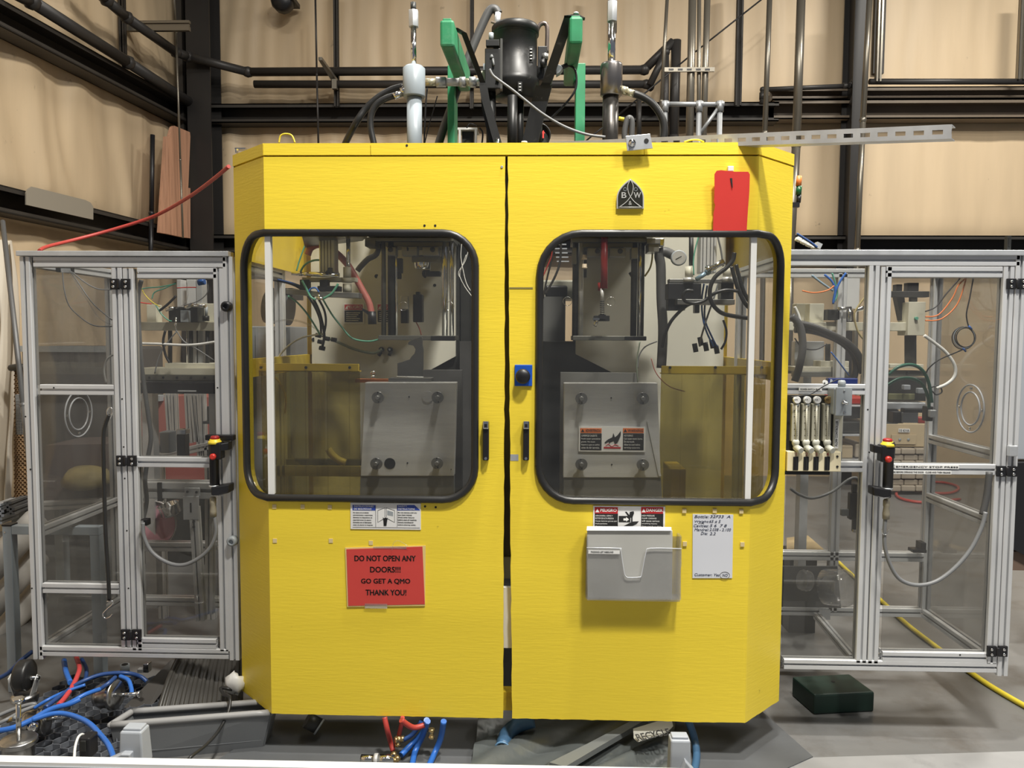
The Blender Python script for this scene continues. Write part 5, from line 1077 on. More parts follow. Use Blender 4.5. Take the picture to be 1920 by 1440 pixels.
for k in range(5): obj('rail_bolt', B().cyl(P(280+k*26, 708, .918), P(280+k*26, 708, .924), .006, 8), INK, tl)
obj('pneumatic_fitting', B().cyl(P(311, 581, .88), P(326, 578, .88), .008, 10).cyl(P(348, 577, .86), P(362, 570, .86), .010, 10).cyl(P(362, 573, .87), P(386, 574, .87), .008, 10), CHROME, tl)
obj('nut', B().cyl(P(386, 592, .95), P(386, 602, .95), .016, 6), DKM, tl)
obj('blue_coupling', B().cyl(P(372, 530, .85), P(384, 528, .85), .014, 12), BLUEH, tl); obj('hanging_fitting', B().cyl(P(330, 595, .86), P(330, 622, .86), .004, 8).cyl(P(330, 606, .86), P(330, 611, .86), .008, 8), CHROME, tl)
obj('rig_leg', B().pb(270, 738, 290, 1140, 1.0, .06).pb(395, 738, 412, 1140, 1.0, .06), GALV, tl)
for k, (pix, r, m_, lab) in enumerate((
    ([(262, 530), (270, 550), (285, 566), (300, 575)], .0025, YELH, 'yellow tube at the upper left of the left enclosure door'), ([(255, 545), (275, 540), (300, 538), (330, 532)], .003, GRNT, 'green tube running right under the left door top rail'),
    ([(285, 560), (290, 548), (310, 540), (330, 530)], .003, GRNT, 'second green tube under the left door top rail'), ([(292, 572), (302, 588), (315, 600), (322, 602)], .003, GRNT, 'green tube curling onto the cream beam in the left enclosure'),
    ([(330, 578), (345, 570), (352, 555), (350, 530)], .003, CLEAR, 'clear tube curving up past the cylinders in the left enclosure'), ([(390, 530), (388, 550), (370, 565), (345, 572)], .0025, GREYH, 'grey wire hanging at the right in the left enclosure'),
    ([(331, 622), (312, 645), (298, 670), (290, 700)], .003, GREYH, 'dark wire slanting left below the cream beam'), ([(331, 620), (345, 640), (370, 655), (402, 676)], .003, GREYH, 'dark wire slanting right below the cream beam'),
    ([(332, 540), (350, 539), (368, 539)], .0025, RED, 'red cable tie across the cylinders in the left enclosure'), ([(252, 565), (268, 568), (284, 570)], .0025, RED, 'red cable tie at the left in the left enclosure'),
    ([(300, 582), (315, 570), (330, 555)], .006, BLK, 'black hose stub with blue tip in the left enclosure'),
    ([(262, 644), (300, 645), (340, 647), (370, 646), (404, 641)], .006, WHITE, 'white tube crossing behind the columns in the left enclosure'),
    ([(310, 620), (306, 640), (310, 665), (318, 680)], .006, BLK, 'black hose bowing left of the first dark column'),
    ([(117, 508), (120, 540), (128, 570), (145, 590), (175, 610), (210, 612)], .0025, GREYH, 'longest dark wire drooping in the upper left panel'),
    ([(130, 508), (142, 530), (165, 565), (185, 595), (210, 610)], .003, CLEAR, 'clear wire drooping in the upper left panel'),
    ([(132, 508), (150, 535), (175, 570), (210, 600)], .0025, GREYH, 'thin dark wire next to the clear one in the upper left panel'),
    ([(135, 510), (160, 530), (185, 542), (215, 543)], .0025, GREYH, 'shortest dark wire drooping in the upper left panel'),
    ([(212, 665), (200, 675), (195, 695), (199, 718)], .004, WHITE, 'white tube bulging from the post in the upper left panel'))):
    hose('tube', pix, .80 if k < 13 else .34, r, m_, lab, 'tube')
t = thing('wire_clip', 'dark clip bar holding drooping wires in the upper left panel', 'clip', P(120, 508, .40)); obj('clip_body', B().pb(105, 500, 134, 510, .36, .02), DKM, t); obj('clip_ring', B().pb(114, 503, 131, 511, .355, .01), GALV, t)
# lower bench in the left enclosure
t = thing('conveyor_bench', 'aluminium profile bench frame inside the lower left enclosure', 'bench', P(330, 1170, .70)); Yn = .64
for a in (EH(262, 402, 920, Yn, .075), EH(268, 402, 1026, Yn+.25, .045), EH(272, 368, 1129, Yn+.3, .04)): obj(FP, a, ALU, t)
obj(FP, prof(P(365, 950, Yn-.01)+Vector((0, 0, 0)), P(378, 1162, Yn-.01), .038, (1, 0, 0)), ALU, t); obj(FP, prof(P(394, 930, Yn+.1), P(394, 1150, Yn+.1), .035, (1, 0, 0)), ALU, t)
rb('slotted_plate', (343, 931, 372, 975), Yn-.03, .01, GALV, t); obj('slot', B().pb(356, 943, 359, 961, Yn-.031, .002), INK, t); rb('joint_plate', (346, 915, 374, 931), Yn-.02, .01, GALV, t)
for x, y in ((351, 922), (368, 923), (363, 978), (363, 988)): obj('plate_bolt', B().cyl(P(x, y, Yn-.034), P(x, y, Yn-.02), .006, 8), INK, t)
obj('cross_tie', B().pb(295, 905, 303, 940, Yn-.005, .02), BLK, t)
# upright profiles between y 740 and 850
t = thing('upright_profiles', 'row of upright aluminium profiles behind the left enclosure door', 'frame', P(345, 860, 1.3))
for a, b_ in (((315, 738), (322, 845)), ((327, 738), (331, 842)), ((352, 738), (357, 830)), ((362, 738), (370, 828)), ((369, 738), (377, 860)), ((380, 738), (384, 860))):
    obj(FP, prof(P(*a, 1.35), P(*b_, 1.35), .03, (1, 0, 0)), ALU, t)
obj('frame_leg', prof((P(300, 855, 1.35).x, 1.35, 0), P(300, 852, 1.35), .04, (1, 0, 0)), ALU, t); obj('frame_leg', prof((P(392, 855, 1.35).x, 1.35, 0), P(392, 838, 1.35), .04, (1, 0, 0)), ALU, t)
obj('base_beam', prof(P(290, 858, 1.35), P(395, 835, 1.35), .04), ALU, t)
t = thing('gripper_unit', 'small grey and chrome gripper unit behind the left door mid rail', 'gripper', P(310, 858, 1.15)); rb('unit_body', (298, 810, 318, 850), 1.15, .08, GREY, t, .006); rb('unit_head', (330, 805, 348, 815), 1.1, .05, CHROME, t, .004); rb('unit_column', (331, 815, 347, 862), 1.1, .05, DKM, t, .003)
obj('air_line', B().tube([P(x, y, 1.1) for x, y in ((275, 850), (282, 835), (292, 830), (300, 840), (296, 852))], .005, 6), GREYH, t)
obj('unit_bracket', B().pb(388, 762, 405, 790, 1.1, .05).pb(380, 790, 405, 795, 1.08, .08), GREY, t)
# pan
t = thing('round_pan', 'tilted round pan with a pink inside behind the lower left door', 'pan', P(290, 1015, 1.0))
c = P(284, 985, 1.0); ax = Vector((.12, -.95, .12)).normalized()
obj('pan_rim', B().lathe([(.001, -.042), (.110, -.040), (.122, .0), (.125, .008), (.117, .010), (.111, -.030), (.001, -.034)], c, ax, 36), mat('dull_pan_metal', (.40, .37, .36), .4, .4), t)
obj('pan_lining', B().lathe([(.111, -.004), (.108, -.030), (.02, -.031)], c, ax, 36), mat('pink_powder', (.62, .30, .36), .7, var=.12, vscale=12), t)
obj('foot_ring', B().lathe([(.06, -.05), (.06, -.041)], c, ax, 24), GREY, t)
t = thing('steel_cup', 'shiny tilted steel cup behind the lower left door', 'cup', P(320, 965, .95)); obj('cup_body', B().lathe([(.03, 0), (.048, .004), (.048, .05), (.052, .053), (.045, .053), (.044, .01)], P(322, 964, .98), (-.25, -.2, 1), 24), CHROME, t); obj('cup_bottom', B().lathe([(.035, -.004), (.035, .0)], P(322, 964, .98), (-.25, -.2, 1), 20), GALV, t)
# red bin and machines further behind the left enclosure
t = thing('red_bin', 'big dull red sheet metal bin behind the left enclosure', 'bin', P(290, 960, 2.3))
obj('bin_body', B().prism([P(x, y, 2.3) for x, y in ((222, 752), (345, 742), (392, 745), (395, 905), (222, 905))], (0, .3, 0)), mat('dull_red_metal', (.36, .12, .10), .5, var=.15, vscale=4), t)
obj('bin_lip', B().pb(225, 742, 300, 752, 2.25, .1), GREY, t); text('AIR', P(284, 748, 2.24), .05, .03, WINK, t)
obj('bin_stand', B().bx(P(228, 905, 2.3).x, P(390, 905, 2.3).x, 2.32, 2.58, 0, P(300, 905, 2.3).z), DKM, t)
t = thing('parts_hopper', 'brown hopper with pale parts behind the lower left panel', 'hopper', P(140, 1000, 1.7))
obj('hopper_body', B().prism([P(x, y, 1.7) for x, y in ((85, 835), (215, 832), (215, 935), (85, 940))], (0, .35, 0)), mat('brown_grey_bin', (.13, .10, .09), .6, var=.15, vscale=5), t)
obj('hopper_rail', prof(P(80, 948, 1.65), P(220, 940, 1.65), .05), ALU, t)
obj('hopper_leg', B().bx(P(100, 945, 1.7).x, P(116, 945, 1.7).x, 1.7, 1.76, 0, P(140, 938, 1.7).z), GREY, t); obj('hopper_leg', B().bx(P(196, 945, 1.7).x, P(212, 945, 1.7).x, 1.7, 1.76, 0, P(140, 936, 1.7).z), GREY, t)
obj('yellow_scrap', B().lathe([(.05, 0), (.14, .02), (.11, .07), (.03, .09)], P(165, 905, 1.66), (.1, -.3, 1), 14), mat('yellow_scrap', (.30, .24, .10), .6, var=.3, vscale=9), t)
t = thing('dark_backdrop', 'big dark grey container behind the upper left enclosure panels', 'backdrop', P(140, 900, 2.7))  # dark box added to imitate the dim reflection in these panels
obj('backdrop_body', B().bx(P(40, 700, 2.7).x, P(232, 700, 2.7).x, 2.7, 3.3, .12, P(140, 650, 2.7).z), mat('dark_grey_backdrop', (.10, .095, .09), .5, var=.2, vscale=3), t, bev=.02)
obj('backdrop_rim', B().bx(P(38, 700, 2.7).x, P(234, 700, 2.7).x, 2.68, 2.72, P(140, 660, 2.7).z, P(140, 649, 2.7).z), GREY, t)
obj('backdrop_foot', B().bx(P(45, 700, 2.7).x, P(225, 700, 2.7).x, 2.75, 3.25, 0, .12), DKM, t)
# right rig
tr = rig('cream beams and black columns of the transfer rig inside the right enclosure', P(1600, 1000, .95))
for nm, r_, Y, d_, m_ in (('beam', (1480, 604, 1705, 620), .80, .08, CREAM), ('block', (1518, 569, 1545, 604), .82, .06, CREAM), ('block', (1493, 569, 1518, 604), .90, .06, CREAM), ('end_box', (1703, 566, 1735, 629), .78, .10, CREAM),
                          ('plate', (1490, 688, 1592, 697), .85, .12, CREAM), ('plate', (1539, 677, 1592, 688), .88, .10, CREAM), ('rail', (1490, 697, 1592, 707), .84, .05, OILM),
                          ('cylinder', (1575, 508, 1612, 580), .95, .08, ALU), ('cross_arm', (1672, 546, 1743, 557), .80, .05, DKM), ('arm_block', (1681, 533, 1692, 546), .82, .04, DKM), ('arm_block', (1702, 530, 1723, 546), .82, .04, DKM),
                          ('clamp_block', (1552, 580, 1575, 600), .78, .06, DKM), ('foot_plate', (1669, 683, 1732, 690), .80, .12, CREAM), ('foot_rail', (1669, 695, 1736, 705), .82, .06, OILM), ('steel_plate', (1490, 640, 1545, 686), 1.0, .05, GALV)):
    rb(nm, r_, Y, d_, m_, tr)
obj('column', B().cyl(P(1707, 629, .85), P(1707, 683, .85), .025, 20), DKM, tr); obj('column', B().cyl(P(1712, 557, .83), P(1712, 566, .83), .018, 14), DKM, tr)
obj('column', B().prism([P(1681, 557, .84), P(1696, 557, .84), P(1700, 601, .84), P(1690, 601, .84)], (0, .04, 0)), DKM, tr)
for x in (1552, 1580): obj('column', B().cyl(P(x, 645, .9), P(x, 678, .9), .012, 12), DKM, tr)
obj('green_knob', B().lathe([(.008, 0), (.007, .012)], P(1717, 597, .78), (0, -1, 0), 10), GRNT, tr)
for x in (1700,): obj('rail_bolt', B().cyl(P(x, 700, .818), P(x, 700, .825), .008, 8), INK, tr)
obj('air_fitting', B().cyl(P(1570, 579, .76), P(1596, 578, .76), .008, 10).cyl(P(1593, 578, .76), P(1593, 602, .76), .008, 10).cyl(P(1600, 582, .78), P(1622, 577, .78), .010, 10), CHROME, tr)
obj('rig_leg', B().pb(1500, 707, 1515, 1140, 1.0, .06), GALV, tr)
for k, (pix, Y, r, m_, lab) in enumerate((
    ([(1490, 606), (1520, 612), (1560, 628), (1590, 645), (1610, 668), (1618, 700)], .55, .016, RUB, 'thickest black cable bundle arching in the upper panel of the right enclosure'),
    ([(1490, 618), (1530, 622), (1575, 640), (1600, 665), (1605, 690), (1600, 714)], .57, .014, BLK, 'second black cable bundle under the thickest one in the right enclosure'),
    ([(1484, 592), (1500, 612), (1505, 650), (1498, 690), (1490, 715)], .50, .016, MATS['dusty_dark_hose'], 'grey black hose bending down beside the guard in the right enclosure'),
    ([(1490, 634), (1505, 652), (1530, 655), (1550, 645)], .52, .003, BLK, 'thin black wire curl in the upper panel of the right enclosure'),
    ([(1490, 575), (1497, 590), (1500, 602)], .50, .006, WHITE, 'white tube end beside the guard in the right enclosure'),
    ([(1522, 516), (1540, 530), (1562, 545)], .70, .005, mat('grey_blue_tube', (.25, .36, .45), .3), 'grey blue tube at the top of the right enclosure'),
    ([(1546, 515), (1560, 528), (1566, 545), (1562, 570)], .70, .005, BLUEH, 'blue tube bending into the clamp block in the right enclosure'),
    ([(1586, 512), (1575, 528), (1566, 548), (1562, 566)], .72, .005, BLUEH, 'blue tube leaning right above the clamp block in the right enclosure'),
    ([(1560, 512), (1566, 530), (1570, 550), (1565, 565)], .74, .004, GRNT, 'green tube among the blue tubes in the right enclosure'),
    ([(1504, 545), (1525, 549), (1550, 545), (1564, 536)], .68, .003, ORH, 'orange tube crossing the top of the right enclosure'),
    ([(1626, 552), (1612, 570), (1602, 590), (1608, 620), (1622, 640)], .45, .004, mat('amber_tube', (.40, .33, .16), .3), 'amber tube bowing beside the middle post of the right enclosure'),
    ([(1558, 660), (1570, 675), (1585, 695), (1592, 704)], .50, .003, BLUEH, 'loose blue cable tie slanting above the blue case'),
    ([(1735, 584), (1755, 575), (1775, 550), (1800, 522)], .60, .003, BLK, 'black wire rising right from the cream end box'),
    ([(1735, 594), (1760, 590), (1785, 560), (1797, 535), (1812, 521)], .60, .003, ORH, 'upper orange cable rising from the cream end box'),
    ([(1735, 601), (1765, 598), (1795, 570), (1812, 521)], .58, .003, ORH, 'lower orange cable rising from the cream end box'),
    ([(1825, 521), (1818, 560), (1812, 590), (1816, 612)], .45, .0028, BLK, 'thin wire dropping from the top rail to the coil'),
    ([(1806, 655), (1790, 662), (1760, 675), (1742, 690), (1736, 700)], .45, .0028, BLK, 'thin wire running down left from the coil'),
    ([(1733, 629), (1755, 645), (1775, 662), (1790, 685), (1790, 705), (1775, 720), (1755, 728)], .60, .007, WHITE, 'white hose bowing out right of the black column'),
    ([(1666, 703), (1685, 688), (1710, 684), (1730, 695), (1742, 720), (1747, 755)], .50, .007, mat('deep_green_hose', (.03, .16, .11), .35), 'upper dark green hose arching in the right enclosure door'),
    ([(1664, 722), (1685, 711), (1710, 710), (1730, 722), (1740, 745), (1742, 765)], .52, .007, MATS['deep_green_hose'], 'lower dark green hose arching in the right enclosure door'),
    ([(1482, 916), (1500, 928), (1525, 934), (1560, 922), (1590, 900), (1605, 896), (1612, 905)], .40, .006, GREYH, 'pale grey cable swooping in the lower left panel of the right enclosure'),
    ([(1855, 885), (1850, 930), (1842, 965)], .17, .012, MATS['dusty_dark_hose'], 'dark cable sleeve at the right stile of the right enclosure door'),
    ([(1740, 728), (1760, 724), (1766, 735), (1755, 740), (1748, 733)], .60, .003, BLK, 'small black wire loop under the white hose'))):
    hose('tube', pix, Y, r, m_, lab, 'tube')
t = thing('wire_coil', 'coil of thin dark wire hanging in the right enclosure door', 'coil', P(1808, 655, .45))
for dx, dy, r in ((0, 0, 20), (-2, 1, 21), (3, 0, 18), (1, -1, 19)):
    obj('wire_turn', B().tube([P(1808+dx+r*math.cos(a), 633+dy+r*math.sin(a), .45) for a in [k*math.pi/8 for k in range(16)]], .0022, 6, 2, True), BLK if dx else GREY, t)
for x, y in ((1819, 614), (1808, 656)): obj('wire_tie', B().cyl(P(x-3, y-3, .448), P(x+3, y+3, .448), .004, 8), BLUEH, t)
# equipment seen low in the right enclosure door
t = thing('dark_drive_unit', 'dark drive unit with grey box and connectors behind the right enclosure door', 'machine', P(1700, 790, 1.1))
for nm, r_, Y, d_, m_ in (('unit_body', (1660, 708, 1748, 752), 1.15, .3, DKM), ('olive_panel', (1666, 738, 1716, 750), 1.14, .01, mat('olive_panel', (.20, .20, .10), .5)), ('steel_bar', (1660, 755, 1740, 768), 1.1, .1, GALV), ('grey_plate', (1660, 768, 1685, 795), 1.12, .05, GREY),
                          ('black_block', (1675, 772, 1695, 794), 1.05, .06, BLK), ('grey_box', (1692, 773, 1722, 793), 1.04, .06, LGREY), ('red_box', (1722, 783, 1740, 794), 1.06, .06, REDH), ('elbow_block', (1737, 762, 1750, 790), .6, .04, DKM),
                          ('silver_joint', (1744, 769, 1757, 783), .58, .04, GALV), ('cable_arm', (1695, 766, 1740, 774), 1.0, .04, BLK), ('connector', (1695, 722, 1708, 731), 1.1, .03, LGREY), ('connector', (1722, 728, 1735, 738), 1.1, .03, GREY)):
    rb(nm, r_, Y, d_, m_, t, .004)
t = thing('transformer_cabinet', 'beige cabinet lettered 10 KVA behind the right enclosure door', 'cabinet', P(1700, 838, 5.0)); BEI = mat('beige_cabinet_paint', (.52, .42, .27), .5, var=.05, vscale=4)
rb('cabinet_body', (1620, 794, 1742, 838), 4.95, .5, BEI, t, .01); rb('name_strip', (1685, 804, 1706, 811), 4.935, .012, PAPER, t); text('10 KVA', P(1695, 807.5, 4.93), .095, .026, INK, t)
rb('front_plate', (1672, 815, 1718, 833), 4.93, .015, BEI, t)
for x in (1687, 1703): obj('knock_out', B().lathe([(.013, 0), (.013, .006), (.006, .008)], P(x, 824, 4.929), (0, -1, 0), 14), GREY, t)
t = thing('shelf_stack', 'stack of wrapped beige bundles on the floor behind the right enclosure door', 'stack', P(1700, 900, 3.0))
for k in range(7):
    for j in range(3): rb('bundle', (1664+j*27+(k % 2)*5, 841+k*11.6, 1690+j*27+(k % 2)*5, 852+k*11.6), 4.9+.02*(k % 2), .45, mat('wrapped_beige', (.44, .38, .30), .5, var=.2, vscale=3), t, .012)
t = thing('storage_rack', 'dark rack with boxes behind the narrow panel next to the flow meters', 'rack', P(1600, 880, 2.6))
for r_, m_ in (((1575, 745, 1630, 758), REDH), ((1575, 790, 1630, 812), DKM), ((1577, 835, 1600, 860), BEI), ((1604, 832, 1624, 858), MATS['wrapped_beige']), ((1580, 762, 1620, 785), BLK)): rb('box', r_, 2.6, .3, m_, t, .01)
for y in (760, 815, 862): rb('rack_shelf', (1570, y, 1632, y+3), 2.55, .4, GALV, t)
obj('rack_post', B().bx(P(1571, 800, 2.55).x, P(1575, 800, 2.55).x, 2.55, 2.6, 0, P(1572, 740, 2.55).z), GREY, t)
# limit switch and parts low in the right enclosure
t = thing('door_interlock', 'black door interlock switch behind the lower left panel of the right enclosure', 'switch', P(1604, 1000, .33)); rb('switch_body', (1594, 925, 1612, 975), .30, .03, BLK, t, .004); rb('switch_head', (1599, 908, 1608, 925), .305, .02, BLK, t, .004); rb('switch_arm', (1578, 955, 1596, 968), .31, .02, GREY, t, .004); rb('switch_foot', (1600, 975, 1610, 998), .305, .02, DKM, t, .003); rb('switch_tip', (1600, 993, 1608, 999), .30, .01, CHROME, t)
t = thing('clear_jar', 'clear ribbed plastic jar in front of a dark sheet inside the right enclosure', 'jar', P(1535, 1135, .6))
obj('jar_body', B().lathe([(.05, 0), (.075, .01), (.078, .09), (.07, .11), (.045, .125)], P(1545, 1100, .55), (.5, -.6, .15), 28), CLEAR, t); obj('jar_neck', B().lathe([(.04, .0), (.044, .012), (.04, .02), (.044, .03), (.04, .04)], P(1518, 1090, .5), (-1, -.1, .2), 20), CLEAR, t)
t = thing('dark_sheet', 'dark grey tilted sheet inside the lower right enclosure', 'sheet', P(1520, 1140, .7)); obj('sheet_body', B().prism([P(x, y, .70) for x, y in ((1465, 1062), (1570, 1062), (1577, 1140), (1460, 1138))], (0, .01, 0)), MATS['dark_grey_plate'], t)
t = thing('wood_board', 'pale tan board lying behind the lower panel of the right enclosure', 'board', P(1500, 1030, 1.3)); obj('board_body', B().prism([P(1475, 1008, 1.5), P(1515, 1004, 1.5), P(1545, 1030, 1.2), P(1475, 1032, 1.2)], (0, 0, -.03)), mat('tan_board', (.50, .38, .20), .6), t); obj('board_support', B().bx(P(1480, 1030, 1.3).x, P(1530, 1030, 1.3).x, 1.28, 1.45, 0, P(1500, 1031, 1.3).z-.02), DKM, t)
t = thing('rubber_corner', 'black corner bracket on the rear frame of the right enclosure', 'bracket', P(1730, 1040, .7)); rb('corner_body', (1712, 1031, 1738, 1037), .72, .05, BLK, t); rb('corner_upright', (1727, 1018, 1737, 1032), .72, .05, BLK, t)
# ================================================================ floor level
# foreground rail
t = thing('foreground_rail', 'white topped rail crossing the bottom edge in front of everything', 'rail', P(500, 1440, -.6)); Yq = -.62
a0 = P(0, 1416, Yq); a1 = P(1320, 1441, Yq); d = a1-a0; a0 = a0-d*.3; a1 = a1+d*.5
obj('rail_top', B().prism([a0+Vector((0, 0, 0)), a0+Vector((0, -.03, -.002)), a0+Vector((0, -.03, -.012)), a0+Vector((0, 0, -.012))], a1-a0), WHITE, t)
obj('rail_body', B().prism([a0+Vector((0, -.004, -.012)), a0+Vector((0, -.034, -.012)), a0+Vector((0, -.034, -.10)), a0+Vector((0, -.004, -.10))], a1-a0), LGREY, t)
obj('rail_leg', B().bx(-1.3, -1.26, Yq-.03, Yq, 0, a0.z-.05), LGREY, t); obj('rail_leg', B().bx(1.36, 1.4, Yq-.03, Yq, 0, a1.z-.05), LGREY, t)
def clip(x0, x1, y0, y1, lab, Y):
    t = thing('rail_clamp', lab, 'clamp', P((x0+x1)/2, y1, Y)); w_ = P(x1, y1, Y).x-P(x0, y1, Y).x; X = P(x0, y1, Y).x; z1 = P(x0, y0+8, Y).z
    b = B(); z0 = P(x0, y1, Y).z
    v = [(X, Y, z0), (X+w_, Y, z0), (X+w_*1.02, Y+w_*.8, z0), (X+.0, Y+w_*.8, z0), (X+w_*.05, Y+.004, z1), (X+w_*.93, Y+.004, z1), (X+w_*.93, Y+w_*.75, z1), (X+w_*.05, Y+w_*.75, z1)]
    obj('clamp_body', B().add(v, [(0, 1, 2, 3), (4, 5, 6, 7), (0, 1, 5, 4), (1, 2, 6, 5), (2, 3, 7, 6), (3, 0, 4, 7)]), LGREY, t, bev=.005)
    obj('clamp_cap', B().bx(X+w_*.12, X+w_*.86, Y+.012, Y+w_*.68, z1-.002, z1+.007), LGREY, t, bev=.003)
    return t, X, w_, z0
c1, X, w_, z0 = clip(222, 268, 1366, 1440, 'grey plastic rail clamp standing at the front right of the grey tote corner', -.58)
obj('clamp_stop', B().prism([(X-.03, -.60, z0+.028), (X+.02, -.60, z0+.052), (X+.045, -.60, z0+.052), (X+.045, -.60, z0+.01), (X-.03, -.60, z0+.01)], (0, .03, 0)), LGREY, c1, bev=.003)
c2, X, w_, z0 = clip(1255, 1297, 1382, 1470, 'grey plastic rail clamp in front of the recycling label', -.58)
obj('clamp_stop', B().prism([(X+w_*.45, -.60, z0+.04), (X+w_*.65, -.60, z0+.078), (X+w_*1.1, -.60, z0+.045), (X+w_*1.1, -.60, z0), (X+w_*.45, -.60, z0)], (0, .03, 0)), LGREY, c2, bev=.003)
# green box
t = thing('green_box', 'dark green steel box on the floor under the right enclosure', 'box', Pz(1560, 1325))
q0, q1, q3 = Pz(1526, 1341), Pz(1639, 1335), Pz(1484, 1304); q2 = q1+q3-q0; h = P(1527, 1303, q0.y).z
obj('box_body', B().prism([q0, q1, q2, q3], (0, 0, h)), DKG, t, bev=.008); e = .004; cc = (q0+q1+q2+q3)/4

pz = Pz(1562, 1278, h); obj('lid_hole', B().cyl(pz, pz+Vector((0, 0, .001)), .008, 10), INK, t)
# floor sheets
def fsheet(name, pix, z, th, m_, lab, cat='sheet', extra=None):
    return solo(name, B().prism([Pz(x, y, z) for x, y in pix], (0, 0, th)), m_, lab, cat)
DMAT = mat('dark_grey_floor_mat', (.10, .105, .11), .5, bump=.1, bscale=20, var=.12, vscale=4, dirt=(.2, .2, .2), dscale=25, dlo=.68, dhi=.74)
fsheet('floor_mat', [(1235, 1352), (1430, 1340), (1524, 1424), (1462, 1452), (1240, 1452)], .004, .012, DMAT, 'dark grey floor mat under the right corner of the guard', 'mat')
fsheet('floor_mat', [(505, 1352), (900, 1352), (935, 1460), (340, 1470), (470, 1388)], .002, .006, DMAT, 'wide dark floor mat under the left half of the guard', 'mat')
cs = thing('dark_tarp', 'folded dark plastic tarp on the floor under the gap between the doors', 'tarp', Pz(1060, 1400))
def tf(u, v):
    x = 880+u*370; y = 1345+v*115; p = Pz(x-(1-v)*-20, y, .03); p.z = .03+.05*noise.noise(Vector((u*5+v*2.5, v*1.2, 3)))+.022*abs(math.sin((u*1.5+v)*9)); return p
obj('tarp_body', grid(tf, 50, 16), mat('grey_green_tarp', (.085, .095, .095), .35, bump=.2, bscale=12), cs)
g = [Pz(x, y, .09) for x, y in ((1187, 1377), (1258, 1355), (1262, 1372), (1250, 1384), (1228, 1392), (1196, 1402), (1188, 1395))]
obj('recycling_label', B().prism([p+Vector((0, 0, .02)) for p in g], (0, 0, .002)), mat('dirty_label', (.46, .46, .42), .6), cs)
lt = text('RECYCLE', Pz(1225, 1378, .122), .135, .028, INK, cs, bold=.02); lt.rotation_euler = (math.radians(25), 0, math.radians(21))
fsheet('tarp_edge', [(1030, 1440), (1100, 1405), (1200, 1352), (1215, 1356), (1120, 1412), (1060, 1448)], .075, .02, mat('tarp_fold_grey', (.15, .16, .16), .4), 'pale folded edge strip of the dark tarp beside the recycling label', 'strip')
st('trim_13', B().prism([Pz(1330, 1432, .0), Pz(1990, 1412, .0), Pz(1990, 1520, .0), Pz(1330, 1520, .0)], (0, 0, .012)), mat('pale_concrete_kerb', (.30, .30, .30), .5, var=.12, vscale=4, dirt=(.2, .2, .2), dscale=6))
# yellow hose and red coil
def fz(name, pix, z, r, m_, lab, cat='hose', n=8): return solo(name, B().tube([Pz(q[0], q[1], q[2] if len(q) > 2 else z) for q in pix], r, n), m_, lab, cat)
fz('floor_hose', [(1560, 1042), (1600, 1080), (1650, 1124), (1700, 1170), (1760, 1216), (1830, 1268), (1880, 1300), (1960, 1345)], .012, .012, YELH, 'yellow hose lying diagonally on the floor at the right')
fz('floor_hose', [(1665, 905), (1700, 916), (1760, 925), (1790, 922), (1795, 912), (1760, 904), (1710, 908), (1682, 922), (1690, 935), (1735, 942), (1800, 936)], .015, .014, REDH, 'red hose coiled on the floor behind the right enclosure')
# under the guard: hoses with brass ends
for k, (pix, z, r, m_, lab) in enumerate((
    ([(721, 1345, .16), (726, 1368, .12), (732, 1390, .06), (737, 1408, .03)], 0, .010, REDH, 'left red hose with brass end hanging under the guard'),
    ([(755, 1345, .16), (752, 1362, .12), (748, 1378, .08)], 0, .008, REDH, 'right red hose with brass elbow hanging under the guard'),
    ([(800, 1350, .16), (795, 1370, .10), (775, 1392, .05), (752, 1416, .03)], 0, .011, BLUEH, 'left dark blue hose with brass end under the guard'),
    ([(802, 1352, .16), (792, 1380, .08), (778, 1410, .03), (772, 1440, .02)], 0, .011, BLUEH, 'middle dark blue hose under the guard'),
    ([(832, 1352, .16), (826, 1385, .08), (815, 1412, .03), (800, 1445, .02)], 0, .011, BLUEH, 'right dark blue hose under the guard'),
    ([(790, 1352, .14), (775, 1375, .09), (757, 1387, .07)], 0, .008, DBLUE, 'short navy hose with brass end under the guard'),
    ([(752, 1350, .18), (775, 1364, .14), (800, 1358, .14)], 0, .010, REDH, 'red brown hose looping level under the guard'),
    ([(1290, 1350, .14), (1302, 1385, .06), (1306, 1420, .03), (1298, 1460, .02)], 0, .014, mat('slate_blue_hose', (.05, .12, .22), .4), 'slate blue hose dropping behind the right rail clamp'))):
    fz('floor_hose', pix, z, r, m_, lab)
for x, y, z, ax, lab in ((738, 1412, .03, (.2, -.6, -.3), 'brass end fitting of the left red hose under the guard'), (748, 1380, .08, (-.1, -.2, -1), 'brass elbow fitting of the right red hose under the guard'),
                    (748, 1420, .03, (-.6, -.6, -.2), 'brass end fitting of the left dark blue hose'), (809, 1366, .12, (0, -.1, -1), 'brass fitting between two blue hoses under the guard'), (758, 1385, .07, (-1, -.4, 0), 'brass end fitting of the short navy hose')):
    solo('brass_fitting', B().lathe([(.012, 0), (.012, .012), (.009, .014), (.009, .026), (.012, .028), (.012, .036)], Pz(x, y, z), ax, 8), BRASS, lab, 'fitting')
t = thing('metal_coupler', 'silver metal coupler lying in front under the left door', 'coupler', Pz(708, 1425)); p = Pz(708, 1424, .03)
obj('coupler_body', B().cyl(p+Vector((-.06, 0, 0)), p+Vector((-.01, 0, 0)), .016, 10).cyl(p+Vector((.0, 0, 0)), p+Vector((.06, 0, 0)), .018, 14), CHROME, t); obj('coupler_ring', B().cyl(p+Vector((-.012, 0, 0)), p+Vector((.002, 0, 0)), .021, 14), STEEL, t); obj('coupler_foot', B().box(p+Vector((-.04, 0, -.02)), (.03, .03, .022)), GREY, t)
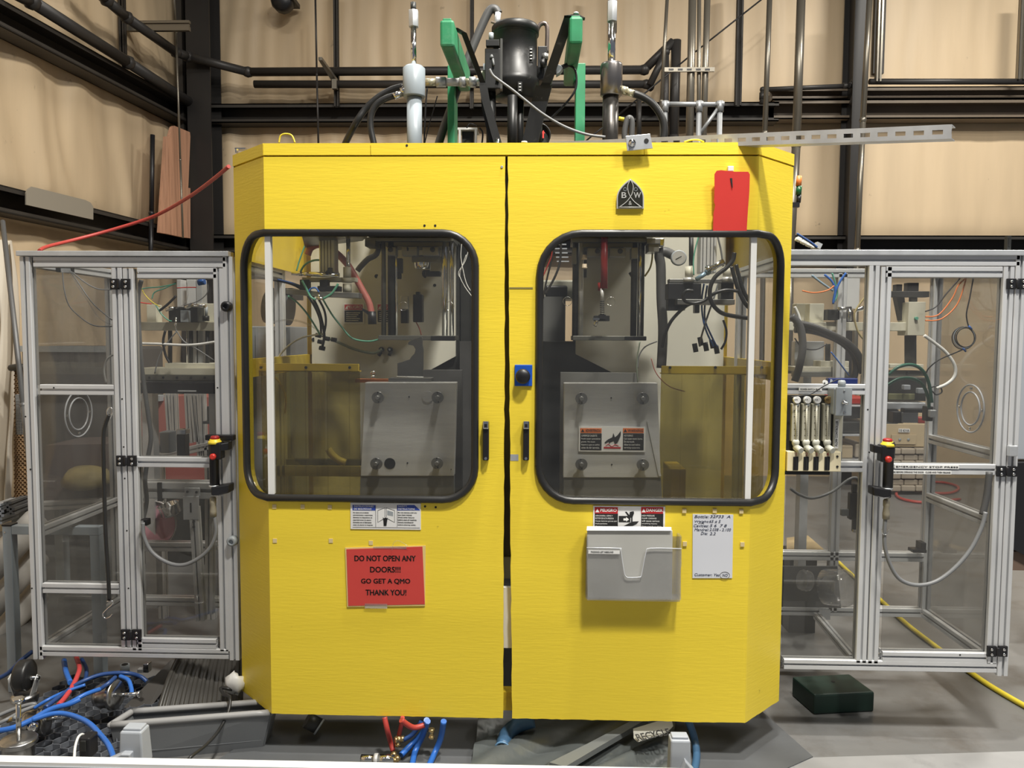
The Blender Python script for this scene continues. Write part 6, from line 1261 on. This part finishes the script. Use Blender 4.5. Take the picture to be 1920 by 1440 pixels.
t = thing('blue_elbow_tube', 'dark blue bent tube with an open end under the guard centre', 'tube', Pz(945, 1412))
pb_ = [Pz(x, y, z) for x, y, z in ((1000, 1350, .10), (970, 1360, .08), (950, 1378, .06), (943, 1402, .045))]
SB = MATS['slate_blue_hose']; obj('tube_body', B().tube(pb_, .028, 16), SB, t); e = pb_[-1]; dv = (pb_[-1]-pb_[-2]).normalized()
obj('tube_rim', B().lathe([(.028, 0), (.031, .004), (.023, .006), (.022, -.01)], e, dv, 20), LGREY if 0 else mat('blue_rim', (.15, .30, .48), .4), t); obj('tube_bore', B().lathe([(.021, .002), (.021, .003)], e, dv, 18), INK, t)
t = thing('gap_duct', 'small grey duct piece just under the lower corner of the left door', 'duct', Pz(590, 1362)); obj('duct_body', B().cyl(Pz(575, 1350, .08), Pz(598, 1362, .05), .03, 14), DKM, t); obj('duct_lip', B().cyl(Pz(597, 1361, .052), Pz(600, 1363, .048), .033, 14), GREY, t)
# ---------------------------------------------------------------- grey tote with corrugated tray
T = thing('grey_tote', 'open grey plastic tote under the left chamfer of the guard', 'tote', Pz(350, 1400))
fl, fr_ = Pz(222, 1428), Pz(492, 1402); ztp = .15
tl_, tr_ = P(207, 1345, fl.y-.03), P(507, 1334, fr_.y-.03); tl_.z = tr_.z = .152
bk = Vector((.025, .10, 0)); bkr = Vector((-.005, .09, 0))
def wallq(a, b_, c, d, th=.006):
    n_ = (b_-a).cross(d-a).normalized()*th; return B().prism([a, b_, c, d], n_)
obj('tote_wall', wallq(fl, fr_, tr_, tl_), TOTE, T); obj('tote_wall', wallq(fl, fl+bk, tl_+bk, tl_), TOTE, T); obj('tote_wall', wallq(fr_, fr_+bkr, tr_+bkr, tr_), TOTE, T)
obj('tote_wall', wallq(fl+bk, fr_+bkr, tr_+bkr, tl_+bk), TOTE, T); obj('tote_floor', B().prism([fl, fr_, fr_+bkr, fl+bk], (0, 0, .006)), TOTE, T)
obj('tote_rim', B().tube([tl_, (tl_+tr_)/2, tr_], .012, 10, 4).tube([tl_, tl_+bk*.5, tl_+bk], .012, 10, 4).tube([tr_, tr_+bkr*.5, tr_+bkr], .012, 10, 4).lathe([(.001, -.012), (.010, -.007), (.0125, 0), (.010, .007), (.001, .012)], tl_, n=12).tube([tl_+bk, (tl_+bk+tr_+bkr)/2, tr_+bkr], .012, 10, 4), mat('tote_rim_grey', (.30, .30, .30), .45), T)
obj('tote_ridge', B().tube([fl.lerp(tl_, .25)+Vector((.01, -.004, 0)), fr_.lerp(tr_, .25)+Vector((-.01, -.004, 0))], .005, 8), TOTE, T)
# ribbed dark tray leaning out of the tote
t = thing('ribbed_tray', 'dark ribbed plastic tray leaning out of the grey tote', 'tray', Pz(360, 1330))
pa, pb2, pc, pd = P(296, 1340, .085), P(456, 1335, .16), P(456, 1232, .42), P(334, 1234, .30)
def trayf(u, v):
    p = pa.lerp(pb2, u).lerp(pd.lerp(pc, u), v); return p+Vector((0, 0, .0045*(1 if (u*9) % 1 < .5 else -1)+.02*math.sin(math.pi*min(1, v*1.05))))
obj('tray_sheet', grid(trayf, 104, 12), mat('dark_ribbed_plastic', (.055, .052, .047), .3, var=.15, vscale=5), t)
obj('tray_lip', B().tube([pa, pa.lerp(pb2, .33), pa.lerp(pb2, .66), pb2], .012, 8), GREY, t)
obj('tray_side', B().tube([pa, pa.lerp(pd, .5)+Vector((0, 0, .02)), pd], .010, 8), MATS['dark_ribbed_plastic'], t)
t = thing('dark_hose_arm', 'dark angled plastic trough leaning behind the grey tote', 'trough', Pz(270, 1310)); obj('trough_body', B().prism([P(232, 1326, .15), P(272, 1340, .14), P(345, 1243, .36), P(322, 1236, .36)], (0, .03, -.01)), mat('dark_warm_plastic', (.06, .055, .05), .4), t)
# white bottle and black cord
t = thing('white_bag', 'crumpled bright white plastic piece at the lower left edge of the guard', 'bag', P(440, 1292, .20))
b = B(); cc = P(440, 1281, .16)
vs = []; R_ = .040
for i in range(7):
    for j in range(12):
        th = math.pi*i/6; ph = 2*math.pi*j/12; rr = R_*(1+.55*noise.noise(Vector((i*1.3, j*.9, 0)))); vs.append(cc+Vector((rr*.95*math.sin(th)*math.cos(ph), rr*.6*math.sin(th)*math.sin(ph), rr*math.cos(th))))
b.add(vs, [(i*12+j, i*12+(j+1) % 12, (i+1)*12+(j+1) % 12, (i+1)*12+j) for i in range(6) for j in range(12)], True); obj('bag_body', b, WHITE, t)
obj('bag_neck', B().cyl(P(427, 1292, .2), P(436, 1284, .21), .010, 10), CLEAR, t)
solo('power_cord', B().tube([P(446, 1296, .18), P(430, 1292, .14), P(414, 1290, .14), P(420, 1302, .10), P(431, 1308, .06), P(428, 1335, .02), P(410, 1370, -.06), P(385, 1398, -.2), Pz(357, 1420, .16), Pz(345, 1440, .12)], .006, 8), RUB, 'black cord hanging from the white plastic piece across the tote', 'cord')
# ---------------------------------------------------------------- honeycomb mat and hardware, bottom left
HM = thing('honeycomb_mat', 'black honeycomb plastic mat on the floor in the lower left corner', 'mat', Pz(110, 1360)); zc = .10
o_, ex, ey = Pz(-60, 1412, zc), None, None
HX0, HX1 = Pz(-70, 1405, zc).x, Pz(222, 1405, zc).x; HY0, HY1 = Pz(100, 1425, zc).y, Pz(100, 1262, zc).y
cell = .029; b = B()
def inside(p): return HX0 < p.x < HX1-(p.y-HY0)*.02 and HY0 < p.y < HY1
dx_ = cell*1.5; dy_ = cell*math.sqrt(3); i = 0; x = HX0
seen = set()
while x < HX1:
    y = HY0+(dy_/2 if i % 2 else 0)
    while y < HY1:
        for k in range(3):
            a, c = math.radians(60*k), math.radians(60*k+60)
            p, q = Vector((x+cell*math.cos(a), y+cell*math.sin(a), zc)), Vector((x+cell*math.cos(c), y+cell*math.sin(c), zc))
            d = (q-p); n_ = Vector((-d.y, d.x, 0)).normalized()*.0016
            if inside((p+q)/2): b.prism([p-n_, p+n_, q+n_, q-n_], (0, 0, -.02))
        y += dy_
    x += dx_; i += 1
HB = mat('honeycomb_black', (.13, .14, .16), .3)
ob = obj('honeycomb_cells', b, HB, HM); ob['kind'] = 'stuff'
obj('mat_border', B().bx(HX0, HX1, HY0-.02, HY0, zc-.05, zc+.004).bx(HX1, HX1+.02, HY0-.02, HY1, zc-.05, zc+.004), mat('mat_border_black', (.025, .027, .032), .35), HM); obj('mat_base', B().bx(HX0, HX1, HY0, HY1, zc-.055, zc-.02), BLK, HM)
obj('mat_foot', B().bx(HX0+.02, HX0+.06, HY0+.02, HY0+.06, 0, zc-.054).bx(HX1-.06, HX1-.02, HY0+.02, HY0+.06, 0, zc-.054).bx(HX0+.02, HX0+.06, HY1-.06, HY1-.02, 0, zc-.054).bx(HX1-.06, HX1-.02, HY1-.06, HY1-.02, 0, zc-.054), BLK, HM)
# caster, upside down
zt2 = zc+.003
t = thing('swivel_caster', 'upturned swivel caster with black wheel at the left on the honeycomb mat', 'caster', Pz(47, 1315, zt2)); c = Pz(47, 1312, zt2); k = .0021
obj('caster_base', B().lathe([(.048, 0), (.050, .006), (.046, .010), (.050, .014), (.047, .022), (.030, .030)], c, n=26), PLATE, t)
fk = B(); wz = c.z+.085
for s_ in (-1, 1): obj('caster_fork', B().prism([c+Vector((s_*.030, -.02, .022)), c+Vector((s_*.030, .02, .022)), c+Vector((s_*.052, .018, .09)), c+Vector((s_*.050, 0, .105)), c+Vector((s_*.052, -.018, .09))], (s_*.004, 0, 0)), STEEL, t, bev=.001)
pass; wc = Vector((c.x, c.y, wz+.005))
obj('caster_wheel', B().lathe([(.02, -.026), (.052, -.025), (.059, -.019), (.060, -.012), (.060, .012), (.059, .019), (.052, .025), (.02, .026)], wc+Vector((0, 0, .01)), (1, .15, 0), 28), RUB, t); obj('axle_bolt', B().cyl(wc+Vector((-.060, 0, 0)), wc+Vector((.060, 0, 0)), .008, 8), CHROME, t)
def leveler(nm, c, ax, lab, L1=.09, hx=.013):
    ax = Vector(ax).normalized(); t = thing('leveling_foot', lab, 'leveling foot', c)
    obj('foot_cup', B().lathe([(.02, -.075), (.038, -.07), (.045, -.05), (.046, -.012), (.050, -.010)], c, ax, 26), PLATE, t)
    obj('foot_ring', B().lathe([(.050, -.012), (.054, -.008), (.050, -.003), (.054, .001), (.050, .006), (.02, .008)], c, ax, 28), PLATE, t)
    obj('bolt_shank', B().cyl(c, c+ax*L1, .0075, 12), CHROME, t); obj('bolt_head', B().cyl(c+ax*L1, c+ax*(L1+.012), hx, 6), CHROME, t); return t
leveler('a', P(216, 1303, .02), (1, -.1, .10), 'steel leveling foot lying with its bolt pointing right by the tote')
leveler('b', P(35, 1388, -.42), (.03, 0, 1), 'steel leveling foot standing with its bolt up in the lower left corner', .125, .018)
leveler('c', P(84, 1350, -.10), (1, .25, .13), 'steel leveling foot lying behind the upright one in the lower left corner', .08, .010)
t = thing('leveling_foot', 'ball end of a steel leveling foot under the blue hoses', 'leveling foot', P(62, 1362, -.22)); obj('ball_end', B().lathe([(.001, -.018), (.014, -.012), (.018, 0), (.014, .012), (.001, .018)], P(62, 1363, -.22), (-1, 0, 0), 16), CHROME, t); obj('ball_seat', B().lathe([(.03, 0), (.034, .01)], P(66, 1363, -.2), (-1, 0, 0), 18), DKM, t)
# hoses of the lower left
for k, (pix, r, m_, lab) in enumerate((
    ([(-20, 1372, -.25), (20, 1366, -.25), (55, 1352, -.22), (95, 1330, -.18), (130, 1320, -.16), (150, 1311, -.14)], .0095, BLUEH, 'bright blue hose sweeping right across the lower left corner'),
    ([(60, 1350, -.25), (100, 1338, -.22), (130, 1340, -.22), (165, 1355, -.3), (190, 1380, -.4), (205, 1400, -.5), (214, 1425, -.56)], .0085, BLUEH, 'bright blue hose arching down to the grey rail clamp'),
    ([(-10, 1275, .3), (15, 1262, .3), (40, 1238, .3), (60, 1222, .35)], .009, DBLUE, 'dark blue hose at the left edge over the caster'),
    ([(85, 1327, -.15), (120, 1300, -.05), (150, 1280, .05), (190, 1265, .1), (235, 1262, .12), (262, 1268, .15), (275, 1278, .15)], .008, DBLUE, 'dark blue hose arching above the leveling foot'),
    ([(90, 1335, -.15), (130, 1318, -.12), (160, 1302, -.08), (188, 1292, -.02)], .008, BLUEH, 'blue hose slanting up to the lying leveling foot'),
    ([(188, 1292, -.02), (205, 1280, .0), (216, 1270, .05)], .008, DBLUE, 'dark blue hose end behind the lying leveling foot'),
    ([(225, 1268, .1), (240, 1275, .08), (246, 1290, .05), (247, 1302, .02)], .008, BLUEH, 'blue hose end dropping beside the tote corner'),
    ([(120, 1238, .3), (124, 1260, .2), (132, 1280, .1)], .010, BLUEH, 'short blue hose under the left enclosure rail'),
    ([(153, 1236, .3), (162, 1255, .25), (160, 1275, .2)], .008, DBLUE, 'dark blue hose beside the red one under the left enclosure'),
    ([(143, 1232, .3), (149, 1252, .2), (144, 1270, .1), (134, 1290, 0), (122, 1308, -.08), (110, 1322, -.15)], .009, mat('bright_red_hose', (.55, .06, .06), .4), 'red hose curving down from the left enclosure to the mat'),
    ([(-10, 1345, -.15), (25, 1330, -.12), (60, 1320, -.1), (64, 1324, -.1), (40, 1334, -.14), (15, 1348, -.2), (-10, 1360, -.22)], .007, GREYH, 'grey hose bundle doubled back in the lower left corner'),
    ([(64, 1328, -.12), (90, 1312, -.1), (120, 1298, -.04), (160, 1284, 0)], .006, BLUEH, 'pale blue hose under the red hose on the mat'),
    ([(139, 1425, -.55), (141, 1400, -.5), (147, 1382, -.45), (155, 1377, -.42), (160, 1385, -.4)], .004, WHITE, 'white wire standing up at the front of the honeycomb mat'))):
    solo('air_hose', B().tube([P(*q) for q in pix], r, 8), m_, lab, 'hose')
t = thing('hose_barb', 'small brass barb at the end of the grey hose bundle', 'fitting', P(20, 1350, -.2)); obj('barb_body', B().cyl(P(14, 1352, -.2), P(28, 1346, -.2), .007, 10), BRASS, t); obj('barb_nut', B().cyl(P(26, 1347, -.2), P(36, 1343, -.2), .009, 6), GREY, t)
t = thing('small_black_device', 'small black device at the front edge of the honeycomb mat', 'device', P(160, 1425, -.45)); rb('device_body', (147, 1385, 168, 1425), -.45, .05, BLK, t, .006); rb('device_face', (150, 1390, 160, 1410), -.455, .01, DKM, t)
t = thing('chrome_latch', 'chrome bolt and angle behind the tote under the left enclosure', 'latch', P(270, 1260, .4)); rb('latch_body', (268, 1245, 278, 1262), .4, .03, CHROME, t, .003); rb('latch_arm', (257, 1255, 268, 1262), .4, .02, GALV, t)
t = thing('pipe_socket', 'grey pipe socket behind the tote under the left enclosure', 'socket', P(234, 1262, .4)); obj('socket_body', B().cyl(P(234, 1262, .4), P(234, 1246, .4), .019, 16), GREY, t); obj('socket_bore', B().cyl(P(234, 1246.5, .4), P(234, 1245.5, .4), .013, 12), INK, t)
# ---------------------------------------------------------------- left edge: frame stand, profiles, tubes, curtain
t = thing('steel_stand', 'grey square tube stand at the left edge beside the enclosure', 'stand', P(25, 1245, .45)); Yv = .45
a, c = P(12, 985, Yv), P(60, 985, Yv)
obj('stand_post', B().bx(a.x-.02, a.x+.02, Yv, Yv+.04, 0, a.z-.002), GP, t, bev=.003); obj('stand_rail', B().bx(a.x+.02, a.x+.4, Yv, Yv+.04, a.z-.04, a.z-.002), GP, t, bev=.003); obj('stand_plug', B().bx(a.x-.02, a.x+.02, Yv-.002, Yv+.042, a.z-.004, a.z+.003), BLK, t)
obj('stand_post', B().bx(a.x+.36, a.x+.40, Yv, Yv+.04, 0, a.z-.04), GP, t); p = P(9, 998, Yv); obj('stand_bolt', B().cyl((p.x, Yv-.002, p.z), (p.x, Yv, p.z), .004, 8), CHROME, t)
for k, (x, y) in enumerate(((2, 948), (22, 944), (8, 960), (28, 956), (4, 974))):
    o = obj('aluminium_bar', prof(P(x-8, y+3, 1.05), P(x+24, y-9, 1.5), .035), MATS['dull_grey_steel'] if k % 2 else GALV, None, ['upper left', 'upper right', 'middle left', 'middle right', 'lowest'][k]+' bar in the pile of grooved aluminium bars at the left edge', 'bar', 'pile of grooved aluminium bars')
for k, (x0, y0, x1, y1) in enumerate(((-30, 1080, 70, 975), (-30, 1150, 70, 1040), (-30, 1215, 70, 1110), (-30, 1195, 60, 1170))):
    t = thing('wrapped_roll', ['top', 'second', 'third', 'lowest'][k]+' of the dusty white rolls stacked behind the grey stand', 'roll', P((x0+x1)/2, y1, 1.0+.05*k))
    a, c = P(x0, y0, .95+.05*k), P(x1, y1, 1.25+.05*k); obj('roll_body', B().cyl(a, c, .07 if k < 3 else .035, 20), mat('dusty_white_roll', (.42, .40, .37), .6, bump=.2, bscale=6, var=.12, vscale=5), t); obj('roll_end', B().cyl(c, c+(c-a).normalized()*.004, .045 if k < 3 else .02, 16), DKM, t)
CUR = mat('off_white_sheeting', (.66, .60, .50), .6, bump=.1, bscale=4, var=.05, vscale=2)
def cur(u, v):
    p = P(-60+u*(78+10*math.sin(v*5)+18*v), 450+v*500, 1.9); p.y += .05*math.sin(u*22+v*3)+.04*noise.noise(Vector((u*4, v*5, 1))); return p
solo('hanging_sheeting', grid(cur, 40, 40), CUR, 'off white sheeting hanging at the far left edge', 'sheeting')
t = thing('wicker_basket', 'brown woven basket standing behind the left enclosure edge', 'basket', P(38, 935, 1.7))
def wk(u, v):
    p = P(22+u*30, 690+v*245, 1.75); p.y += .012*math.sin(u*30)*math.sin(v*190)+(.1*(u-.5)**2); return p
obj('basket_stand', B().bx(P(24, 930, 1.78).x, P(50, 930, 1.78).x, 1.76, 1.9, 0, P(36, 932, 1.78).z), DKM, t); obj('basket_weave', grid(wk, 30, 220), mat('brown_wicker', (.20, .12, .055), .7, var=.3, vscale=30), t); obj('basket_rim', B().tube([P(20, 690, 1.75), P(36, 688, 1.73), P(54, 690, 1.75)], .02, 8), DKM, t)
t = thing('wire_mesh_fan', 'wire mesh fan guard with pale blades at the left behind the enclosure', 'fan', P(38, 800, 1.5)); b = B()
for k in range(9): b.tubep([P(30+k*1.9, 740, 1.5), P(30+k*1.9, 815, 1.5)], [.0015]*2, 4)
for k in range(26): b.tubep([P(29, 741+k*2.9, 1.5), P(46, 741+k*2.9, 1.5)], [.0015]*2, 4)
obj('mesh_guard', b, DKM, t); obj('fan_back', B().pb(30, 740, 46, 815, 1.53, .02), mat('pale_fan', (.5, .52, .54), .4), t)
# right edge machine
t = thing('grey_machine', 'light grey and black machine corner at the right edge of the photo', 'machine', P(1915, 1080, .9))
obj('machine_body', B().pb(1902, 600, 1990, 862, .95, .1), LGREY, t, bev=.004); obj('machine_skirt', B().prism([P(x, y, .9) for x, y in ((1898, 868), (1990, 868), (1990, 1075), (1899, 1030))], (0, .1, 0)), BLK, t); obj('machine_foot', B().pb(1897, 1035, 1990, 1070, .93, .1), mat('worn_brown_base', (.18, .12, .09), .6), t)
t = thing('black_stub', 'short black post standing on the right enclosure top near the photo edge', 'post', P(1892, 468, .25)); obj('post_body', B().pb(1889, 442, 1896, 469, .24, .02), DKM, t); obj('post_slot', B().pb(1891.5, 446, 1893.5, 462, .238, .004), INK, t)
# ---------------------------------------------------------------- lettering becomes plain mesh
fit_texts()
dg = bpy.context.evaluated_depsgraph_get(); dg.update()
for o, w_, h_ in TEXTS:
    me = bpy.data.meshes.new_from_object(o.evaluated_get(dg)); me.name = 'lettering'
    n = bpy.data.objects.new('lettering', me); C.objects.link(n); n.parent = o.parent
    n.location = o.location; n.rotation_euler = o.rotation_euler; n.scale = o.scale
    bpy.data.objects.remove(o)
